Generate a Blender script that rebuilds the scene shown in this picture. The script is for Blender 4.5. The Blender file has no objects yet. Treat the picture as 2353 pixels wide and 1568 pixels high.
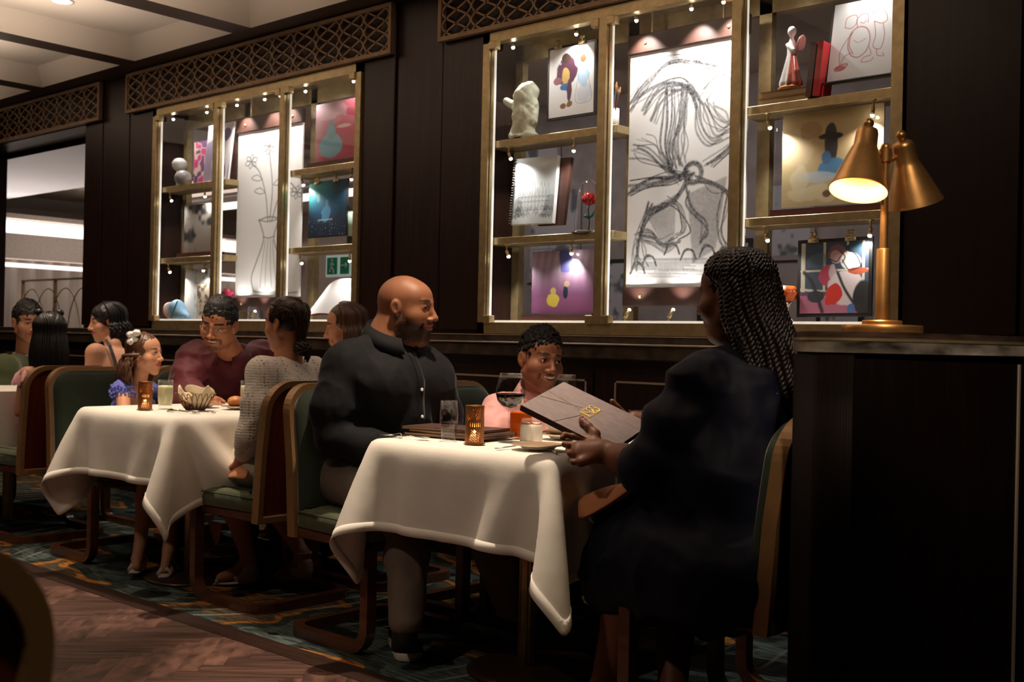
import bpy, math, random
import numpy as np
from mathutils import Vector, Matrix, Euler
random.seed(7)
SC = bpy.context.scene
COL = SC.collection
# ------------------------------------------------------------------ camera
H = 1.095
YAW, PITCH, ROLL, FPX = 0.727423, 0.00178666, 0.0219588, 2590.63
_cy, _sy = math.cos(YAW), math.sin(YAW)
FW = np.array([-_sy*math.cos(PITCH), _cy*math.cos(PITCH), math.sin(PITCH)])
_rt = np.array([_cy, _sy, 0.0]); _up = np.cross(_rt, FW)
RT = _rt*math.cos(ROLL)+_up*math.sin(ROLL); UP = -_rt*math.sin(ROLL)+_up*math.cos(ROLL)
CAMP = np.array([0, 0, H])
cam = bpy.data.cameras.new('camera'); camo = bpy.data.objects.new('camera', cam); COL.objects.link(camo)
M_ = Matrix.Identity(4)
for i in range(3):
    M_[i][0] = RT[i]; M_[i][1] = UP[i]; M_[i][2] = -FW[i]; M_[i][3] = CAMP[i]
camo.matrix_world = M_
cam.sensor_width = 36; cam.sensor_fit = 'HORIZONTAL'; cam.lens = FPX*36/2353
cam.clip_start = 0.05; cam.clip_end = 60
cam.dof.use_dof = True; cam.dof.focus_distance = 3.75; cam.dof.aperture_fstop = 5.0
SC.camera = camo
SC.view_settings.view_transform = 'Standard'; SC.view_settings.look = 'None'
SC.view_settings.gamma = 1; SC.view_settings.use_curve_mapping = False
SC.view_settings.exposure = 0.0
# ------------------------------------------------------------------ world and room lights
w = bpy.data.worlds.new('world'); SC.world = w; w.use_nodes = True
w.node_tree.nodes['Background'].inputs[0].default_value = (.9, .8, .75, 1)
w.node_tree.nodes['Background'].inputs[1].default_value = 0.012
WARM = (1, .80, .60); COOL = (1, .94, .86)

def look_quat(d):
    return Vector(d).to_track_quat('-Z', 'Y')
def spot(loc, to, power, angle=50, color=WARM, radius=.03, blend=.6, name='spot_lamp'):
    l = bpy.data.lights.new(name, 'SPOT'); l.energy = power; l.spot_size = math.radians(angle)
    l.spot_blend = blend; l.color = color; l.shadow_soft_size = radius
    o = bpy.data.objects.new(name, l); COL.objects.link(o); o.location = loc
    o.rotation_mode = 'QUATERNION'; o.rotation_quaternion = look_quat(Vector(to)-Vector(loc)); return o
def area(loc, to, power, sx, sy, color=WARM, name='area_lamp', spread=180):
    l = bpy.data.lights.new(name, 'AREA'); l.energy = power; l.shape = 'RECTANGLE'; l.size = sx; l.size_y = sy; l.color = color
    l.spread = math.radians(spread)
    o = bpy.data.objects.new(name, l); COL.objects.link(o); o.location = loc
    o.rotation_mode = 'QUATERNION'; o.rotation_quaternion = look_quat(Vector(to)-Vector(loc)); return o
ZC = 2.924      # underside of the ceiling beams
D = 4.1         # face of the back wall
# recessed downlights over the tables
DOWN = [(-2.66, 2.70, 330, 42), (-4.60, 2.75, 230, 42), (-6.5, 3.1, 110, 46),
        (-4.75, 2.05, 55, 50), (-3.0, 1.75, 95, 52),
        (-1.45, 3.10, 30, 40), (-8.6, 3.0, 60, 60), (-3.0, .6, 50, 66)]
for (x, y, p, a) in DOWN:
    spot((x, y, 3.02), (x, y, 0), p, a, WARM, .045)
spot((-.1, .9, 3.0), (-1.0, 2.45, 1.38), 190, 20, WARM, .04, .9)  # narrow spot added to brighten the desk lamp on the counter
spot((-.1, -.2, 3.0), (-1.0, .35, .9), 55, 34, WARM, .05, .9)  # spot added to lift the dark chair back in the near left corner
for a_, b_, p_ in (((-2.35, .15, 3.0), (-2.5, 2.5, .55), 55), ((-4.1, .2, 3.0), (-4.4, 2.5, .55), 45), ((-6.0, .4, 3.0), (-6.4, 2.6, .6), 40)):  # frontal spots added to even out the tablecloth fronts
    spot(a_, b_, p_, 36, WARM, .06, .9)
spot((.3, 1.5, 3.0), (-.62, 2.5, 1.12), 70, 20, WARM, .04, .9)  # spot added to brighten the right part of the counter edge
# unseen upward area lights added to brighten the coffers, no fixture there
for x in (-9.2, -7.7, -6.35, -5.05, -3.7, -2.4):
    area((x, 2.2, 2.55), (x, 2.2, 4), 15, .5, 2.2, (1, .83, .68), 'coffer_fill', 150)
# ------------------------------------------------------------------ helpers
def P(px, py, Y):          # point on the plane Y = const seen at that spot of the photo
    d = RT*(px-1176.5)/FPX - UP*(py-784)/FPX + FW
    return CAMP + d*(Y/d[1])
def F(px, py, z=0.0):      # point on a horizontal plane
    d = RT*(px-1176.5)/FPX - UP*(py-784)/FPX + FW
    return CAMP + d*((z-H)/d[2])
def camdir(p, deg):        # horizontal unit vector: towards the camera from p, turned deg to the right of the picture
    v = -(np.array(p, float)-CAMP)[:2]; v = v/np.linalg.norm(v); a = math.radians(deg)
    return np.array([v[0]*math.cos(a)-v[1]*math.sin(a), v[0]*math.sin(a)+v[1]*math.cos(a), 0.0])
def V(*a): return np.array(a, float)

def new_mat(name):
    m = bpy.data.materials.new(name); m.use_nodes = True
    return m, m.node_tree, m.node_tree.nodes['Principled BSDF']
def N(nt, t, **kw):
    n = nt.nodes.new(t)
    for k, v in kw.items():
        if hasattr(n, k): setattr(n, k, v)
        else: n.inputs[k.replace('_', ' ')].default_value = v
    return n
def mat(name, col, rough=.5, metal=0, noise=0, nscale=20, stretch=(1, 1, 1), bump=0, bscale=60, bdist=.002, sheen=0, spec=.5,
        coat=0, vcol=False, emis=None, estr=0, trans=0, sss=0, col2=None, bstretch=None, aniso=None, alpha=1):
    m, nt, b = new_mat(name); L = nt.links
    b.inputs['Roughness'].default_value = rough; b.inputs['Metallic'].default_value = metal
    b.inputs['Specular IOR Level'].default_value = spec
    b.inputs['Base Color'].default_value = (*col, 1)
    if sheen: b.inputs['Sheen Weight'].default_value = sheen; b.inputs['Sheen Roughness'].default_value = .35
    if coat: b.inputs['Coat Weight'].default_value = coat; b.inputs['Coat Roughness'].default_value = .1
    if trans: b.inputs['Transmission Weight'].default_value = trans
    if alpha < 1: b.inputs['Alpha'].default_value = alpha
    if sss:
        b.inputs['Subsurface Weight'].default_value = sss; b.inputs['Subsurface Radius'].default_value = (.012, .005, .003)
        b.inputs['Subsurface Scale'].default_value = 1
    tc = N(nt, 'ShaderNodeTexCoord')
    src = None
    if vcol:
        a = N(nt, 'ShaderNodeVertexColor'); a.layer_name = 'Col'; src = a.outputs[0]
    if noise or col2:
        mp = N(nt, 'ShaderNodeMapping'); mp.inputs['Scale'].default_value = stretch
        L.new(tc.outputs['Object'], mp.inputs[0])
        nz = N(nt, 'ShaderNodeTexNoise'); nz.inputs['Scale'].default_value = nscale; nz.inputs['Detail'].default_value = 6
        L.new(mp.outputs[0], nz.inputs['Vector'])
        cr = N(nt, 'ShaderNodeValToRGB')
        cr.color_ramp.elements[0].position = .32; cr.color_ramp.elements[1].position = .68
        c2 = col2 if col2 else tuple(c*(1+noise) for c in col)
        c1 = col if col2 else tuple(c*(1-noise) for c in col)
        cr.color_ramp.elements[0].color = (*c1, 1); cr.color_ramp.elements[1].color = (*c2, 1)
        L.new(nz.outputs[0], cr.inputs[0])
        if src is not None:
            mx = N(nt, 'ShaderNodeMix', data_type='RGBA', blend_type='MULTIPLY'); mx.inputs[0].default_value = 1
            L.new(src, mx.inputs[6]); L.new(cr.outputs[0], mx.inputs[7]); src = mx.outputs[2]
        else: src = cr.outputs[0]
    if src is not None: L.new(src, b.inputs['Base Color'])
    if bump:
        mp2 = N(nt, 'ShaderNodeMapping'); mp2.inputs['Scale'].default_value = bstretch or (1, 1, 1)
        L.new(tc.outputs['Object'], mp2.inputs[0])
        n2 = N(nt, 'ShaderNodeTexNoise'); n2.inputs['Scale'].default_value = bscale; n2.inputs['Detail'].default_value = 4
        L.new(mp2.outputs[0], n2.inputs['Vector'])
        bp = N(nt, 'ShaderNodeBump'); bp.inputs['Strength'].default_value = bump; bp.inputs['Distance'].default_value = bdist
        L.new(n2.outputs[0], bp.inputs['Height']); L.new(bp.outputs[0], b.inputs['Normal'])
    if emis: b.inputs['Emission Color'].default_value = (*emis, 1); b.inputs['Emission Strength'].default_value = estr
    return m

def glass_mat(name, tint=(1, 1, 1), ior=1.45, rough=0.0, gloss=1.0):
    """thin clear sheet: lets light through, mirrors by Fresnel"""
    m, nt, b = new_mat(name); L = nt.links; nt.nodes.remove(b)
    out = [n for n in nt.nodes if n.type == 'OUTPUT_MATERIAL'][0]
    t = N(nt, 'ShaderNodeBsdfTransparent'); t.inputs[0].default_value = (*tint, 1)
    g = N(nt, 'ShaderNodeBsdfGlossy'); g.inputs['Roughness'].default_value = rough
    lw = N(nt, 'ShaderNodeLayerWeight'); lw.inputs[0].default_value = .5
    pw = N(nt, 'ShaderNodeMath', operation='POWER'); pw.inputs[1].default_value = 4.5; L.new(lw.outputs['Facing'], pw.inputs[0])
    fr = N(nt, 'ShaderNodeMath', operation='MULTIPLY_ADD'); f0 = ((ior-1)/(ior+1))**2; fr.inputs[1].default_value = .85-f0; fr.inputs[2].default_value = f0; L.new(pw.outputs[0], fr.inputs[0])
    mu = N(nt, 'ShaderNodeMath', operation='MULTIPLY'); mu.inputs[1].default_value = gloss
    mx = N(nt, 'ShaderNodeMixShader')
    L.new(fr.outputs[0], mu.inputs[0]); L.new(mu.outputs[0], mx.inputs[0]); L.new(t.outputs[0], mx.inputs[1]); L.new(g.outputs[0], mx.inputs[2])
    L.new(mx.outputs[0], out.inputs[0]); return m

class MB:
    """collects shapes and links them as one mesh object"""
    def __init__(s): s.v = []; s.f = []; s.mi = []; s.cm = 0
    def add(s, vs, fs):
        o = len(s.v); s.v += [tuple(map(float, v)) for v in vs]
        s.f += [tuple(i+o for i in f) for f in fs]; s.mi += [s.cm]*len(fs); return s
    def box(s, a, b, bev=0.0):
        x0, y0, z0 = [min(a[i], b[i]) for i in range(3)]; x1, y1, z1 = [max(a[i], b[i]) for i in range(3)]
        if bev <= 0:
            vs = [(x0, y0, z0), (x1, y0, z0), (x1, y1, z0), (x0, y1, z0), (x0, y0, z1), (x1, y0, z1), (x1, y1, z1), (x0, y1, z1)]
            return s.add(vs, [(0, 3, 2, 1), (4, 5, 6, 7), (0, 1, 5, 4), (1, 2, 6, 5), (2, 3, 7, 6), (3, 0, 4, 7)])
        e = min(bev, (x1-x0)/2.01, (y1-y0)/2.01, (z1-z0)/2.01)
        def ring(z, i):
            q = [(x0+e, y0+i), (x1-e, y0+i), (x1-i, y0+e), (x1-i, y1-e), (x1-e, y1-i), (x0+e, y1-i), (x0+i, y1-e), (x0+i, y0+e)]
            return [(x, y, z) for x, y in q]
        r0 = ring(z0, e); r1 = ring(z0+e, 0); r2 = ring(z1-e, 0); r3 = ring(z1, e)
        vs = r0+r1+r2+r3; fs = [tuple(range(7, -1, -1)), tuple(range(24, 32))]
        for k in range(3):
            for i in range(8):
                j = (i+1) % 8; fs.append((k*8+i, k*8+j, k*8+8+j, k*8+8+i))
        return s.add(vs, fs)
    def obox(s, c, ax, ay, az, hx, hy, hz):
        c = V(*c); ax, ay, az = [V(*a)/np.linalg.norm(a) for a in (ax, ay, az)]
        vs = [c+ax*hx*i+ay*hy*j+az*hz*k for k in (-1, 1) for j in (-1, 1) for i in (-1, 1)]
        fs = [(0, 2, 3, 1), (4, 5, 7, 6), (0, 1, 5, 4), (1, 3, 7, 5), (3, 2, 6, 7), (2, 0, 4, 6)]
        if np.dot(np.cross(ax, ay), az) < 0: fs = [f[::-1] for f in fs]
        return s.add(vs, fs)
    def tube(s, path, r, n=8, closed=False, caps=True, sq=False, up=None):
        path = [V(*p) for p in path]; m = len(path)
        rs = r if hasattr(r, '__len__') else [r]*m
        vs = []; prev = None
        for i, p in enumerate(path):
            if closed: t = path[(i+1) % m]-path[i-1]
            else: t = path[min(i+1, m-1)]-path[max(i-1, 0)]
            t = t/(np.linalg.norm(t)+1e-12)
            if prev is None:
                a = V(*up) if up is not None else (V(0, 0, 1) if abs(t[2]) < .9 else V(1, 0, 0))
            else: a = prev
            a = a-t*np.dot(a, t); a /= (np.linalg.norm(a)+1e-12); b = np.cross(t, a); prev = a
            rr = rs[i]
            if isinstance(rr, tuple): ra, rb = rr
            else: ra = rb = rr
            if sq:
                for (u, w_) in ((1, 1), (-1, 1), (-1, -1), (1, -1)): vs.append(p+a*ra*u+b*rb*w_)
            else:
                for k in range(n):
                    th = 2*math.pi*k/n; vs.append(p+a*ra*math.cos(th)+b*rb*math.sin(th))
        if sq: n = 4
        fs = []
        for i in range(m if closed else m-1):
            j = (i+1) % m
            for k in range(n):
                l = (k+1) % n; fs.append((i*n+k, i*n+l, j*n+l, j*n+k))
        if caps and not closed:
            fs.append(tuple(range(n-1, -1, -1))); fs.append(tuple((m-1)*n+k for k in range(n)))
        return s.add(vs, fs)
    def cyl(s, a, b, r, n=24, r2=None): return s.tube([a, b], [r, r if r2 is None else r2], n)
    def lathe(s, prof, c=(0, 0, 0), n=32, ax=None, flut=0, nf=20):
        """prof: list of (r, z) bottom to top on the axis through c"""
        c = V(*c); az = V(0, 0, 1) if ax is None else V(*ax)/np.linalg.norm(ax)
        t = V(1, 0, 0) if abs(az[0]) < .9 else V(0, 1, 0)
        a = np.cross(t, az); a /= np.linalg.norm(a); b = np.cross(az, a)
        vs = []; fs = []
        for (r, z) in prof:
            for k in range(n):
                th = 2*math.pi*k/n; rr = r*(1+flut*math.cos(nf*th)); vs.append(c+az*z+(a*math.cos(th)+b*math.sin(th))*rr)
        for i in range(len(prof)-1):
            for k in range(n):
                l = (k+1) % n; fs.append((i*n+k, i*n+l, (i+1)*n+l, (i+1)*n+k))
        if prof[0][0] > 1e-5: fs.append(tuple(range(n-1, -1, -1)))
        if prof[-1][0] > 1e-5 : fs.append(tuple((len(prof)-1)*n+k for k in range(n)))
        return s.add(vs, fs)
    def ball(s, c, r, n=16, m=10, R=None):
        r = V(*r) if hasattr(r, '__len__') else V(r, r, r); c = V(*c); vs = []; fs = []
        for i in range(m+1):
            ph = math.pi*i/m
            for k in range(n):
                th = 2*math.pi*k/n; q = V(math.sin(ph)*math.cos(th), math.sin(ph)*math.sin(th), -math.cos(ph))*r
                if R is not None: q = R@q
                vs.append(c+q)
        for i in range(m):
            for k in range(n):
                l = (k+1) % n; fs.append((i*n+k, i*n+l, (i+1)*n+l, (i+1)*n+k))
        return s.add(vs, fs)
    def prism(s, poly, ax, ay, az, c, h):
        """polygon in the (ax, ay) plane at c pushed by h along az"""
        c = V(*c); ax = V(*ax); ay = V(*ay); az = V(*az); n = len(poly)
        vs = [c+ax*x+ay*y for x, y in poly]+[c+ax*x+ay*y+az*h for x, y in poly]
        fs = [tuple(range(n-1, -1, -1)), tuple(range(n, 2*n))]
        for i in range(n):
            j = (i+1) % n; fs.append((i, j, n+j, n+i))
        if np.dot(np.cross(ax, ay), az)*h < 0: fs = [f[::-1] for f in fs]
        return s.add(vs, fs)
    def build(s, name, m, parent=None, smooth=False, world=True, auto=None):
        v = np.array(s.v, float)
        if parent is not None and world:
            mi = np.array(ROOTM.get(parent.name, Matrix.Identity(4)))
            v = v@mi[:3, :3].T+mi[:3, 3]
        me = bpy.data.meshes.new(name); me.from_pydata(v.tolist(), [], s.f); me.update()
        ms = m if isinstance(m, (list, tuple)) else [m]
        for q in ms: me.materials.append(q)
        if len(ms) > 1: me.polygons.foreach_set('material_index', s.mi)
        if smooth: me.polygons.foreach_set('use_smooth', [True]*len(me.polygons))
        o = bpy.data.objects.new(name, me); COL.objects.link(o)
        if parent is not None:
            o.parent = parent; ROOTM[o.name] = ROOTM.get(parent.name, Matrix.Identity(4))
        if auto:
            md = o.modifiers.new('edge', 'EDGE_SPLIT'); md.split_angle = math.radians(auto)
        return o
ROOTM = {}
def thing(name, label, cat, loc=(0, 0, 0), rz=0, group=None):
    o = bpy.data.objects.new(name, None); COL.objects.link(o); o.empty_display_size = .05
    o.location = [float(q) for q in loc]; o.rotation_euler = (0, 0, rz)
    M = Matrix.Translation(Vector(o.location))@Euler((0, 0, rz)).to_matrix().to_4x4()
    ROOTM[o.name] = M.inverted(); return tag(o, label, cat, group)
def tag(o, label, cat, group=None, kind=None):
    if label: o['label'] = label
    if cat: o['category'] = cat
    if group: o['group'] = group
    if kind: o['kind'] = kind
    return o
def struct(o): o['kind'] = 'structure'; return o
def dup(root, loc=None, rz=None, label=None, group=None):
    def cp(o, par):
        c = o.copy(); COL.objects.link(c)
        if par is not None: c.parent = par
        for ch in list(o.children): cp(ch, c)
        return c
    r = cp(root, None)
    if loc is not None: r.location = [float(q) for q in loc]
    if rz is not None: r.rotation_euler = (0, 0, rz)
    if label: r['label'] = label
    if group: r['group'] = group
    return r
def np_mesh(name, v, f, m, parent=None, smooth=True, col=None, fm=None):
    v = np.asarray(v, float)
    if parent is not None:
        mi = np.array(ROOTM.get(parent.name, Matrix.Identity(4))); v = v@mi[:3, :3].T+mi[:3, 3]
    f = np.asarray(f, np.int32); me = bpy.data.meshes.new(name)
    me.vertices.add(len(v)); me.vertices.foreach_set('co', v.astype(np.float32).ravel())
    k = f.shape[1]; me.loops.add(f.size); me.loops.foreach_set('vertex_index', f.ravel())
    me.polygons.add(len(f)); me.polygons.foreach_set('loop_start', np.arange(0, f.size, k, dtype=np.int32))
    me.polygons.foreach_set('loop_total', np.full(len(f), k, np.int32))
    me.update(calc_edges=True)
    for q in (m if isinstance(m, (list, tuple)) else [m]): me.materials.append(q)
    if fm is not None: me.polygons.foreach_set('material_index', fm.astype(np.int32))
    if smooth: me.polygons.foreach_set('use_smooth', np.ones(len(f), bool))
    if col is not None:
        a = me.color_attributes.new('Col', 'FLOAT_COLOR', 'POINT')
        c = np.ones((len(v), 4), np.float32); c[:, :3] = col; a.data.foreach_set('color', c.ravel())
    me.validate()
    o = bpy.data.objects.new(name, me); COL.objects.link(o)
    if parent is not None: o.parent = parent; ROOTM[o.name] = ROOTM.get(parent.name, Matrix.Identity(4))
    return o

# ------------------------------------------------------------------ distance-field modelling (bodies, clothes, bread, figurines)
class Fld:
    def __init__(s, lo, hi, h):
        s.lo = V(*lo)-2*h; s.h = h
        s.n = np.ceil((V(*hi)+2*h-s.lo)/h).astype(int)+1
        s.ax = [s.lo[i]+h*np.arange(s.n[i]) for i in range(3)]
        s.a = np.full(tuple(s.n), 1.0, np.float32)
    def blk(s, lo, hi):
        i0 = np.clip(np.floor((lo-s.lo)/s.h).astype(int), 0, s.n-1); i1 = np.clip(np.ceil((hi-s.lo)/s.h).astype(int)+1, 0, s.n)
        if (i1 <= i0).any(): return None, None
        sl = tuple(slice(i0[i], i1[i]) for i in range(3))
        g = [s.ax[i][sl[i]].reshape([-1 if j == i else 1 for j in range(3)]) for i in range(3)]
        return sl, g
    def op(s, fn, lo, hi, k, mode):
        m = k+3*s.h; sl, g = s.blk(V(*lo)-m, V(*hi)+m)
        if sl is None: return s
        d = fn(*g).astype(np.float32); a = s.a[sl]
        if mode == 's':
            d = -d; hh = np.maximum(k-np.abs(a-d), 0)/max(k, 1e-9); s.a[sl] = np.maximum(a, d)+hh*hh*k*.25
        else:
            hh = np.maximum(k-np.abs(a-d), 0)/max(k, 1e-9); s.a[sl] = np.minimum(a, d)-hh*hh*k*.25
        return s
    def ell(s, c, r, k=.01, mode='u', R=None):
        c = V(*c); r = V(*r) if hasattr(r, '__len__') else V(r, r, r); mr = r.min()
        def fn(x, y, z):
            x = x-c[0]; y = y-c[1]; z = z-c[2]
            if R is not None:
                x, y, z = (R[0, 0]*x+R[1, 0]*y+R[2, 0]*z, R[0, 1]*x+R[1, 1]*y+R[2, 1]*z, R[0, 2]*x+R[1, 2]*y+R[2, 2]*z)
            k0 = np.sqrt((x/r[0])**2+(y/r[1])**2+(z/r[2])**2); k1 = np.sqrt((x/r[0]**2)**2+(y/r[1]**2)**2+(z/r[2]**2)**2)
            return np.where(k0 < .3, -(1-k0)*mr, k0*(k0-1)/(k1+1e-9))
        R_ = r.max(); return s.op(fn, c-R_, c+R_, k, mode)
    def cap(s, a, b, ra, rb=None, k=.01, mode='u'):
        a = V(*a); b = V(*b); rb = ra if rb is None else rb; ab = b-a; L2 = (ab@ab)+1e-12
        def fn(x, y, z):
            x = x-a[0]; y = y-a[1]; z = z-a[2]
            t = np.clip((x*ab[0]+y*ab[1]+z*ab[2])/L2, 0, 1)
            return np.sqrt((x-t*ab[0])**2+(y-t*ab[1])**2+(z-t*ab[2])**2)-(ra+(rb-ra)*t)
        R_ = max(ra, rb); return s.op(fn, np.minimum(a, b)-R_, np.maximum(a, b)+R_, k, mode)
    def chain(s, pts, rs, k=.01, mode='u'):
        for i in range(len(pts)-1): s.cap(pts[i], pts[i+1], rs[i], rs[i+1], k, mode)
        return s
    def plane(s, c, n, k=.003):     # cut away the side n points to
        c = V(*c); n = V(*n)/np.linalg.norm(n)
        x, y, z = [s.ax[i].reshape([-1 if j == i else 1 for j in range(3)]) for i in range(3)]
        d = ((x-c[0])*n[0]+(y-c[1])*n[1]+(z-c[2])*n[2]).astype(np.float32)
        s.a = np.maximum(s.a, d); return s
    def mesh(s):
        a = s.a; S = a < 0
        nx, ny, nz = S.shape
        c = np.zeros((nx-1, ny-1, nz-1), np.uint8)
        for i in (0, 1):
            for j in (0, 1):
                for k in (0, 1): c += S[i:nx-1+i, j:ny-1+j, k:nz-1+k]
        act = (c > 0) & (c < 8); I = np.argwhere(act)
        idm = np.full(act.shape, -1, np.int32); idm[act] = np.arange(len(I))
        acc = np.zeros((len(I), 3)); cnt = np.zeros(len(I))
        corners = [(i, j, k) for i in (0, 1) for j in (0, 1) for k in (0, 1)]
        val = {q: a[I[:, 0]+q[0], I[:, 1]+q[1], I[:, 2]+q[2]] for q in corners}
        for q in corners:
            for ax in range(3):
                if q[ax] == 0:
                    r = list(q); r[ax] = 1; r = tuple(r); va, vb = val[q], val[r]
                    m = (va < 0) != (vb < 0)
                    t = np.where(m, va/(va-vb+1e-12), 0)
                    for d in range(3):
                        acc[:, d] += np.where(m, q[d]+(t if d == ax else 0), 0)
                    cnt += m
        v = s.lo+(I+acc/np.maximum(cnt, 1)[:, None])*s.h
        fs = []
        for ax in range(3):
            o = [d for d in range(3) if d != ax]
            sl0 = [slice(None)]*3; sl1 = [slice(None)]*3
            sl0[ax] = slice(0, -1); sl1[ax] = slice(1, None)
            for d in o: sl0[d] = slice(1, -1); sl1[d] = slice(1, -1)
            A = S[tuple(sl0)]; B = S[tuple(sl1)]
            E_ = np.argwhere(A != B); inn = A[tuple(E_.T)]
            base = E_.copy()
            for d in o: base[:, d] += 1
            def cell(du, dv):
                q = base.copy(); q[:, o[0]] -= du; q[:, o[1]] -= dv; return idm[q[:, 0], q[:, 1], q[:, 2]]
            qd = np.stack([cell(1, 1), cell(0, 1), cell(0, 0), cell(1, 0)], 1)
            flip = inn if ax != 1 else ~inn
            qd[~flip] = qd[~flip][:, ::-1]
            fs.append(qd)
        return v, np.concatenate(fs)
def rotm(x, y, z):     # columns are the local axes
    return np.stack([V(*x)/np.linalg.norm(x), V(*y)/np.linalg.norm(y), V(*z)/np.linalg.norm(z)], 1)
def relax(v, f, it=2, lam=.5):
    e = np.concatenate([f[:, [0, 1]], f[:, [1, 2]], f[:, [2, 3]], f[:, [3, 0]]]); e = np.concatenate([e, e[:, ::-1]])
    for _ in range(it):
        acc = np.zeros_like(v); c = np.bincount(e[:, 0], minlength=len(v))
        for d in range(3): acc[:, d] = np.bincount(e[:, 0], v[e[:, 1], d], len(v))
        v = v+(acc/np.maximum(c, 1)[:, None]-v)*lam
    return v
def vnoise(p, seed=0):   # smooth value noise, vectorised
    p = np.asarray(p)+seed*17.3; i = np.floor(p).astype(np.int64); f = p-i; f = f*f*(3-2*f); out = 0
    def hsh(a, b, c):
        n = (a*73856093) ^ (b*19349663) ^ (c*83492791) ^ (seed*2654435)
        n = (n ^ (n >> 13))*1274126177 & 0x7fffffff; return (n % 100003)/100003.0
    for dx in (0, 1):
        for dy in (0, 1):
            for dz in (0, 1):
                w_ = (f[:, 0] if dx else 1-f[:, 0])*(f[:, 1] if dy else 1-f[:, 1])*(f[:, 2] if dz else 1-f[:, 2])
                out = out+w_*hsh(i[:, 0]+dx, i[:, 1]+dy, i[:, 2]+dz)
    return out*2-1
# ------------------------------------------------------------------ materials
WOOD = mat('dark_wood', (.018, .0065, .0045), .42, noise=.45, nscale=9, stretch=(6, 6, .35), bump=.06, bscale=40, bstretch=(8, 8, .4), spec=.3)
WOOD2 = mat('dark_wood_panel', (.020, .0075, .005), .36, noise=.4, nscale=8, stretch=(5, 5, .3), spec=.35)
STONE = mat('dark_ledge', (.05, .035, .025), .35, noise=.6, nscale=14)
BRASS = mat('satin_brass', (.47, .36, .19), .40, metal=.75, noise=.12, nscale=30)
BRASSD = mat('aged_brass', (.58, .31, .11), .36, metal=.85, noise=.18, nscale=22)
GOLD = mat('bronze_paint', (.30, .19, .11), .55, metal=.35, noise=.15, nscale=18)
COPPER = mat('copper', (.36, .14, .045), .42, metal=.7, noise=.15, nscale=25)
CEIL = mat('ceiling_paint', (.62, .54, .46), .9)
BEIGE = mat('beige_wall', (.52, .44, .38), .85, noise=.08, nscale=30)
MAUVE = mat('mauve_wall', (.30, .25, .24), .8, noise=.2, nscale=6)
WHITEP = mat('white_paint', (.80, .80, .80), .5)
PAPER = mat('paper', (.80, .81, .83), .8)
BLACKP = mat('black_board', (.012, .010, .010), .45)
DARKBROWN = mat('brown_leather', (.055, .022, .016), .5, noise=.25, nscale=12, bump=.1)
EMW = mat('lamp_glow', (1, 1, 1), .5, emis=(1, .95, .86), estr=30)
EMC = mat('cove_glow', (1, 1, 1), .5, emis=(1, .90, .86), estr=1.6)
GLASS = glass_mat('pane_glass', (1, 1, 1), 1.36, gloss=.75)
EMS = mat('edge_strip', (1, 1, 1), .5, emis=(1, .94, .82), estr=.5)  # emissive material for thin strips on the case frame and sill
ACRYL = glass_mat('acrylic', (.97, .98, 1), 1.45)
INLAY = mat('inlay_strip', (.42, .33, .25), .5, metal=.3)

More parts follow.
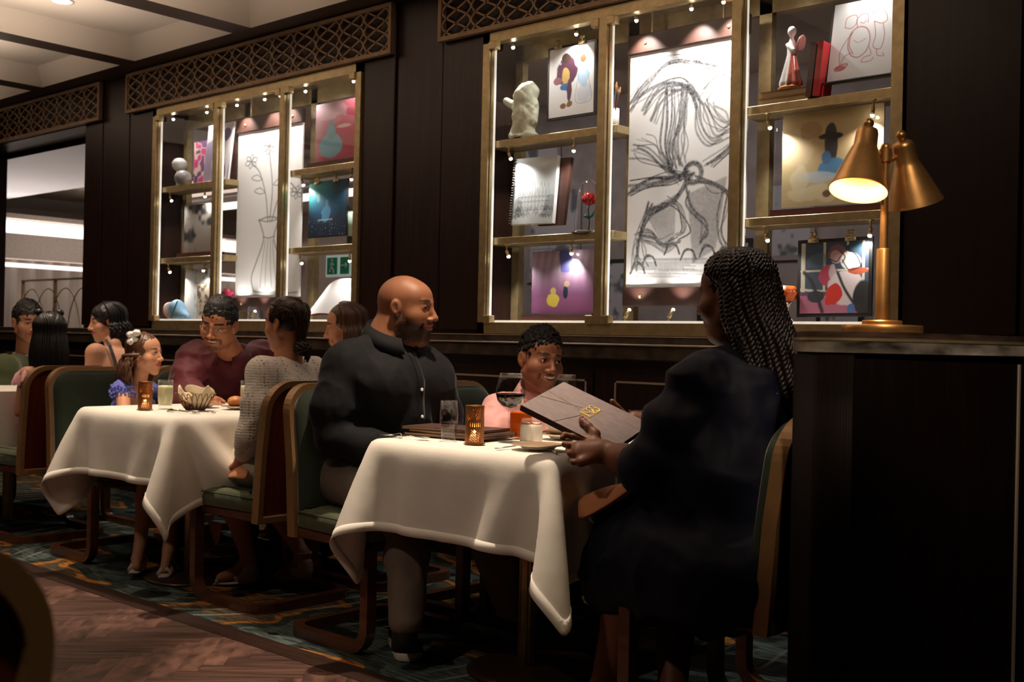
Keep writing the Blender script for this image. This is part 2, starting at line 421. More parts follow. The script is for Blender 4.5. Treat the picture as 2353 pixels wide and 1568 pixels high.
def mat_carpet():
    m, nt, b = new_mat('carpet'); L = nt.links; b.inputs['Roughness'].default_value = .95; b.inputs['Specular IOR Level'].default_value = .1
    tc = N(nt, 'ShaderNodeTexCoord')
    n1 = N(nt, 'ShaderNodeTexNoise'); n1.inputs['Scale'].default_value = 1.7; n1.inputs['Detail'].default_value = 1.5
    mp = N(nt, 'ShaderNodeMapping'); mp.inputs['Scale'].default_value = (1, 1.6, 1); L.new(tc.outputs['Object'], mp.inputs[0]); L.new(mp.outputs[0], n1.inputs['Vector'])
    cr = N(nt, 'ShaderNodeValToRGB'); cr.color_ramp.interpolation = 'CONSTANT'
    e = cr.color_ramp.elements; e[0].position = 0; e[0].color = (.02, .022, .02, 1); e[1].position = .40; e[1].color = (.10, .135, .13, 1)
    for p_, c_ in ((.49, (.045, .055, .05)), (.555, (.42, .17, .035)), (.60, (.12, .085, .05)), (.67, (.06, .10, .11)), (.74, (.26, .22, .17))):
        q = e.new(p_); q.color = (*c_, 1)
    L.new(n1.outputs[0], cr.inputs[0])
    n2 = N(nt, 'ShaderNodeTexNoise'); n2.inputs['Scale'].default_value = 9; n2.inputs['Detail'].default_value = 3
    mp2 = N(nt, 'ShaderNodeMapping'); mp2.inputs['Scale'].default_value = (1, 14, 1); L.new(tc.outputs['Object'], mp2.inputs[0]); L.new(mp2.outputs[0], n2.inputs['Vector'])
    cr2 = N(nt, 'ShaderNodeValToRGB'); cr2.color_ramp.elements[0].position = .44; cr2.color_ramp.elements[1].position = .53
    cr2.color_ramp.elements[0].color = (.28, .28, .28, 1); cr2.color_ramp.elements[1].color = (1, 1, 1, 1); L.new(n2.outputs[0], cr2.inputs[0])
    mx = N(nt, 'ShaderNodeMix', data_type='RGBA', blend_type='MULTIPLY'); mx.inputs[0].default_value = 1
    L.new(cr.outputs[0], mx.inputs[6]); L.new(cr2.outputs[0], mx.inputs[7])
    # pale curved pinstripes
    wv = N(nt, 'ShaderNodeTexWave', wave_type='RINGS', rings_direction='SPHERICAL'); wv.inputs['Scale'].default_value = 3.2; wv.inputs['Distortion'].default_value = 1.2
    mp3 = N(nt, 'ShaderNodeMapping'); mp3.inputs['Location'].default_value = (4.6, -3.2, 0); L.new(tc.outputs['Object'], mp3.inputs[0]); L.new(mp3.outputs[0], wv.inputs['Vector'])
    cr3 = N(nt, 'ShaderNodeValToRGB'); cr3.color_ramp.elements[0].position = .90; cr3.color_ramp.elements[1].position = .96; L.new(wv.outputs[0], cr3.inputs[0])
    n4 = N(nt, 'ShaderNodeTexNoise'); n4.inputs['Scale'].default_value = 1.1; L.new(tc.outputs['Object'], n4.inputs['Vector'])
    cr4 = N(nt, 'ShaderNodeValToRGB'); cr4.color_ramp.elements[0].position = .5; cr4.color_ramp.elements[1].position = .56; L.new(n4.outputs[0], cr4.inputs[0])
    mm = N(nt, 'ShaderNodeMath', operation='MULTIPLY'); L.new(cr3.outputs[0], mm.inputs[0]); L.new(cr4.outputs[0], mm.inputs[1])
    mx2 = N(nt, 'ShaderNodeMix', data_type='RGBA'); L.new(mm.outputs[0], mx2.inputs[0]); L.new(mx.outputs[2], mx2.inputs[6]); mx2.inputs[7].default_value = (.24, .22, .18, 1)
    L.new(mx2.outputs[2], b.inputs['Base Color'])
    n3 = N(nt, 'ShaderNodeTexNoise'); n3.inputs['Scale'].default_value = 420; L.new(tc.outputs['Object'], n3.inputs['Vector'])
    bp = N(nt, 'ShaderNodeBump'); bp.inputs['Strength'].default_value = .5; bp.inputs['Distance'].default_value = .003
    L.new(n3.outputs[0], bp.inputs['Height']); L.new(bp.outputs[0], b.inputs['Normal'])
    return m
CARPET = mat_carpet()
VW = {}
def mat_plank():
    m, nt, b = new_mat('parquet_wood'); L = nt.links; b.inputs['Roughness'].default_value = .42
    a = N(nt, 'ShaderNodeVertexColor'); a.layer_name = 'Col'
    tc = N(nt, 'ShaderNodeTexCoord')
    uv = N(nt, 'ShaderNodeUVMap')
    mp = N(nt, 'ShaderNodeMapping'); mp.inputs['Scale'].default_value = (3, 55, 1); L.new(uv.outputs[0], mp.inputs[0])
    nz = N(nt, 'ShaderNodeTexNoise'); nz.inputs['Scale'].default_value = 1; nz.inputs['Detail'].default_value = 5; L.new(mp.outputs[0], nz.inputs['Vector'])
    cr = N(nt, 'ShaderNodeValToRGB'); cr.color_ramp.elements[0].position = .35; cr.color_ramp.elements[1].position = .65
    cr.color_ramp.elements[0].color = (.40, .36, .35, 1); cr.color_ramp.elements[1].color = (1.35, 1.3, 1.25, 1); L.new(nz.outputs[0], cr.inputs[0])
    mx = N(nt, 'ShaderNodeMix', data_type='RGBA', blend_type='MULTIPLY'); mx.inputs[0].default_value = 1
    L.new(a.outputs[0], mx.inputs[6]); L.new(cr.outputs[0], mx.inputs[7]); L.new(mx.outputs[2], b.inputs['Base Color'])
    return m
PLANK = mat_plank()

# ------------------------------------------------------------------ floor
def floor_parquet():
    # herringbone strips clipped by the trim strip at Y = 2.40
    L_, W_ = .42, .07; vs = []; fs = []; cols = []; uvs = []; rnd = random.Random(3)
    ca = math.cos(math.radians(45)); n = 0
    for i in range(-60, 60):
        for j in range(-60, 60):
            pass
    s = W_
    k = round(L_/W_)
    # classic herringbone in rotated frame: horizontal plank at (i*W+j*L..), vertical beside it
    for a in range(-70, 70):
        for b in range(-14, 14):
            x = (a+b*k)*s; y = (a-b*k)*s
            for o in (0, 1):
                if o == 0: q = [(x, y), (x+L_, y), (x+L_, y+W_), (x, y+W_)]
                else: q = [(x, y+W_), (x+W_, y+W_), (x+W_, y+W_+L_), (x, y+W_+L_)]
                pts = [((px*ca-py*ca)-3.2, (px*ca+py*ca)+.6) for px, py in q]
                cx = sum(p[0] for p in pts)/4; cy = sum(p[1] for p in pts)/4
                if not (-6.5 < cx < 2.6 and -1.9 < cy < 2.75): continue
                g = .001
                base = len(vs)
                for p in pts: vs.append((cx+(p[0]-cx)*(1-g*4), cy+(p[1]-cy)*(1-g*4), .0))
                t = rnd.uniform(.75, 1.2)
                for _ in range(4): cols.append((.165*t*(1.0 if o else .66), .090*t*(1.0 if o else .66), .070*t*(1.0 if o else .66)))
                ro = rnd.random()*9
                uvs += [(ro, ro), (ro+.42, ro), (ro+.42, ro+.07), (ro, ro+.07)]
                fs.append((base, base+1, base+2, base+3))
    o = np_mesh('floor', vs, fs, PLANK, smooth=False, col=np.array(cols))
    ul = o.data.uv_layers.new(name='UVMap')
    ul.data.foreach_set('uv', np.array([uvs[i] for f in fs for i in f], np.float32).ravel())
    return o
struct(floor_parquet())
m = MB(); m.box((-14, -2.6, -.06), (3, 2.39, -.004)); struct(m.build('floor', mat('floor_base', (.02, .009, .007), .6)))
m = MB(); m.box((-14, 2.485, -.06), (3, 4.2, .001)); struct(m.build('floor', CARPET))
m = MB(); m.box((-14, 2.39, -.05), (3, 2.485, .002)); struct(m.build('trim_1', mat('floor_strip_wood', (.035, .016, .011), .4, noise=.3, nscale=12, stretch=(.3, 4, 1))))
# ------------------------------------------------------------------ back wall with three openings
XO = [(-9.86, -7.913), (-6.955, -4.80), (-3.872, -1.718)]
def wall_back():
    m = MB()
    m.box((-13, 4.12, 0), (3, 4.40, 1.10)); m.box((-13, 4.12, 2.64), (3, 4.40, 3.12))
    xs = [-13]+[q for o in XO for q in o]+[3]
    for i in range(0, len(xs), 2):
        m.box((xs[i], 4.12, 1.10), (xs[i+1], 4.40, 2.64))
    # vertical panel boards proud of the wall, with shadow gaps
    for a, b in ((-7.913, -7.66), (-7.645, -7.29), (-7.275, -6.96), (-4.795, -4.54), (-4.17, -3.875), (-1.713, -1.30), (-1.29, -.86), (-.85, -.42), (-.41, .02), (.03, .5)):
        m.box((a, 4.10, 1.16), (b, 4.13, 2.95), .004)
    m.box((-4.525, 4.112, 1.16), (-4.185, 4.13, 2.95), .003)
    return struct(m.build('wall_back', WOOD2))
wall_back()
def rail():
    m = MB(); m.box((-13, 4.06, 1.03), (3, 4.13, 1.095), .006); m.box((-13, 4.075, 1.10), (3, 4.13, 1.135), .004)
    o = m.build('trim_2', STONE); struct(o)
    m = MB(); m.box((-13, 4.045, 1.094), (3, 4.13, 1.102), .002); m.box((-13, 4.07, 1.133), (3, 4.12, 1.137))
    return struct(m.build('trim_3', INLAY))
rail()
m = MB()
for k in range(12):
    x1 = -1.12-1.02*k; x0 = x1-.92; z1 = .965; z0 = .28
    m.box((x0, 4.108, z0), (x1, 4.125, z1), .003)
struct(m.build('trim_4', WOOD))
m = MB()
for k in range(12):
    x1 = -1.12-1.02*k-.03; x0 = x1-.86; z1 = .935; z0 = .31; t = .009
    for a, b in (((x0, z0), (x1, z0+t)), ((x0, z1-t), (x1, z1)), ((x0, z0), (x0+t, z1)), ((x1-t, z0), (x1, z1))):
        m.box((a[0], 4.103, a[1]), (b[0], 4.109, b[1]))
struct(m.build('trim_5', INLAY))
# ------------------------------------------------------------------ other walls of the dining room
m = MB(); m.box((-13.1, -2.6, 0), (-13, 4.12, 3.1)); struct(m.build('wall_left', WOOD))
m = MB(); m.box((3, -2.6, 0), (3.1, 4.4, 3.1)); struct(m.build('wall_right', WOOD))
m = MB(); m.box((-13.1, -2.7, 0), (3.1, -2.6, 3.1)); struct(m.build('wall_front', WOOD))
# ------------------------------------------------------------------ coffered ceiling
def ceiling():
    beams = MB(); cof = MB()
    beams.box((-13, 3.92, ZC), (3, 4.12, ZC+.2))
    xs = [(-5.61-.19-1.31*k, -5.61-1.31*k) for k in range(-7, 6)]
    ys = [(-1.55, -1.36), (1.0-.0, 1.19)]
    for a, b in xs: beams.box((a, -2.6, ZC), (b, 3.92, ZC+.2))
    for a, b in ys: beams.box((-13, a, ZC), (3, b, ZC+.2))
    yr = [(-2.6, -1.55), (-1.36, 1.0), (1.19, 3.92)]
    xr = [(xs[i+1][1], xs[i][0]) for i in range(len(xs)-1)]
    e = .075; h = .135
    for a, b in xr:
        for c, d in yr:
            z0 = ZC; z1 = ZC+h
            o_ = [(a, c), (b, c), (b, d), (a, d)]; i_ = [(a+e, c+e), (b-e, c+e), (b-e, d-e), (a+e, d-e)]
            vs = [(x, y, z0) for x, y in o_]+[(x, y, z1) for x, y in i_]
            cof.add(vs, [(0, 4, 5, 1), (1, 5, 6, 2), (2, 6, 7, 3), (3, 7, 4, 0), (4, 7, 6, 5)])
    struct(beams.build('ceiling', mat('ceiling_beam_wood', (.050, .026, .017), .55)))
    struct(cof.build('ceiling', CEIL))
    m = MB(); m.box((-13.1, -2.7, ZC+.2), (3.1, 4.4, ZC+.25)); struct(m.build('ceiling', CEIL))
ceiling()
def downlight(c, label):
    t = thing('recessed_downlight', label, 'ceiling light', c, 0, None)
    m = MB(); m.lathe([(.062, 0), (.07, -.004), (.052, -.006), (.045, .0), (.045, .004)], c, 28); m.build('trim_ring', WHITEP, t, True)
    m = MB(); m.lathe([(.0001, -.002), (.045, -.0015), (.045, .001)], c, 24); m.build('lens', EMW, t)
c = F(142, 2, ZC+.134); downlight(c, 'round recessed downlight glowing in the cream ceiling coffer')
# ------------------------------------------------------------------ bronze lattice grilles
def lattice(x0, x1, n, label):
    z0, z1 = 2.637, 2.912; y0, y1 = 4.055, 4.085; f = .022
    t = thing('lattice_grille', label, 'lattice', ((x0+x1)/2, 4.07, z0), 0, None)
    m = MB(); m.box((x0, y0, z0), (x1, y1, z0+f)); m.box((x0, y0, z1-f), (x1, y1, z1)); m.box((x0, y0, z0+f), (x0+f, y1, z1-f)); m.box((x1-f, y0, z0+f), (x1, y1, z1-f))
    m.build('frame', GOLD, t)
    m = MB(); w_ = (x1-x0-2*f)/n; hh = z1-z0-2*f
    for i in range(n):
        xc = x0+f+w_*(i+.5); A = w_*.485
        for k in range(4):
            path = [(xc+A*math.cos(2*math.pi*(.82*s/26)+k*math.pi/2+.35), 4.066, z0+f+hh*s/26) for s in range(27)]
            m.tube(path, (.0045, .006) if False else .0046, sq=True, up=(0, 1, 0))
    m.build('lattice_strips', GOLD, t)
    m = MB(); m.box((x0+f, 4.095, z0+f), (x1-f, 4.101, z1-f)); m.build('back_panel', WOOD, t)
lattice(-7.274, -4.53, 13, 'bronze wave lattice grille above the farther lit display case')
lattice(-4.17, -1.43, 13, 'bronze wave lattice grille above the nearer lit display case, cut by the top edge')
lattice(-10.4, -7.64, 13, 'bronze wave lattice grille over the pass-through opening at far left')

# ------------------------------------------------------------------ the room beyond
def beyond():
    m = MB(); m.box((-16, 4.4, -.05), (3, 10, 0)); struct(m.build('floor', mat('far_floor', (.09, .06, .05), .8)))
    m = MB(); m.box((-16, 4.4, 2.86), (3, 10, 2.92)); struct(m.build('ceiling', CEIL))
    m = MB(); m.box((-16, 10, 0), (3, 10.1, 2.9)); m.box((-16, 4.4, 0), (-15.9, 10, 2.9)); struct(m.build('wall_far', BEIGE))
    m = MB(); m.box((-6.9, 6.4, 0), (3, 6.5, 2.9)); struct(m.build('wall_gallery', MAUVE))
    m = MB(); m.box((-13.2, 4.4, 1.95), (-13.0, 10, 2.24)); m.box((-13.9, 4.4, 2.42), (-13.0, 10, 2.47)); struct(m.build('wall_soffit', BEIGE))
    m = MB(); m.box((-13.25, 4.4, 2.26), (-13.2, 10, 2.41)); struct(m.build('trim_6', EMC))
    m = MB(); m.box((-13, 4.4, 2.60), (-7.2, 5.7, 2.64)); struct(m.build('ceiling', mat('red_wood_soffit', (.10, .03, .018), .22, noise=.3, nscale=6, stretch=(.5, 4, 1))))
    m = MB(); m.box((-13.0, 6.9, 2.62), (-8, 7.1, 2.86)); struct(m.build('ceiling', BEIGE))
    m = MB(); m.box((-13.0, 7.15, 2.55), (-8, 7.45, 2.57)); struct(m.build('trim_7', EMC))
    m = MB(); m.box((-13.22, 4.5, 1.86), (-13.05, 9.6, 1.90)); struct(m.build('trim_8', EMC))
    # pleated curtain
    m = MB(); path = [(-13.3+.05*math.sin(i*1.3), 4.45+i*.045) for i in range(120)]
    vs = [(x, y, 0) for x, y in path]+[(x, y, 1.95) for x, y in path]; n = len(path)
    m.add(vs, [(i, i+1, n+i+1, n+i) for i in range(n-1)])
    o = m.build('curtain', mat('beige_curtain', (.38, .31, .26), .9), None, True)
    tag(o, 'beige pleated curtain hanging in the far room behind the opening', 'curtain')
    # brass screen
    t = thing('brass_screen', 'pale brass open screen of arcs standing in the far room', 'screen', (-10.8, 5.2, 0))
    m = MB()
    for z in (.9, 1.62): m.box((-11.6, 5.35, z), (-9.4, 5.38, z+.018))
    for x in (-11.6, -10.9, -10.2, -9.5): m.box((x, 5.35, 0), (x+.02, 5.38, 1.64))
    m.build('frame', BRASS, t)
    m = MB()
    for k in range(6):
        cx = -11.4+.36*k
        for s in (1, -1):
            m.tube([(cx+s*.33*math.cos(a), 5.365, .92+.62*math.sin(a)) for a in np.linspace(0, math.pi/2, 12)], .006, 5)
    m.build('arc', BRASS, t)
beyond()
# lights of the far room
area((-11, 6.2, 2.8), (-11, 6.2, 0), 55, 2.5, 2.0, (1, .88, .80), 'far_room_lamp')
area((-13.15, 6.6, 2.45), (-11, 6.6, 3.0), 16, 4.5, .1, (1, .88, .84), 'far_cove_lamp')
area((-4.2, 5.4, 2.8), (-4.2, 5.9, 0), 16, 4, .4, (1, .9, .85), 'gallery_lamp')
area((-8.5, 5.6, 2.8), (-8.5, 5.9, 0), 16, 2, .4, (1, .88, .8), 'gallery_lamp')
# ------------------------------------------------------------------ display cases
def case(X, label):
    x0, xa, xb, x3 = X; z0, z1 = 1.14, 2.632; yf, yb = 4.085, 4.36
    t = thing('display_case', label, 'display case', ((x0+x3)/2, 4.1, z0))
    m = MB(); w_ = .045
    m.box((x0, yf, z0), (x3, yf+.05, z0+.055)); m.box((x0, yf, z1-.05), (x3, yf+.05, z1))
    m.box((x0, yf, z0), (x0+w_, yf+.05, z1)); m.box((x3-w_, yf, z0), (x3, yf+.05, z1))
    for x in (xa, xb): m.box((x-.022, yf-.006, z0+.05), (x+.022, yf+.05, z1-.045))
    for x in (x0+w_, xa-.022, xa+.022, xb-.022, xb+.022, x3-w_):
        s = 1 if x in (x0+w_, xa+.022, xb+.022) else -1
        for z in (z0+.05, z1-.085): m.box((x, yf-.012, z), (x+s*.045, yf+.03, z+.04), .003)
    # inner bead of the frame
    for a, b in ((x0+w_, xa-.022), (xa+.022, xb-.022), (xb+.022, x3-w_)):
        for x in (a, b-.006): m.box((x, yf+.012, z0+.05), (x+.006, yf+.03, z1-.05))
    m.build('frame', BRASS, t)
    m = MB(); m.box((x0, yb-.04, z0), (x3, yb, z0+.05)); m.box((x0, yb-.04, z1-.10), (x3, yb, z1))
    for x in (x0, xa-.03, xb-.03, x3-.06): m.box((x, yb-.04, z0), (x+.06, yb, z1))
    m.build('rear_frame', BRASS, t)
    for x in (x0+w_, xa+.022, xb+.022):  # thin emissive strips just behind the inner frame edges
        mm = MB(); mm.box((x, yf+.035, z0+.06), (x+.007, yf+.045, z1-.05)); mm.build('edge_strip', EMS, t)
    for a, b in ((x0+w_, xa-.022), (xa+.022, xb-.022), (xb+.022, x3-w_)):  # thin emissive strips along the sill
        mm = MB(); mm.box((a+.04, yf+.035, z0+.055), (b-.04, yf+.045, z0+.066)); mm.build('edge_strip', EMS, t)
    m = MB(); m.box((x0, yf+.05, z1-.012), (x3, yb, z1)); m.build('top_panel', BRASS, t)
    m = MB(); m.box((x0, yf+.05, z0+.02), (x3, yb-.04, z0+.062)); m.build('base_panel', WHITEP, t)
    for s, x in ((0, x0), (1, x3)):
        m = MB(); m.box((x, yf+.05, z0), (x+(.012 if s == 0 else -.012), yb-.04, z1)); m.build('side_panel', WOOD, t)
    for a, b in ((x0+w_, xa-.022), (xa+.022, xb-.022), (xb+.022, x3-w_)):
        m = MB(); m.add([(a, yf+.02, z0+.055), (b, yf+.02, z0+.055), (b, yf+.02, z1-.05), (a, yf+.02, z1-.05)], [(0, 1, 2, 3)]); m.build('glass_pane', GLASS, t)
    for a, b, zs in ((x0+.012, xa+.045, (2.104, 1.619)), (xb-.01, x3-.012, (2.099, 1.635))):
        for z in zs:
            m = MB(); m.box((a, yf+.055, z-.036), (b, yf+.215, z), .002); m.build('shelf', BRASS, t)
    for x in (xa+.16, xb-.16):      # hangers of the big board
        m = MB(); m.cyl((x, 4.24, z1-.012), (x, 4.24, 2.50), .006, 8); m.build('hanger_rod', BRASS, t)
    return t
CX1 = (-3.872, -3.120, -2.427, -1.718); CX2 = (-6.955, -6.199, -5.506, -4.80)
CASE1 = case(CX1, 'nearer brass-framed glass display case with a large charcoal sketch')
CASE2 = case(CX2, 'farther brass-framed glass display case with a tall thin-line sketch')
def fitting(t, p, d, on=True, power=0, angle=60, to=None):
    """small brass spotlight under a shelf or top; its lamp shines where the head points"""
    p = V(*p); d = V(*d); d = d/np.linalg.norm(d)
    m = MB(); m.cyl(p, p-V(0, 0, .006), .012, 12); m.cyl(p, p-V(0, 0, .03), .004, 8); q = p-V(0, 0, .03)
    m.tube([q, q+d*.03], .0075, 10); o = m.build('spotlight', BRASS, t, True)
    e = q+d*.0305; m = MB(); m.ball(e, (.0085, .0085, .0085), 8, 6); m.build('bulb', EMW, o)
    if power:
        spot(q+d*.042, (q+d*.042)+d, power, angle, COOL, .008, .8, 'case_lamp')
for t, X in ((CASE1, CX1), (CASE2, CX2)):
    x0, xa, xb, x3 = X; pw = 1.0 if t is CASE1 else .8
    for ztop in (2.62, 2.068, 1.583):
        for k, fx in enumerate((.17, .72)):
            x = x0+(xa-x0)*fx; fitting(t, (x, 4.15+.0*k, ztop), (.25 if k == 0 else -.25, .28, -1), True, (8 if k == 0 else 5.5)*pw, 115)
    for ztop in (2.62, 2.063, 1.599):
        for k, fx in enumerate((.16, .80)):
            x = xb+(x3-xb)*fx; fitting(t, (x, 4.15, ztop), (.25 if k == 0 else -.25, .28, -1), True, (8 if k == 0 else 5.5)*pw, 115)
    for fx in (.2, .62, .85):
        x = xa+(xb-xa)*fx; fitting(t, (x, 4.135, 2.62), (0, .30, -1), True, 20*pw, 90)
    for fx in (.16, .5):
        x = xa+(xb-xa)*fx; q = V(x, 4.145, 1.2)
        m = MB(); m.cyl(q, q+V(0, 0, .02), .005, 8); m.tube([q+V(0, 0, .02), q+V(.012, .012, .055)], .008, 10); o = m.build('spotlight', BRASS, t, True)
        m = MB(); m.ball(q+V(.013, .013, .056), .0075, 8, 6); m.build('bulb', EMW, o)
        spot(q+V(.02, .02, .066), q+V(.02, .07, .5), 4*pw, 100, COOL, .008, .8, 'case_lamp')

# ---------------------------------------------------------------- pictures painted into fine meshes
PAINT = mat('painted_sheet', (1, 1, 1), .55, vcol=True, spec=.3)
def grid_uv(nu, nv): 
    u = np.linspace(0, 1, nu+1); v = np.linspace(0, 1, nv+1); U, W_ = np.meshgrid(u, v); return U.ravel(), W_.ravel()
def stroke_field(U, Vv, asp, strokes):
    """strokes: [(points (u, v), width, ink)] returns ink 0..1; v measured in units of u"""
    ink = np.zeros(len(U)); X = U; Y = Vv*asp
    for pts, wd, k in strokes:
        pts = np.array(pts, float); P_ = pts*[1, asp]; best = np.full(len(U), 9.0)
        for i in range(len(P_)-1):
            a, b = P_[i], P_[i+1]; lo = np.minimum(a, b)-wd*2; hi = np.maximum(a, b)+wd*2
            s = np.nonzero((X > lo[0]) & (X < hi[0]) & (Y > lo[1]) & (Y < hi[1]))[0]
            if len(s) == 0: continue
            ab = b-a; t = np.clip(((X[s]-a[0])*ab[0]+(Y[s]-a[1])*ab[1])/(ab@ab+1e-12), 0, 1)
            d = np.hypot(X[s]-a[0]-t*ab[0], Y[s]-a[1]-t*ab[1]); best[s] = np.minimum(best[s], d)
        kk = k*np.clip(1.4-best/wd, 0, 1); ink = 1-(1-ink)*(1-np.clip(kk, 0, 1))
    return ink
def curve(pts, n=10):        # Catmull-Rom through points
    p = [V(*q) for q in pts]; p = [2*p[0]-p[1]]+p+[2*p[-1]-p[-2]]; out = []
    for i in range(1, len(p)-2):
        for k in range(n):
            t = k/n; out.append(.5*((2*p[i])+(-p[i-1]+p[i+1])*t+(2*p[i-1]-5*p[i]+4*p[i+1]-p[i+2])*t*t+(-p[i-1]+3*p[i]-3*p[i+1]+p[i+2])*t**3))
    out.append(p[-2]); return out
def sheet(name, BL, BR, TL, paint, nu, nv, parent, off=.0008):
    BL, BR, TL = map(np.array, (BL, BR, TL)); U, W_ = grid_uv(nu, nv)
    nrm = np.cross(BR-BL, TL-BL); nrm = nrm/np.linalg.norm(nrm)
    v = BL+np.outer(U, BR-BL)+np.outer(W_, TL-BL)+nrm*off
    asp = np.linalg.norm(TL-BL)/np.linalg.norm(BR-BL); col = paint(U, W_, asp)
    i = np.arange(nu*nv); r = i//nu; c_ = i % nu; a = r*(nu+1)+c_
    return np_mesh(name, v, np.stack([a, a+1, a+nu+2, a+nu+1], 1), PAINT, parent, False, col)
def board(name, label, cat, BL, BR, TL, paint, thick=.012, margin=.02, mt=None, nu=120, nv=150, clips=0, group=None, edge=None):
    BL, BR, TL = map(np.array, (BL, BR, TL)); ex = BR-BL; ey = TL-BL; w_ = np.linalg.norm(ex); h_ = np.linalg.norm(ey); ex = ex/w_; ey = ey/h_
    nz = np.cross(ex, ey); nz /= np.linalg.norm(nz)
    if nz[1] > 0: nz = -nz
    t = thing(name, label, cat, (BL+BR)/2, 0, group)
    m = MB(); c = (BL+BR)/2+ey*h_/2-nz*thick/2; m.obox(c, ex, ey, nz, w_/2, h_/2, thick/2); m.build('backing_board', mt or BLACKP, t)
    a = BL+ex*margin+ey*margin; b = BR-ex*margin+ey*margin; c2 = TL+ex*margin-ey*margin
    sheet('picture', a, b, c2, paint, nu, nv, t)
    for k in range(clips):
        p = TL+ex*w_*(.22+.5*k); m = MB()
        m.obox(p+nz*.004-ey*.004, ex, ey, nz, .022, .010, .004); m.tube([p+nz*.004, p+ey*.02+nz*.002], .004, 8)
        for s in (-1, 1): m.lathe([(.009, -.002), (.009, .002)], p+ey*.022+ex*s*.008+nz*.004, 12, ax=nz)
        m.build('clip', BRASS, t, True)
    return t
def mixc(a, b, t): t = np.clip(t, 0, 1)[:, None]; return np.array(a)*(1-t)+np.array(b)*t
def blot(U, W_, asp, cx, cy, rx, ry, seed, rough=.25):     # ragged patch, 1 inside
    p = np.stack([U*7, W_*asp*7, np.zeros(len(U))], 1); n = vnoise(p, seed)+.5*vnoise(p*2.3, seed+1)
    r = np.hypot((U-cx)/rx, (W_-cy)/ry); return np.clip((1+rough*n-r)*9, 0, 1)
PAPERC = np.array([.80, .81, .83])
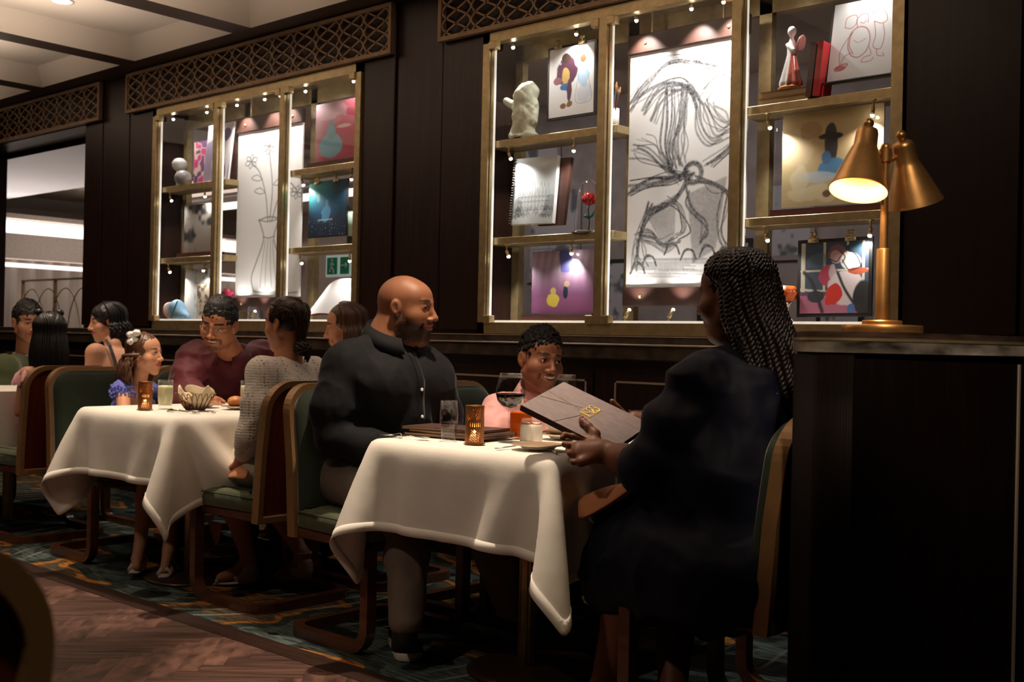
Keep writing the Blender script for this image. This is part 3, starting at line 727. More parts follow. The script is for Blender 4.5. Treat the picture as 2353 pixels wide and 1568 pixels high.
# --- abstract drawings and paintings (plain stand-ins)
def charcoal(U, W_, asp):
    rnd = random.Random(11); st = []
    def fan(c0, c1, n, wd, ink, jit=.02):      # bundle of roughly parallel curves between two guide curves
        for i in range(n):
            t = i/(n-1)*1.0; pts = []
            for a, b in zip(c0, c1): pts.append((a[0]*(1-t)+b[0]*t+rnd.gauss(0, jit), a[1]*(1-t)+b[1]*t+rnd.gauss(0, jit*.5)))
            st.append((curve(pts, 8), wd*rnd.uniform(.5, 1.5), ink*rnd.uniform(.6, 1.1)))
    fan([(.0, .74), (.12, .84), (.35, .93), (.62, .91)], [(.0, .82), (.18, .90), (.42, .955), (.80, .86)], 9, .006, .8)
    fan([(.02, .80), (.22, .86), (.46, .86), (.58, .78)], [(.25, .70), (.36, .78), (.50, .80), (.60, .74)], 12, .009, .85)
    fan([(.30, .84), (.34, .70), (.30, .58), (.36, .50)], [(.55, .82), (.50, .70), (.48, .60), (.50, .52)], 16, .008, .8)
    fan([(.60, .88), (.74, .92), (.90, .88), (.98, .80)], [(.66, .76), (.76, .80), (.86, .78), (.94, .70)], 10, .006, .75)
    fan([(.56, .76), (.60, .66), (.70, .58), (.82, .60)], [(.74, .74), (.78, .70), (.88, .66), (.96, .70)], 13, .006, .7)
    fan([(.96, .72), (.98, .62), (.90, .55), (.74, .49)], [(.90, .68), (.92, .62), (.84, .56), (.66, .50)], 8, .008, .8)
    fan([(.12, .66), (.24, .62), (.30, .54), (.44, .47)], [(.02, .56), (.14, .54), (.28, .50), (.46, .45)], 10, .007, .75)
    fan([(.02, .44), (.20, .47), (.40, .46), (.54, .475)], [(.02, .40), (.18, .42), (.38, .43), (.54, .455)], 7, .010, .9)
    fan([(.24, .33), (.38, .36), (.48, .41), (.54, .45)], [(.20, .31), (.36, .345), (.47, .40), (.54, .445)], 4, .010, .95)
    fan([(.58, .45), (.72, .42), (.86, .38), (.90, .31)], [(.62, .44), (.74, .40), (.86, .35), (.92, .33)], 5, .009, .9)
    for a in np.linspace(0, 6.28, 10): pass
    for r_, k in ((.075, .95), (.060, .8), (.083, .6)):
        st.append(([(.57+r_*math.cos(a), .468+r_*.62/asp*1.6*math.sin(a)) for a in np.linspace(0, 6.5, 30)], .010, k))
    fan([(.34, .36), (.46, .32), (.50, .25), (.44, .21)], [(.38, .36), (.49, .32), (.52, .25), (.46, .21)], 4, .010, .95)
    for i in range(26):      # diagonal hatching in two long patches
        y = .40-.011*i; st.append(([(.54+.002*i, y-.02), (.84-.003*i, y+.035)], .012, .48))
    for i in range(18):
        y = .335-.009*i; st.append(([(.17+.01*i, y-.015), (.42, y+.045-.002*i)], .010, .46))
    fan([(.50, .41), (.55, .33), (.66, .27), (.66, .18)], [(.54, .41), (.59, .33), (.68, .25), (.67, .18)], 3, .009, .8)
    fan([(.84, .38), (.82, .28), (.80, .20), (.88, .13)], [(.90, .40), (.85, .28), (.83, .20), (.94, .12)], 4, .007, .8)
    fan([(.18, .34), (.10, .24), (.06, .16), (.02, .08)], [(.26, .34), (.14, .22), (.14, .14), (.20, .10)], 8, .008, .75)
    fan([(.10, .24), (.22, .24), (.32, .20), (.44, .21)], [(.12, .20), (.22, .18), (.34, .15), (.46, .17)], 9, .008, .75)
    for cx, cy in ((.10, .085), (.20, .115), (.54, .135), (.70, .145), (.84, .13), (.40, .16)):
        for q in range(3):
            st.append((curve([(cx-.06, cy-.02), (cx-.02, cy+.02*rnd.uniform(.6, 1.4)), (cx+.04, cy+.015), (cx+.07, cy-.02)], 6), .007, .85))
    for i in range(16):
        y = .125-.005*i; x = rnd.uniform(.0, .3); st.append(([(x, y), (x+.3, y-.004), (x+rnd.uniform(.4, .68), y-.008)], .006, .4))
    ink = stroke_field(U, W_, asp, st)
    p = np.stack([U*60, W_*asp*60, 0*U], 1); g = vnoise(p, 5)*.5+vnoise(p*2.1, 6)*.5
    ink = np.clip(ink*(.86+.28*g), 0, 1)
    sm = np.clip((vnoise(np.stack([U*5, W_*asp*5, 0*U], 1), 9)+.1), 0, 1)*.28*np.clip(1-np.hypot((U-.45)/.6, (W_-.55)/.5), 0, 1)
    return mixc(PAPERC, (.02, .02, .03), np.clip(ink+sm, 0, 1)*.985)
def lily(U, W_, asp):          # thin pencil study of a tall fluted vase with three arching stems
    L_ = []
    def ln(pts, w_=.009, k=.75): L_.append((curve(pts, 8), w_, k))
    ln([(.36, .46), (.40, .42), (.44, .34), (.34, .22), (.26, .12), (.30, .04)], .010); ln([(.68, .46), (.64, .42), (.60, .34), (.70, .22), (.78, .12), (.74, .04)], .010)
    ln([(.36, .46), (.52, .475), (.68, .46)]); ln([(.36, .46), (.52, .447), (.68, .46)], .007); ln([(.43, .36), (.52, .35), (.61, .36)], .007)
    for x0, x1 in ((.47, .40), (.51, .48), (.55, .58), (.58, .66)): ln([(x0, .34), ((x0+x1)/2-.01, .2), (x1, .06)], .006, .6)
    ln([(.30, .04), (.52, .028), (.74, .04)], .010); ln([(.02, .012), (.25, .015), (.60, .02), (.97, .03)], .007)
    ln([(.50, .45), (.46, .60), (.36, .74), (.24, .80)], .009); ln([(.53, .45), (.56, .64), (.52, .80), (.50, .86)], .009); ln([(.56, .45), (.66, .58), (.80, .66), (.92, .62)], .009)
    for cx, cy, r in ((.22, .815, .10), (.50, .89, .12), (.93, .60, .09)):
        for a in range(6):
            th = a*1.047+.3; ex_, ey_ = math.cos(th)*r, math.sin(th)*r*.42
            ln([(cx, cy), (cx+ex_*.6-ey_*.5, cy+ey_*.6+ex_*.15), (cx+ex_, cy+ey_), (cx+ex_*.6+ey_*.5, cy+ey_*.6-ex_*.15), (cx, cy)], .007, .65)
    for x, y, d in ((.45, .62, -1), (.57, .66, 1), (.70, .60, 1), (.40, .70, -1)): ln([(x, y), (x+.08*d, y+.03), (x+.17*d, y+.015), (x+.08*d, y-.005), (x, y)], .007, .65)
    ink = stroke_field(U, W_, asp, L_); return mixc((.79, .80, .81), (.09, .09, .10), ink*.85)
def two_figs(U, W_, asp):
    c = np.tile(PAPERC, (len(U), 1))
    def put(a, col): nonlocal c; c = c*(1-a[:, None])+np.array(col)*a[:, None]
    put(blot(U, W_, asp, .40, .66, .23, .22, 1), (.10, .035, .07)); put(blot(U, W_, asp, .38, .84, .10, .08, 2), (.06, .035, .03))
    put(blot(U, W_, asp, .20, .52, .10, .06, 21), (.28, .11, .15)); put(blot(U, W_, asp, .38, .58, .09, .12, 3), (.55, .38, .12)); put(blot(U, W_, asp, .36, .42, .11, .05, 4), (.04, .14, .38))
    put(blot(U, W_, asp, .46, .36, .06, .16, 5), (.10, .035, .07)); put(blot(U, W_, asp, .33, .15, .07, .045, 6), (.25, .12, .03)); put(blot(U, W_, asp, .47, .17, .07, .045, 7), (.25, .12, .03))
    put(blot(U, W_, asp, .77, .55, .13, .17, 8)*.75, (.35, .58, .80)); put(blot(U, W_, asp, .78, .30, .19, .15, 9)*.35, (.40, .55, .75)); put(blot(U, W_, asp, .76, .80, .06, .06, 10), (.38, .08, .04))
    put(stroke_field(U, W_, asp, [(curve([(.68, .62), (.62, .40), (.60, .2), (.75, .15), (.95, .2), (.9, .45), (.84, .64)], 8), .006, .6)]), (.12, .2, .35))
    return c
def redline(U, W_, asp):        # looping red pencil study of jugs and ribbons
    L_ = []
    def ln(pts, w_=.007, k=.8): L_.append((curve(pts, 8), w_, k))
    ln([(.35, .30), (.28, .42), (.30, .58), (.42, .66), (.56, .62), (.62, .48), (.58, .34), (.46, .27), (.35, .30)], .010)
    ln([(.18, .20), (.16, .36), (.24, .50), (.34, .60)]); ln([(.12, .16), (.20, .20), (.30, .20), (.24, .14), (.13, .13), (.10, .16)], .013)
    ln([(.40, .66), (.38, .76), (.46, .82), (.55, .80), (.56, .70)]); ln([(.20, .68), (.22, .80), (.36, .82), (.38, .72), (.30, .66), (.20, .68)]); ln([(.52, .84), (.56, .90), (.62, .86), (.56, .83)])
    ln([(.74, .98), (.68, .92), (.72, .86), (.80, .88), (.82, .95), (.74, .98)], .009); ln([(.62, .80), (.70, .84), (.80, .82), (.86, .70), (.78, .66), (.66, .70)])
    ln([(.66, .70), (.70, .52), (.68, .38), (.80, .34), (.84, .50), (.80, .66)]); ln([(.62, .38), (.66, .28), (.56, .26), (.52, .20), (.66, .20), (.70, .24)]); ln([(.74, .34), (.76, .26), (.86, .24), (.84, .28)])
    ln([(.36, .50), (.44, .46), (.56, .50)], .005); ln([(.34, .34), (.24, .30), (.20, .22)]); ln([(.44, .72), (.50, .70), (.53, .74)], .006); ln([(.32, .60), (.30, .44), (.38, .32)], .008)
    ink = stroke_field(U, W_, asp, L_); c = mixc((.80, .82, .85), (.45, .03, .05), ink*.9)
    p = blot(U, W_, asp, .20, .165, .09, .03, 3)*.8; return c*(1-p[:, None])+np.array((.5, .03, .04))*p[:, None]
def townscape(U, W_, asp):      # grey rooftops among trees under a soft sky
    sky = vnoise(np.stack([U*4-W_*2, W_*asp*9, 0*U], 1), 3)*.12; c = np.clip(.62+sky, 0, 1)[:, None]*np.array([.86, .95, 1.0])*np.ones((1, 3))
    c = c*(1+.25*np.exp(-((U-.35)/.25)**2)[:, None]); rnd = random.Random(4); L_ = []
    for k in range(9):
        x = .16+.085*k; h = .18+.16*rnd.random()+(.14 if k in (4,) else 0); w_ = .03
        L_.append(([(x-w_, .2), (x-w_, .2+h), (x, .2+h+.09), (x+w_, .2+h), (x+w_, .2)], .006, .6))
        for q in range(3): L_.append(([(x-.01, .24+.07*q), (x-.01, .27+.07*q)], .008, .6))
    for y in (.20, .33, .40): L_.append(([(.12, y), (.5, y+.008), (.9, y)], .007, .55))
    for k in range(70):
        x = rnd.choice((rnd.uniform(.02, .25), rnd.uniform(.70, .98), rnd.uniform(.1, .9))); y = rnd.uniform(.08, .22)
        L_.append((curve([(x-.04, y), (x-.01, y+.04), (x+.02, y+.03), (x+.045, y-.01)], 4), .009, .5))
    ink = stroke_field(U, W_, asp, L_)
    d = np.clip(blot(U, W_, asp, .10, .22, .14, .16, 8)*.5+blot(U, W_, asp, .9, .24, .14, .2, 9)*.5, 0, .6)
    c = c*(1-ink*.8)[:, None]*(1-d*.7)[:, None]; return np.clip(c, .03, .85)
def hall(U, W_, asp):        # violet interior with a yellow patch and a small dark one
    c = mixc((.34, .13, .28), (.42, .30, .38), (W_-.3)*2.2); s = .5+.5*np.sin(U*52+2*np.sin(W_*4)); c = c*(.82+.28*s*np.clip(W_*2-.7, 0, 1))[:, None]
    def put(a, col): nonlocal c; c = c*(1-a[:, None])+np.array(col)*a[:, None]
    put(blot(U, W_, asp, .55, .84, .12, .26, 12, .2)*.9, (.05, .06, .22)); put(blot(U, W_, asp, .58, .60, .26, .06, 13, .3)*.7, (.30, .20, .25)); put(blot(U, W_, asp, .5, .1, .55, .20, 14, .1)*.5, (.38, .12, .28))
    put(blot(U, W_, asp, .36, .21, .115, .13, 15, .2), (.85, .68, .10)); put(blot(U, W_, asp, .36, .36, .05, .06, 25, .2), (.75, .55, .20))
    put(blot(U, W_, asp, .56, .34, .045, .11, 16), (.02, .03, .07)); put(blot(U, W_, asp, .58, .47, .05, .05, 17), (.55, .38, .25)); return c
def village(U, W_, asp):     # warm yellow square with a dark fountain shape
    c = mixc((.66, .55, .30), (.60, .42, .20), W_+.2*vnoise(np.stack([U*4, W_*4, 0*U], 1), 2))
    def put(a, col): nonlocal c; c = c*(1-a[:, None])+np.array(col)*a[:, None]
    put(blot(U, W_, asp, .12, .62, .20, .20, 1, .15)*.6, (.72, .58, .36)); put(blot(U, W_, asp, .30, .80, .12, .10, 2)*.6, (.42, .24, .12)); put(blot(U, W_, asp, .80, .66, .16, .16, 3)*.6, (.68, .50, .28))
    put(blot(U, W_, asp, .50, .66, .07, .24, 4, .15), (.06, .06, .06)); put(blot(U, W_, asp, .50, .72, .13, .035, 5, .2), (.05, .05, .05)); put(blot(U, W_, asp, .52, .38, .17, .10, 6), (.12, .30, .52))
    put(blot(U, W_, asp, .45, .50, .05, .08, 7), (.10, .22, .42)); put(blot(U, W_, asp, .38, .30, .22, .06, 8)*.8, (.55, .66, .74)); put(blot(U, W_, asp, .32, .14, .20, .10, 9, .4)*.9, (.80, .72, .46)); put(blot(U, W_, asp, .46, .12, .05, .04, 10), (.22, .14, .08))
    put(blot(U, W_, asp, .2, .32, .09, .16, 11, .4)*.7, (.78, .72, .50)); put(blot(U, W_, asp, .72, .24, .12, .10, 12, .4)*.6, (.80, .72, .46)); return c
def window_scene(U, W_, asp):    # casement and red drapery, bold flat shapes
    c = np.tile(np.array([.05, .075, .12]), (len(U), 1)); 
    def put(a, col): nonlocal c; c = c*(1-a[:, None])+np.array(col)*a[:, None]
    fr = (np.abs(U-.36) < .02) | (np.abs(W_-.60) < .015) | (np.abs(U-.04) < .03) | (np.abs(W_-.34+U*.1) < .018) | (np.abs(U-.93) < .02) | (np.abs(U-.70) < .015)
    put((fr & (W_ > .3)).astype(float), (.52, .52, .40)); put(blot(U, W_, asp, .24, .74, .14, .10, 1, .4)*.6, (.10, .16, .22))
    put((W_ < .26+.02*np.sin(U*6)).astype(float), (.40, .14, .22)); put(((W_ > .25) & (W_ < .30)).astype(float), (.12, .06, .14))
    put(blot(U, W_, asp, .55, .84, .15, .14, 2, .15), (.20, .10, .12)); put(blot(U, W_, asp, .52, .80, .10, .10, 20, .2), (.48, .30, .30)); put(blot(U, W_, asp, .44, .52, .15, .16, 3, .2), (.42, .06, .10)); put(blot(U, W_, asp, .48, .56, .06, .12, 26, .2), (.50, .42, .44))
    put(blot(U, W_, asp, .74, .72, .16, .14, 4, .1), (.82, .80, .78)); put(blot(U, W_, asp, .80, .90, .14, .07, 5, .1), (.03, .07, .10)); put(blot(U, W_, asp, .66, .36, .26, .26, 6, .15), (.66, .58, .60))
    put(blot(U, W_, asp, .50, .26, .14, .14, 7, .3), (.60, .04, .03)); put(blot(U, W_, asp, .86, .58, .16, .05, 8, .2), (.45, .10, .05)); put(blot(U, W_, asp, .93, .20, .16, .26, 9, .08), (.03, .03, .035)); put(blot(U, W_, asp, .24, .24, .12, .08, 10, .2), (.035, .04, .05))
    put(stroke_field(U, W_, asp, [(curve([(.06, .58), (.18, .44), (.26, .24), (.34, .02)], 8), .030, 1), (curve([(.56, .56), (.66, .34), (.82, .10)], 8), .022, 1)]), (.03, .032, .035))
    put(stroke_field(U, W_, asp, [(curve([(.44, .76), (.54, .72), (.60, .80)], 6), .008, 1), (curve([(.62, .74), (.72, .60), (.86, .62)], 6), .008, 1), (curve([(.60, .86), (.66, .78), (.62, .70)], 6), .008, 1), (curve([(.70, .9), (.82, .8), (.9, .64)], 6), .01, 1)]), (.02, .02, .03))
    put(blot(U, W_, asp, .76, .05, .06, .08, 11), (.08, .15, .35)); return c
def gown(U, W_, asp):         # soft blue bell shape on red
    c = mixc((.52, .10, .14), (.60, .34, .38), (.4-U)*2.2+(W_-.4)*1.2)
    def put(a, col): nonlocal c; c = c*(1-a[:, None])+np.array(col)*a[:, None]
    put(blot(U, W_, asp, .28, .88, .35, .2, 2, .3)*.5, (.70, .50, .55)); put(blot(U, W_, asp, .75, .55, .3, .2, 32, .3)*.5, (.62, .06, .14)); put(blot(U, W_, asp, .31, .24, .25, .22, 1, .12), (.25, .50, .60)); put(blot(U, W_, asp, .33, .48, .10, .12, 3, .15), (.22, .42, .52)); put(blot(U, W_, asp, .34, .64, .055, .05, 4), (.20, .30, .36))
    put(blot(U, W_, asp, .60, .56, .16, .03, 6)*.9, (.80, .55, .50)); return c
def nightblue(U, W_, asp):
    c = mixc((.008, .02, .05), (.01, .05, .09), W_)
    def put(a, col): nonlocal c; c = c*(1-a[:, None])+np.array(col)*a[:, None]
    put(np.clip(1-np.hypot(U/.75, (1-W_)/.6), 0, 1), (.02, .34, .30)); put(np.clip(1-np.hypot((U-.42)/.45, (W_-.6)/.4), 0, 1)*.8, (.02, .20, .42))
    put(blot(U, W_, asp, .47, .42, .12, .17, 3)*.8, (.10, .40, .70)); put(blot(U, W_, asp, .49, .60, .05, .08, 4)*.7, (.16, .42, .62)); put(blot(U, W_, asp, .25, .72, .05, .09, 5)*.5, (.2, .55, .6))
    p = (vnoise(np.stack([U*60, W_*60, 0*U], 1), 8) > .62) & (W_ < .3); put(p*.6, (.35, .6, .7)); put(((W_ > .29) & (W_ < .31) & (U > .25) & (U < .65))*.8, (.5, .6, .65)); return c
def greyblocks(seed, dark=(.06, .06, .06), light=(.62, .60, .57), f=5.0):
    def fn(U, W_, asp):
        n = vnoise(np.stack([U*f, W_*asp*f, 0*U], 1), seed)+.5*vnoise(np.stack([U*f*2.6, W_*asp*f*2.6, 0*U], 1), seed+1)
        return mixc(light, dark, np.clip((n-.05)*2.2, 0, 1))
    return fn
def colblocks(seed, cols, f=3.0):
    def fn(U, W_, asp):
        n = vnoise(np.stack([U*f, W_*asp*f, 0*U], 1), seed)*.9+.5; k = np.clip(n*len(cols), 0, len(cols)-1.001); i = k.astype(int)
        C = np.array(cols); fr = np.clip((k-i-.35)*3, 0, 1)[:, None]; return C[i]*(1-fr)+C[np.minimum(i+1, len(cols)-1)]*fr
    return fn
def acrylic(name, label, a, b, h, paint, base=True, depth=.035, nu=120, nv=90):
    """painting standing inside a thick clear block on a wooden foot; a, b = lower front corners"""
    a = np.array(a); b = np.array(b); ex = b-a; w_ = np.linalg.norm(ex); ex /= w_; up = V(0, 0, 1); nz = np.cross(ex, up); nz = nz if nz[1] < 0 else -nz
    t = thing(name, label, 'framed picture', (a+b)/2)
    m = MB(); f0 = .03 if base else 0.0
    if base: mm = MB(); mm.obox((a+b)/2+up*.015-nz*.01, ex, up, nz, w_/2+.015, .015, depth*.9); mm.build('wooden_foot', mat('foot_wood', (.09, .028, .018), .4), t)
    m.obox((a+b)/2+up*(f0+h/2)-nz*.01, ex, up, nz, w_/2, h/2, depth/2); m.build('clear_block', ACRYL, t)
    q = a-nz*.012+up*(f0+.01); i = .02
    mm = MB(); mm.obox((a+b)/2+up*(f0+h/2)-nz*.017, ex, up, nz, w_/2-i, h/2-.012, .002); mm.build('backing_board', WHITEP, t)
    sheet('picture', q+ex*i, q+ex*(w_-i), q+ex*i+up*(h-.022), paint, nu, nv, t, .0015); return t

# ---- contents of the nearer case
S1, S2, SB = 2.104, 1.619, 1.202     # shelf tops left; base
R1, R2 = 2.099, 1.635
CLR = lambda px, py, Y, z=None: (lambda p: p if z is None else V(p[0], p[1], z))(P(px, py, Y))
def case_items():
    # big hanging sketch
    bl = P(1438, 664, 4.235); br = P(1694, 667, 4.235); tl = P(1450, 126, 4.235); zb, zt = bl[2], tl[2]
    x0, x1 = bl[0], br[0]+.03
    t = thing('hanging_sketch', 'large charcoal sketch sheet hanging between two dark leather bars', 'sketch', ((x0+x1)/2, 4.24, zb))
    m = MB(); m.box((x0, 4.236, zb), (x1, 4.244, zt)); m.build('backing_sheet', PAPER, t)
    sheet('drawing', (x0, 4.235, zb), (x1, 4.235, zb), (x0, 4.235, zt), charcoal, 300, 560, t)
    for n_, z in (('top_bar', zt-.005), ('bottom_bar', zb-.082)):
        m = MB(); m.box((x0-.012, 4.222, z), (x1+.005, 4.252, z+.087), .004); o = m.build(n_, DARKBROWN, t)
        for x in (x0+.09, x1-.09):
            m = MB(); m.ball((x, 4.221, z+.045), (.009, .006, .009), 10, 6); m.build('stud', BRASS, o, True)
    # framed two-figure sheet on the top left shelf
    board('clipboard_drawing', 'clipped drawing with a plum patch and a pale blue patch on black board', 'drawing', P(1256, 279, 4.18), P(1368, 262, 4.18), P(1260, 112, 4.215), two_figs, margin=.012, clips=2)
    board('clipboard_drawing', 'bluish-white sheet with red looping pencil study leaning on top right shelf', 'drawing', P(1894, 196, 4.17), P(2052, 174, 4.17), P(1915, 8, 4.20), redline, margin=.010, nu=150, nv=180)
    m = MB(); a = P(1890, 197, 4.15); b = P(2056, 172, 4.15); m.tube([a-V(0, 0, .0)+V(0, 0, .006), b+V(0, 0, .006)], .006, 8); 
    tag(m.build('easel_ledge', BLACKP), 'slim dark ledge in front of the red pencil study', 'ledge')
    # sketchbook and folder
    bl = P(1174, 517, 4.17); br = P(1269, 512, 4.17); tl = P(1187, 366, 4.205)
    t = board('sketchbook', 'ring-bound sketchbook showing a grey rooftop drawing on the middle shelf', 'sketchbook', bl, br, tl, townscape, thick=.022, margin=.0015, mt=PAPER, nu=120, nv=150)
    m = MB()
    for k in range(26):
        q = np.array(bl)+(np.array(tl)-bl)*(k+.5)/26; m.tube([q+V(.008*math.cos(a)-.002, -.004+.010*math.sin(a), 0) for a in np.linspace(0, 6.28, 9)], .0014, 4)
    m.build('wire_binding', mat('binding_wire', (.12, .12, .12), .3, metal=1), t)
    bl = P(1264, 516, 4.215); br = P(1303, 516, 4.215); tl = P(1283, 356, 4.235); 
    t = thing('leather_folder', 'brown leather folder standing behind the ring-bound sketchbook', 'folder', (bl+br)/2)
    m = MB(); ex = V(1, 0, 0); m.obox((bl+br)/2+V(-.03, .01, .16), V(1, .1, 0), V(-.1, 1, .0), V(.04, .1, 1), .075, .012, .165); m.build('cover', DARKBROWN, t)
    acrylic('acrylic_framed_picture', 'clear-block framed violet scene with a yellow patch on the case floor', V(P(1210, 737, 4.19)[0], 4.19, SB), V(P(1366, 737, 4.19)[0], 4.19, SB), .325, hall)
    acrylic('acrylic_framed_picture', 'clear-block framed warm yellow scene behind the brass lamp', V(P(1782, 484, 4.19)[0], 4.19, R2), V(P(2036, 484, 4.19)[0], 4.19, R2), .405, village)
    board('clipboard_drawing', 'black-framed clipped picture of bold red, white and navy shapes', 'drawing', P(1830, 729, 4.17), P(2002, 727, 4.17), P(1834, 553, 4.19), window_scene, margin=.014, clips=2, nu=160, nv=170)
    # paintbrushes in a white cup
    c = P(1406, 273, 4.19); c[2] = S1
    t = thing('brush_cup', 'white cup of paintbrushes at the right end of the top left shelf', 'cup', c)
    m = MB(); m.lathe([(.030, 0), (.034, .004), (.034, .085), (.031, .085), (.031, .01), (.0001, .01)], c, 24); m.build('cup', WHITEP, t, True)
    rnd = random.Random(2); 
    for k in range(9):
        a = rnd.uniform(0, 6.28); q = c+V(.018*math.cos(a), .018*math.sin(a), .02); e = q+V(rnd.uniform(-.03, .03), rnd.uniform(-.02, .02), rnd.uniform(.12, .16))
        m = MB(); m.tube([q, e], .003, 6); o = tag(m.build('paintbrush', mat('brush_handle_%d' % k, rnd.choice([(.30, .12, .04), (.10, .03, .02), (.03, .07, .18), (.35, .17, .06)]), .4)), 'one of nine thin paintbrushes standing bristles up in the white cup', 'paintbrush', 'paintbrushes in the white cup')
        m = MB(); d = (e-q)/np.linalg.norm(e-q); m.tube([e, e+d*.012, e+d*.035], [.0045, .007, .002], 8); m.build('bristles', mat('bristle_%d' % k, (.25, .11, .04), .8), o, world=False)
    # cream plaster figurine
    c = P(1205, 296, 4.19); c[2] = S1; f = Fld(c+V(-.14, -.09, -.005), c+V(.12, .09, .30), .004)
    f.ell(c+V(0, 0, .12), (.07, .055, .085), .02).ell(c+V(.01, -.01, .205), (.062, .055, .06), .025).ell(c+V(.03, 0, .235), (.05, .05, .04), .02)
    f.cap(c+V(-.05, 0, .16), c+V(-.105, -.02, .20), .024, .018, .02).cap(c+V(.055, 0, .16), c+V(.075, -.02, .08), .026, .02, .02)
    f.cap(c+V(-.035, -.01, .07), c+V(-.045, -.025, .02), .030, .026, .02).cap(c+V(.04, -.01, .07), c+V(.05, -.02, .02), .032, .028, .02).ell(c+V(0, 0, .012), (.09, .06, .016), .02)
    v, q = f.mesh(); n = vnoise(v*70, 2)*.5+vnoise(v*33, 3); nn = (v-(c+V(0, 0, .13))); nn /= np.linalg.norm(nn, axis=1)[:, None]; v = v+nn*(n*.007)[:, None]
    tag(np_mesh('plaster_figurine', v, q, mat('plaster', (.62, .64, .50), .6, bump=.3, bscale=90)), 'cream plaster lumpy figurine on the top left shelf', 'figurine')
    # rose under a glass dome
    c = P(1353, 513, 4.20); c[2] = S2
    t = thing('glass_dome', 'clear glass bell dome with a finial on the middle shelf', 'glass dome', c)
    m = MB(); m.lathe([(.070, .004), (.068, .05), (.060, .15), (.052, .20), (.035, .235), (.012, .252), (.004, .262), (.010, .275), (.005, .29), (.008, .30), (.0001, .33)], c, 32)
    m.build('dome', ACRYL, t, True); m = MB(); m.lathe([(.082, 0), (.082, .004), (.074, .010), (.0001, .010)], c, 32); m.build('base_plate', mat('dome_base', (.15, .13, .12), .15, metal=.8), t, True)
    cc = c+V(0, 0, .011); t = thing('glass_rose', 'red glass rose on a green stem inside the clear dome', 'rose', cc)
    m = MB(); m.tube([cc, cc+V(.004, 0, .05), cc+V(-.006, 0, .10), cc+V(0, 0, .13)], .003, 6); m.build('stem', mat('stem_green', (.01, .05, .025), .15), t, True)
    for s in (-1, 1):
        m = MB(); m.tube([cc+V(0, 0, .06), cc+V(.02*s, 0, .075), cc+V(.035*s, 0, .10 if s > 0 else .07)], [(.004, .002), (.009, .002), (.001, .001)], 6); m.build('leaf', mat('leaf_green', (.01, .16, .08), .1), t, True)
    m = MB()
    for k in range(9):
        a = k*2.4; r = .014+.0022*k; h = .052-.002*k
        m.tube([cc+V(0, 0, .125), cc+V(r*.8*math.cos(a), r*.8*math.sin(a), .14), cc+V(r*math.cos(a), r*math.sin(a), .125+h)], [(.006, .004), (.012, .012), (.013, .006)], 8)
    m.lathe([(.008, .122), (.020, .135), (.027, .165), (.024, .178), (.012, .172), (.0001, .165)], cc, 16)
    m.build('bloom', mat('rose_red', (.45, .006, .01), .12, coat=.5), t, True)
    # books and lady figurine, top right shelf
    zz = R1; px0 = P(1745, 212, 4.16)[0]; px1 = P(1862, 200, 4.16)[0]
    for k, (cl, dx, lb) in enumerate((((.20, .10, .04), 0, 'thick tan book lying under the other, top right shelf'), ((.30, .15, .05), .008, 'tan book lying on top of the other, under the figurine'))):
        t = thing('book', lb, 'book', ((px0+px1)/2, 4.19, zz)); m = MB(); m.box((px0+dx, 4.155, zz), (px1-dx, 4.245, zz+.004)); m.box((px0+dx, 4.155, zz+.024), (px1-dx, 4.245, zz+.028)); m.box((px1-dx-.004, 4.155, zz), (px1-dx, 4.245, zz+.028)); m.build('cover', mat('book_cloth', cl, .6), t)
        m = MB(); m.box((px0+dx+.003, 4.159, zz+.004), (px1-dx-.004, 4.241, zz+.024)); m.build('page_block', mat('pages', (.45, .33, .18), .8), t); zz += .0282
    for k, (a, cl, lb) in enumerate(((1872, (.09, .035, .02), 'slim brown book leaning beside the red one on the top right shelf'), (1888, (.50, .012, .018), 'bright red book leaning against the red pencil study'))):
        q = P(a, 200, 4.18); q[2] = R1; t = thing('book', lb, 'book', q); m = MB(); m.obox(q+V(.010, 0, .112), (1, 0, -.1), (0, 1, 0), (.1, 0, 1), .012, .055, .108); m.build('cover', mat('book_cloth', cl, .5), t)
    c = V((px0+px1)/2+.01, 4.195, zz)
    t = thing('porcelain_figurine', 'white and red draped porcelain figurine standing on two tan books', 'figurine', c)
    m = MB(); m.lathe([(.052, 0), (.052, .008), (.044, .016), (.0001, .016)], c, 28); m.build('base', mat('gilt_base', (.45, .20, .05), .35, metal=.3), t, True)
    f = Fld(c+V(-.06, -.06, .01), c+V(.09, .06, .30), .0035); f.cap(c+V(0, 0, .03), c+V(0, 0, .15), .045, .018, .01).ell(c+V(0, 0, .175), (.02, .015, .03), .01).cap(c+V(0, 0, .20), c+V(0, 0, .22), .009, .008, .01).ell(c+V(0, 0, .242), (.018, .018, .022), .006)
    f.cap(c+V(-.02, 0, .19), c+V(.02, -.02, .16), .008, .007, .008); v, q = f.mesh(); v[:, 2] += 0; r = np.arctan2(v[:, 1]-c[1], v[:, 0]-c[0]); k = np.clip((c[2]+.15-v[:, 2])/.12, 0, 1); d = v-c; d[:, 2] = 0; v = v+d*(.09*np.cos(r*9)*k)[:, None]
    col = np.where(((v[:, 0] > c[0]+.006) & (v[:, 2] < c[2]+.15))[:, None], np.array([[.60, .12, .09]]), np.array([[.72, .72, .74]])); np_mesh('body', v, q, mat('porcelain', (1, 1, 1), .2, vcol=True, coat=.4), t, True, col)
    m = MB(); R = rotm((.3, 0, 1), (0, 1, 0), (1, 0, -.3)); m.ball(c+V(.045, -.005, .185), (.035, .030, .010), 16, 8, R); m.build('sun_hat', mat('hat_pink', (.60, .22, .20), .4), t, True)
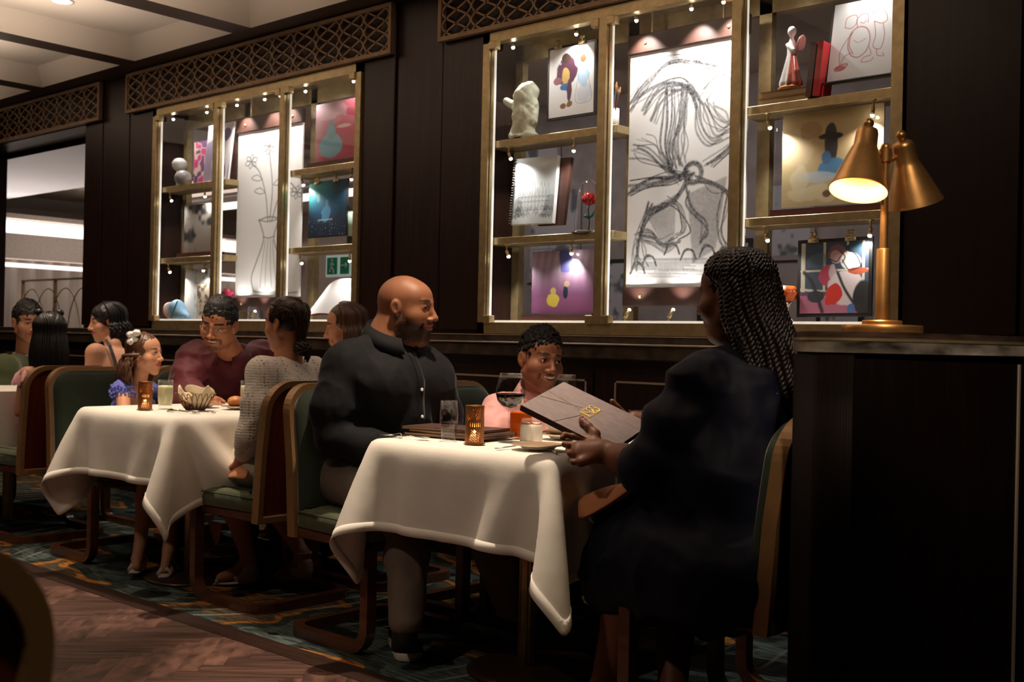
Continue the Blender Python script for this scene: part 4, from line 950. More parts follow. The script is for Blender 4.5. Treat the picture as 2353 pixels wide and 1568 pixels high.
    # orange figurine bottom right, mostly behind the braids
    c = P(1800, 736, 4.17); c[2] = SB; t = thing('orange_figurine', 'orange and cream pumpkin-shaped ornament on the case floor beside the black-framed picture', 'ornament', c)
    m = MB(); m.lathe([(.04, 0), (.045, .01), (.02, .03), (.02, .06), (.035, .085)], c, 24); m.build('foot', mat('cream_glaze', (.62, .48, .34), .3), t, True)
    m = MB(); m.lathe([(.001, .08), (.045, .09), (.058, .12), (.04, .15), (.001, .145)], c, 48, flut=.08, nf=9); m.build('fruit', mat('orange_glaze', (.72, .13, .02), .3, coat=.3), t, True)
case_items()
def case_items2():
    bl = P(540, 686, 4.235); br = P(668, 684, 4.235); tl = P(550, 303, 4.235); zb = bl[2]; zt = P(550, 306, 4.235)[2]; x0 = bl[0]; x1 = P(692, 500, 4.235)[0]
    t = thing('hanging_sketch', 'tall white sheet with a thin pencil line drawing in the farther case', 'sketch', ((x0+x1)/2, 4.24, zb))
    m = MB(); m.box((x0, 4.236, zb), (x1, 4.244, zt)); m.build('backing_sheet', PAPER, t)
    sheet('drawing', (x0, 4.235, zb), (x1, 4.235, zb), (x0, 4.235, zt), lily, 170, 420, t)
    for n_, z in (('top_bar', zt-.005), ('bottom_bar', zb-.082)):
        m = MB(); m.box((x0-.012, 4.222, z), (x1+.005, 4.252, z+.087), .004); o = m.build(n_, DARKBROWN, t)
        for x in (x0+.09, x1-.09):
            m = MB(); m.ball((x, 4.221, z+.045), (.009, .006, .009), 10, 6); m.build('stud', BRASS, o, True)
    Z = lambda p, z: V(p[0], p[1], z)
    board('leaning_print', 'pink and plum print leaning on the upper left shelf of the farther case', 'print', Z(P(444, 400, 4.22), S1), Z(P(475, 398, 4.22), S1), P(446, 327, 4.235), colblocks(4, [(.62, .06, .22), (.60, .10, .28), (.70, .55, .45), (.20, .08, .25)], 4), nu=50, nv=70, margin=.003)
    board('leaning_print', 'tall lilac and white print leaning on the upper left shelf of the farther case', 'print', Z(P(466, 400, 4.17), S1), Z(P(524, 397, 4.17), S1), P(480, 290, 4.20), colblocks(9, [(.10, .07, .25), (.72, .72, .78), (.80, .80, .84), (.45, .40, .60)], 3), nu=60, nv=90, margin=.004, mt=PAPER)
    m = MB(); c = Z(P(533, 396, 4.235), S1); t = thing('dark_folder', 'dark brown folder standing behind the lilac print', 'folder', c); m.obox(c+V(0, .01, .17), (1, 0, .06), (0, 1, 0), (-.06, 0, 1), .035, .01, .17); m.build('cover', DARKBROWN, t)
    for k, (px, dz, r, lb) in enumerate(((412, .155, .052, 'rounder white ceramic orb balanced behind and above the other'), (421, .048, .058, 'painted white ceramic orb at the front of the upper left shelf'))):
        c = Z(P(px, 410, 4.16+.05*(1-k)), S1); m = MB(); t = thing('ceramic_orb', lb, 'ornament', c)
        if k == 0: m.cyl(c, c+V(0, 0, .12), .02, 16)
        m.ball(c+V(0, 0, dz), (r, r, r*.9), 20, 14); m.build('orb', mat('white_ceramic', (.66, .66, .66), .35, col2=(.12, .13, .15), nscale=9) if k else mat('white_ceramic_plain', (.60, .60, .60), .4), t, True)
    acrylic('acrylic_framed_picture', 'clear-block framed grey picture on the middle left shelf of the farther case', Z(P(415, 578, 4.19), S2), Z(P(500, 574, 4.19), S2), .335, greyblocks(3, (.03, .03, .03), (.34, .30, .26), 4), nu=80, nv=90)
    board('leaning_print', 'pale grey clipped sheet with smoky marks on the floor of the farther case', 'print', Z(P(422, 742, 4.22), SB), Z(P(486, 742, 4.22), SB), P(427, 620, 4.24), greyblocks(6, (.10, .10, .10), (.55, .55, .53), 4), nu=60, nv=90, margin=.004, mt=PAPER, clips=2)
    board('leaning_print', 'small beige sheet with dark sprig marks standing in front of the pale grey sheet', 'print', Z(P(452, 742, 4.17), SB), Z(P(490, 742, 4.17), SB), P(453, 652, 4.185), greyblocks(16, (.10, .08, .06), (.46, .38, .30), 6), nu=40, nv=60, margin=.003, mt=BLACKP)
    # blue shoe-shaped ornament
    c = Z(P(408, 744, 4.15), SB); t = thing('blue_hat_ornament', 'pale blue beaded hat-like ornament at the lower left of the farther case', 'ornament', c)
    f = Fld(c+V(-.13, -.06, 0), c+V(.16, .06, .16), .004); f.ell(c+V(-.01, 0, .07), (.065, .05, .065), .02).cap(c+V(.02, 0, .05), c+V(.12, 0, .022), .045, .018, .03); v, q = f.mesh(); np_mesh('crown', v, q, mat('pale_blue', (.22, .42, .62), .4), t)
    m = MB(); m.lathe([(.055, -.01), (.06, 0), (.055, .01), (.035, .0)], c+V(-.085, 0, .06), 24, ax=(1, 0, .2)); m.build('ear_roll', mat('blush', (.60, .42, .36), .5), t, True)
    m = MB()
    for k in range(14): a = k/13; m.ball(c+V(.005+.055*a, -.052+.01*a, .012+.11*a), .006, 8, 6)
    m.build('bead_trim', mat('bead_teal', (.03, .22, .28), .2), t, True)
    # right column
    acrylic('acrylic_framed_picture', 'clear-block framed red picture with a blue bell shape, top right of the farther case', Z(P(716, 366, 4.18), 2.099), Z(P(838, 352, 4.18), 2.099), .36, gown, nu=110, nv=110)
    board('clipboard_drawing', 'teal and midnight-blue clipped picture on the middle right shelf of the farther case', 'drawing', P(707, 548, 4.17), P(795, 541, 4.17), P(711, 421, 4.19), nightblue, margin=.006, clips=2, nu=100, nv=120)
    c = Z(P(811, 560, 4.22), 1.635); t = thing('striped_canister', 'pale green canister with black bands behind the blue picture', 'canister', c)
    m = MB(); m.cyl(c+V(0, 0, .05), c+V(0, 0, .20), .035, 20); m.build('body', mat('mint', (.40, .55, .48), .5), t, True)
    for a, b in ((0, .05), (.20, .225)):
        m = MB(); m.cyl(c+V(0, 0, a), c+V(0, 0, b), .037, 20); m.build('band', BLACKP, t)
    # open book
    c = Z(P(765, 738, 4.18), SB); t = thing('open_book', 'large open white book propped up at the lower right of the farther case', 'book', c)
    a0 = P(700, 742, 4.14); a1 = P(756, 655, 4.22); b0 = P(768, 722, 4.15); b1 = P(811, 640, 4.23); e1 = P(826, 742, 4.16); e2 = P(828, 650, 4.24)
    a0[2] = SB+.02
    n = 14; vs = []; fs = []
    for j in range(9):
        for i in range(n+1):
            u = i/n; v_ = j/8; p = (a0*(1-u)+(b0+V(.0, 0, -.0))*u)*(1-v_)+(a1*(1-u)+b1*u)*v_; p = p+V(0, -.02*math.sin(u*math.pi), .012*math.sin(u*math.pi)); vs.append(p)
    for j in range(8):
        for i in range(n): q = j*(n+1)+i; fs.append((q, q+1, q+n+2, q+n+1))
    for j in range(9):
        for i in range(n+1):
            u = i/n; v_ = j/8; p = (b0*(1-u)+e1*u)*(1-v_)+(b1*(1-u)+e2*u)*v_+V(0, -.012*math.sin(u*math.pi), 0); vs.append(p)
    o_ = 9*(n+1)
    for j in range(8):
        for i in range(n): q = o_+j*(n+1)+i; fs.append((q, q+1, q+n+2, q+n+1))
    vv = [p+V(0, .02, -.008) for p in vs]; m = MB(); m.add(vs, fs); m.build('pages', PAPER, t, True); m = MB(); m.add(vv, fs); m.build('cover', mat('book_red', (.35, .04, .03), .5), t, True)
    # red vase
    c = Z(P(522, 744, 4.19), SB); t = thing('red_cup_ornament', 'red goblet-shaped ornament beside the white block in the farther case', 'ornament', c)
    m = MB(); m.lathe([(.035, 0), (.035, .01), (.010, .03), (.010, .10), (.018, .13), (.040, .17), (.030, .20), (.0001, .19)], c, 24); m.build('goblet', mat('crimson', (.30, .01, .04), .35), t, True)
    m = MB(); c = Z(P(509, 744, 4.21), SB); m.box(c+V(-.018, -.01, 0), c+V(.018, .02, .25)); tag(m.build('white_block', WHITEP), 'narrow white upright block beside the red goblet ornament', 'block')
    c = Z(P(583, 747, 4.19), SB); t = thing('glass_jar', 'clear glass jar on the case floor below the tall white sheet', 'jar', c)
    m = MB(); m.lathe([(.04, 0), (.04, .085), (.037, .085), (.037, .004), (.0001, .004)], c, 28); m.build('jar', ACRYL, t, True)
case_items2()
# framed sheets on the gallery wall beyond, and the green running-figure sign
def gallery():
    rnd = random.Random(5); k = 0
    specs = [(-5.85, 1.25, .42, .6), (-5.3, 1.55, .5, .7), (-4.75, 1.2, .36, .5), (-4.3, 1.6, .4, .55), (-3.85, 1.25, .4, .55), (-3.4, 1.65, .36, .5), (-3.05, 1.2, .3, .45), (-5.5, 2.3, .5, .3), (-4.0, 2.3, .4, .3)]
    wh = ['farthest left', 'second from the left', 'third from the left', 'fourth from the left', 'fifth from the left', 'sixth from the left', 'farthest right', 'left of the two hung high', 'right of the two hung high']
    for (x, z, w_, h_) in specs:
        board('gallery_sheet', 'grey sheet on the gallery wall behind the nearer case, '+wh[k], 'wall sheet', (x-w_/2, 6.385, z), (x+w_/2, 6.385, z), (x-w_/2, 6.385, z+h_), greyblocks(20+k, (.12, .12, .14), (.42, .40, .42), 4), margin=.03, nu=40, nv=50, mt=MAUVE if k % 2 else BLACKP, thick=.01); k += 1
    q = P(777, 611, 6.0); t = thing('exit_sign', 'green and white running-figure exit sign seen through the farther case', 'exit sign', q)
    m = MB(); m.box(q+V(-.16, 0, -.09), q+V(.16, .03, .09)); m.build('panel', mat('sign_white', (.5, .55, .5), .5, emis=(.7, .8, .72), estr=.25), t)
    m = MB(); m.box(q+V(-.14, -.004, -.07), q+V(-.01, .0, .07)); m.box(q+V(.03, -.004, -.07), q+V(.14, .0, .07)); m.build('green_field', mat('sign_green', (.01, .12, .05), .5, emis=(.0, .10, .04), estr=.3), t)
    m = MB(); y = -.006; m.ball(q+V(-.07, y, .045), (.012, .002, .012), 10, 6)
    for a, b in (((-.07, .03), (-.08, -.005)), ((-.08, -.005), (-.10, -.05)), ((-.08, -.005), (-.055, -.03)), ((-.055, -.03), (-.05, -.06)), ((-.072, .025), (-.05, .005)), ((-.072, .025), (-.10, .01)), ((.05, 0), (.12, 0)), ((.12, 0), (.10, .02)), ((.12, 0), (.10, -.02))):
        m.tube([q+V(a[0], y, a[1]), q+V(b[0], y, b[1])], .006, 6)
    m.build('pictogram', WHITEP, t)
gallery()
# ------------------------------------------------------------------ chairs
VELVET = mat('green_velvet', (.034, .046, .016), .75, sheen=.55, col2=(.085, .10, .035), nscale=16, bump=.1, bscale=300, bdist=.001)
VELVETD = mat('green_velvet_back', (.022, .036, .018), .8, sheen=.35, noise=.25, nscale=9)
CWOOD = mat('chair_wood', (.10, .036, .018), .32, noise=.35, nscale=10, stretch=(1, 1, 4), coat=.2)
RIMW = mat('rim_bronze', (.36, .20, .085), .42, metal=.3, noise=.12, nscale=14)
REDW = mat('redwood_panel', (.13, .022, .012), .35, noise=.35, nscale=7, stretch=(1, 4, .5))
def chair_xr(z): t = max(0, (z-.36)/.56); return -.19-.062*t**1.6
def rrect(w_, z0, z1, r, n=8):       # open outline from bottom left over the top to bottom right
    p = [(-w_, z0), (-w_, (z0+z1)/2)]
    p += [(-w_+r-r*math.cos(a), z1-r+r*math.sin(a)) for a in np.linspace(0, math.pi/2, n)]
    p += [(w_-r+r*math.sin(a), z1-r+r*math.cos(a)) for a in np.linspace(0, math.pi/2, n)]
    p += [(w_, (z0+z1)/2), (w_, z0)]; return p
def plate(w_, z0, z1, r, xf, xb, bulge=0, nz=26, ny=14):
    """rounded-top upright panel; xf, xb give the front and rear x offset from the back line"""
    vs = []; fs = []; zs = list(np.linspace(z0, z1-r, 10))+list(z1-r+r*np.sin(np.linspace(.12, math.pi/2*.985, nz-10)))
    for s in (0, 1):
        for z in zs:
            h = w_ if z <= z1-r else w_-r+math.sqrt(max(r*r-(z-z1+r)**2, 1e-6))
            for j in range(ny+1):
                t = -1+2*j/ny; e = (1-abs(t)**6)*(1 if z < z1-.01 else .3)*(1-((z-(z0+z1)/2)/((z1-z0)/2))**8*.7)
                x = chair_xr(z)+(xf-.012+(bulge+.012)*e if s == 0 else xb); vs.append((x, t*h, z))
    n = ny+1; m_ = len(zs)
    for i in range(m_-1):
        for j in range(ny):
            a = i*n+j; fs.append((a, a+1, a+n+1, a+n)); b = m_*n+a; fs.append((b, b+n, b+n+1, b+1))
        for j in (0, ny):
            a = i*n+j; b = m_*n+a; fs.append((a, a+n, b+n, b) if j == 0 else (a, b, b+n, a+n))
    for j in range(ny):
        a = j; b = m_*n+j; fs.append((a, b, b+1, a+1)); a = (m_-1)*n+j; b = m_*n+a; fs.append((a, a+1, b+1, b))
    return vs, fs
def make_chair(label, group=None):
    t = thing('dining_chair', label, 'chair', (0, 0, 0), 0, group)
    m = MB(); r = .02; x1 = .215; x0 = -.215; w_ = .235; R_ = .075
    path = [(x1, -w_, .38), (x1, -w_, .12)]+[(x1-R_*(1-math.cos(a)), -w_, .02+R_*(1-math.sin(a))) for a in np.linspace(.15, math.pi/2, 6)]
    path += [(x0+R_, -w_, .02)]+[(x0+R_-R_*math.sin(a), -w_+R_-R_*math.cos(a), .02) for a in np.linspace(.2, math.pi/2-.2, 5)]
    path += [(x0, -w_+R_, .02), (x0, w_-R_, .02)]
    path += [(a, -b, c) for a, b, c in path[:-2][::-1]]
    m.tube(path, [(.021, .019)]*len(path), sq=True, up=(0, 1, 0)); m.build('cantilever_frame', CWOOD, t, world=False)
    m = MB(); m.box((-.20, -.235, .36), (.235, .235, .395), .004); m.build('seat_frame', CWOOD, t, world=False)
    # cushion
    vs = []; fs = []; n = 12; rings = [(0, .395), (.012, .40), (.018, .43), (.012, .458), (-.01, .470), (-.05, .476)]
    poly = []
    for cx, cy, a0 in ((.205, .215, 0), (-.17, .225, 90), (-.17, -.225, 180), (.205, -.215, 270)):
        rr = .04 if cx > 0 else .01
        for a in np.linspace(a0, a0+90, 6): poly.append((cx, cy, math.cos(math.radians(a)), math.sin(math.radians(a)), rr))
    for o_, z in rings:
        for cx, cy, a, b, rr in poly: vs.append((cx+a*(rr+o_-.01)*.9, cy+b*(rr+o_-.01)*.9, z))
    k = len(poly)
    for i in range(len(rings)-1):
        for j in range(k): l = (j+1) % k; fs.append((i*k+j, i*k+l, (i+1)*k+l, (i+1)*k+j))
    fs.append(tuple((len(rings)-1)*k+j for j in range(k))); m = MB(); m.add(vs, fs); o = m.build('seat_cushion', VELVET, t, True, world=False)
    m = MB(); m.tube([(cx+a*(rr+.006), cy+b*(rr+.006), .455) for cx, cy, a, b, rr in poly], .003, 6, closed=True); m.build('piping', VELVETD, o, world=False)
    v, f_ = plate(.232, .40, .905, .10, .045, .0, .022); m = MB(); m.add(v, f_); m.build('back_pad', VELVETD, t, True, world=False)
    # bent rim: bronze band
    out = rrect(.25, .36, .925, .115, 10); m = MB(); inn = rrect(.226, .36, .902, .10, 10)
    vs = []; fs = []; n = len(out)
    for (lst) in (out, inn):
        for y, z in lst: vs.append((chair_xr(z)+.006, y, z))
        for y, z in lst: vs.append((chair_xr(z)-.036, y, z))
    def q(a, b, c, d): fs.append((a, b, c, d))
    for i in range(n-1):
        q(i, n+i, n+i+1, i+1); q(2*n+i, 2*n+i+1, 3*n+i+1, 3*n+i); q(n+i, 3*n+i, 3*n+i+1, n+i+1); q(i, i+1, 2*n+i+1, 2*n+i)
    q(0, 2*n, 3*n, n); q(n-1, 2*n-1, 4*n-1, 3*n-1)
    m.add(vs, fs); m.build('back_rim', RIMW, t, world=False)
    v, f_ = plate(.224, .385, .90, .10, -.006, -.018, 0); m = MB(); m.add(v, f_); p_ = m.build('rear_panel', REDW, t, True, world=False); md = p_.modifiers.new('e', 'EDGE_SPLIT')
    m = MB(); m.box((-.232, -.226, .36), (-.19, .226, .388), .003); m.build('bottom_rail', RIMW, t, world=False)
    m = MB(); x = chair_xr(.6)-.02; m.box((x-.008, -.06, .56), (x+.002, .06, .60), .003); h = m.build('handle_plate', mat('handle_dark', (.02, .012, .01), .4), t, world=False)
    m = MB(); m.box((x-.012, -.055, .592), (x-.006, .055, .598)); m.build('handle_bar', RIMW, h, world=False)
    return t
CH = make_chair('green velvet dining chair of the man in the charcoal shirt, beside the front table', None)
CH.location = (-3.165, 2.83, 0)
def chair(x, y, rz, label): return dup(CH, (x, y, 0), math.radians(rz), label)
chair(-3.18, 3.45, 0, 'green velvet dining chair of the smiling boy, far left side of the front table')
chair(-1.635, 2.83, 180, 'dining chair of the woman with long braids, seen from behind its bronze rim')
chair(-1.62, 3.45, 180, 'dining chair beyond the braided woman, hidden behind her, far right of the front table')
chair(-3.90, 2.90, 180, 'dining chair with bright green seat side, of the woman in the white lace top')
chair(-3.88, 3.50, 180, 'dining chair of the brown-haired woman, far right of the second table')
chair(-5.24, 2.92, 0, 'green velvet chair back in front of the girl with the white bow')
chair(-5.26, 3.50, 0, 'dining chair of the man in the maroon shirt')
chair(-5.95, 2.90, 180, 'chair with red-brown rear panel at the far left edge')
chair(-7.3, 3.0, 0, 'chair of the man in the green sweater')
chair(-5.98, 3.62, 180, 'chair under the woman with black bobbed hair and bare shoulder')
c_ = chair(-1.24, .235, 180, 'out-of-focus chair back cut by the lower left corner of the picture')

# ------------------------------------------------------------------ tables and cloths
CLOTH = mat('white_linen', (.74, .70, .64), .85, noise=.05, nscale=7, bump=.35, bscale=5, bdist=.014, sheen=.1)
def cloth_sim(x0, x1, y0, y1, zt, ox, oy, caps, seed=1, g=.03, steps=260, iters=14):
    nx = int(round((x1-x0+2*ox)/g)); ny = int(round((y1-y0+2*oy)/g)); rng = np.random.RandomState(seed)
    X, Y = np.meshgrid(np.linspace(x0-ox, x1+ox, nx+1), np.linspace(y0-oy, y1+oy, ny+1), indexing='ij')
    p = np.stack([X, Y, np.full_like(X, zt+.004)], 2); p[..., 2] += rng.rand(*X.shape)*.002
    rx = (x1-x0+2*ox)/nx; ry = (y1-y0+2*oy)/ny; old = p.copy(); rd = math.hypot(rx, ry)
    def con(A, B, r, k):
        d = B-A; l = np.sqrt((d*d).sum(-1, keepdims=True))+1e-9; c = d*((l-r)/l)*.5*k; A += c; B -= c
    for s in range(steps):
        v = (p-old)*.965; old = p.copy(); p = p+v; p[..., 2] -= 9.8*.00016
        for it in range(iters):
            for o in (0, 1):
                A = p[o:-1:2]; B = p[o+1::2]; m_ = min(len(A), len(B)); con(A[:m_], B[:m_], rx, 1)
                A = p[:, o:-1:2]; B = p[:, o+1::2]; m_ = min(A.shape[1], B.shape[1]); con(A[:, :m_], B[:, :m_], ry, 1)
            for o in (0, 1):
                A = p[o:-1:2, :-1]; B = p[o+1::2, 1:]; m_ = min(len(A), len(B)); con(A[:m_], B[:m_], rd, .35)
                A = p[o:-1:2, 1:]; B = p[o+1::2, :-1]; m_ = min(len(A), len(B)); con(A[:m_], B[:m_], rd, .35)
            if it % 3 == 0:
                con(p[:-4], p[4:], rx*4, .05); con(p[:, :-4], p[:, 4:], ry*4, .05)
            e = .004; ins = (p[..., 0] > x0-e) & (p[..., 0] < x1+e) & (p[..., 1] > y0-e) & (p[..., 1] < y1+e) & (p[..., 2] < zt)
            pen = np.stack([p[..., 0]-(x0-e), (x1+e)-p[..., 0], p[..., 1]-(y0-e), (y1+e)-p[..., 1], (zt-p[..., 2])*.9], -1); k = pen.argmin(-1)
            for q, (ax, val) in enumerate(((0, x0-e), (0, x1+e), (1, y0-e), (1, y1+e), (2, zt))):
                mk = ins & (k == q); p[..., ax][mk] = val
            for a, b, r in caps:
                a_ = V(*a); ab = V(*b)-a_; t = np.clip(((p-a_)@ab)/(ab@ab), 0, 1)[..., None]; d = p-a_-ab*t; l = np.sqrt((d*d).sum(-1, keepdims=True))+1e-9
                mk = l[..., 0] < r; p = np.where(mk[..., None], a_+ab*t+d/l*r, p)
        if s % 4 == 0: old = old*.6+p*.4
    i, j = np.meshgrid(np.arange(nx), np.arange(ny), indexing='ij'); a = (i*(ny+1)+j).ravel()
    f = np.stack([a, a+ny+1, a+ny+2, a+1], 1); return p.reshape(-1, 3), f, nx, ny
def table(cx, label, cl_label, cx0, cx1, caps, ox, oy, seed, yf=2.512, yb=3.74):
    t = thing('dining_table', label, 'table', (cx, (yf+yb)/2, 0))
    m = MB(); m.box((cx0+.03, yf+.03, .730), (cx1-.03, yb-.03, .752), .004); m.build('tabletop', CWOOD, t)
    for y in (2.86, 3.40):
        m = MB(); m.lathe([(.030, .018), (.030, .735)], (cx, y, 0), 48, flut=.06, nf=12); m.build('pedestal', BRASS, t, True)
        m = MB(); m.lathe([(.0001, .002), (.20, .002), (.20, .010), (.19, .016), (.05, .022), (.0001, .022)], (cx, y, 0), 40); m.build('base_disc', mat('bronze_base', (.10, .06, .035), .35, metal=.7), t, True)
    v, f, nx, ny = cloth_sim(cx0, cx1, yf, yb, .763, ox, oy, caps, seed)
    o = np_mesh('tablecloth', v, f, CLOTH, None, True); tag(o, cl_label, 'tablecloth')
    sd = o.modifiers.new('sub', 'SUBSURF'); sd.levels = 1; sd.render_levels = 1
    # hem: doubled edge strip
    n1 = ny+1; ed = []; I = lambda i, j: i*n1+j
    for i in range(nx): ed += [(I(i, 0), I(i+1, 0), I(i+1, 1), I(i, 1)), (I(i, ny-1), I(i+1, ny-1), I(i+1, ny), I(i, ny))]
    for j in range(1, ny-1): ed += [(I(0, j), I(1, j), I(1, j+1), I(0, j+1)), (I(nx-1, j), I(nx, j), I(nx, j+1), I(nx-1, j+1))]
    h = np_mesh('hem', v, np.array(ed), mat('linen_hem', (.84, .80, .74), .85), None, True); h.parent = o
    ms = h.modifiers.new('s', 'SUBSURF'); ms.levels = 1; ms.render_levels = 1
    so = h.modifiers.new('t', 'SOLIDIFY'); so.thickness = .0022; so.offset = 0
    return t
DADTH = [((-3.30, 2.80, .545), (-2.84, 2.76, .52), .095), ((-3.30, 2.98, .545), (-2.82, 3.0, .52), .095)]
MOMTH = [((-1.60, 2.85, .57), (-1.98, 2.85, .545), .11), ((-1.60, 3.0, .57), (-1.98, 3.0, .545), .11)]
table(-2.45, 'front dining table on fluted brass pedestals under a white cloth', 'white linen cloth on the front table, with cutlery, wine and candle on it', -2.896, -2.068, DADTH, .335, .27, 1)
GTH = [((-5.1, 2.86, .54), (-4.75, 2.86, .54), .06), ((-5.1, 2.98, .54), (-4.75, 2.98, .54), .06)]
WTH = [((-3.85, 2.96, .53), (-4.28, 2.96, .53), .07), ((-3.85, 3.08, .53), (-4.28, 3.08, .53), .07)]
table(-4.46, 'second dining table, under the bread basket and white cloth', 'white linen cloth on the second table, under the bread basket', -4.90, -4.078, GTH+WTH, .33, .265, 2)
t = thing('dining_table', 'third dining table at the far left, mostly hidden behind chair backs', 'table', (-6.62, 3.1, 0))
m = MB(); m.box((-7.02, 2.52, .735), (-6.25, 3.74, .757), .004); m.build('tabletop', CWOOD, t); m = MB(); m.cyl((-6.62, 3.0, 0), (-6.62, 3.0, .735), .03, 20); m.build('pedestal', BRASS, t)
v = []; 
m = MB(); m.box((-7.03, 2.50, .757), (-6.24, 3.75, .765)); m.box((-7.035, 2.495, .45), (-7.025, 3.755, .765)); m.box((-6.245, 2.495, .45), (-6.235, 3.755, .765)); m.box((-7.035, 2.49, .47), (-6.235, 2.50, .765))
tag(m.build('tablecloth', CLOTH), 'white cloth of the third table at the far left', 'tablecloth')

# ------------------------------------------------------------------ curved counter with the lamp
def counter():
    k = lambda px, d: (lambda q: (q[0], q[1]))(CAMP+(RT*(px-1176.5)/FPX+FW)*d)
    pts = [k(1822, 2.86), k(1822.5, 2.76), k(1829, 2.66), k(1850, 2.59), k(1885, 2.54), k(1950, 2.50), k(2030, 2.49), k(2120, 2.51), k(2220, 2.57), k(2300, 2.64), k(2400, 2.76), k(2560, 3.0), k(2700, 3.25)]
    fr = [(p[0], p[1]) for p in curve([(a, b, 0) for a, b in pts], 5)]
    back = [(.45, 4.02), (-1.0, 4.02), (pts[0][0]+.05, 3.35)]
    poly = fr+back
    t = thing('curved_counter', 'dark curved counter with a polished stone top at the right, carrying the brass lamp', 'counter', (-.6, 3.1, 0))
    ex, ey, ez = V(1, 0, 0), V(0, 1, 0), V(0, 0, 1)
    def off(o):
        out = []; n = len(poly); cx = -.5; cy = 3.3
        for i, (x, y) in enumerate(poly):
            a = V(*poly[i-1], 0); b = V(*poly[(i+1) % n], 0); d = b-a; nn = V(d[1], -d[0], 0); nn /= np.linalg.norm(nn)+1e-9; out.append((x+nn[0]*o, y+nn[1]*o))
        return out
    STN = mat('counter_stone', (.028, .022, .018), .18, col2=(.46, .40, .33), nscale=5, stretch=(1, 1, 3), spec=.6)
    STT = mat('counter_marble', (.02, .013, .010), .15, col2=(.09, .055, .04), nscale=9, stretch=(1, 1, 4))
    m = MB(); m.prism(poly, ex, ey, ez, (0, 0, 1.1225), .0145); m.build('stone_top', STT, t)
    m = MB(); m.prism(off(.0015), ex, ey, ez, (0, 0, 1.1165), .0065); m.build('brass_strip', BRASS, t)
    m = MB(); m.prism(poly, ex, ey, ez, (0, 0, 1.090), .027); m.build('stone_edge', STN, t)
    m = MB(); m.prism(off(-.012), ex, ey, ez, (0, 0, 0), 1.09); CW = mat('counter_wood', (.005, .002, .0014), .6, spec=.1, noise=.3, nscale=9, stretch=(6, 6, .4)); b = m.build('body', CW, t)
    m = MB(); o2 = off(-.012); 
    for i in range(2, 26):
        for q in (0, .5):
            x = o2[i][0]*(1-q)+o2[i+1][0]*q; y = o2[i][1]*(1-q)+o2[i+1][1]*q; m.cyl((x, y, .03), (x, y, 1.085), .009, 8)
    m.build('fluting', CW, t, True)
    m = MB(); m.tube([V(o2[i][0], o2[i][1], .30) for i in range(34, 49)], .004, sq=True); i = 48; m.box((o2[i][0]-.003, o2[i][1]-.006, .30), (o2[i][0]+.003, o2[i][1]+.006, 1.07)); m.build('inlay', INLAY, t)
    return t
counter()
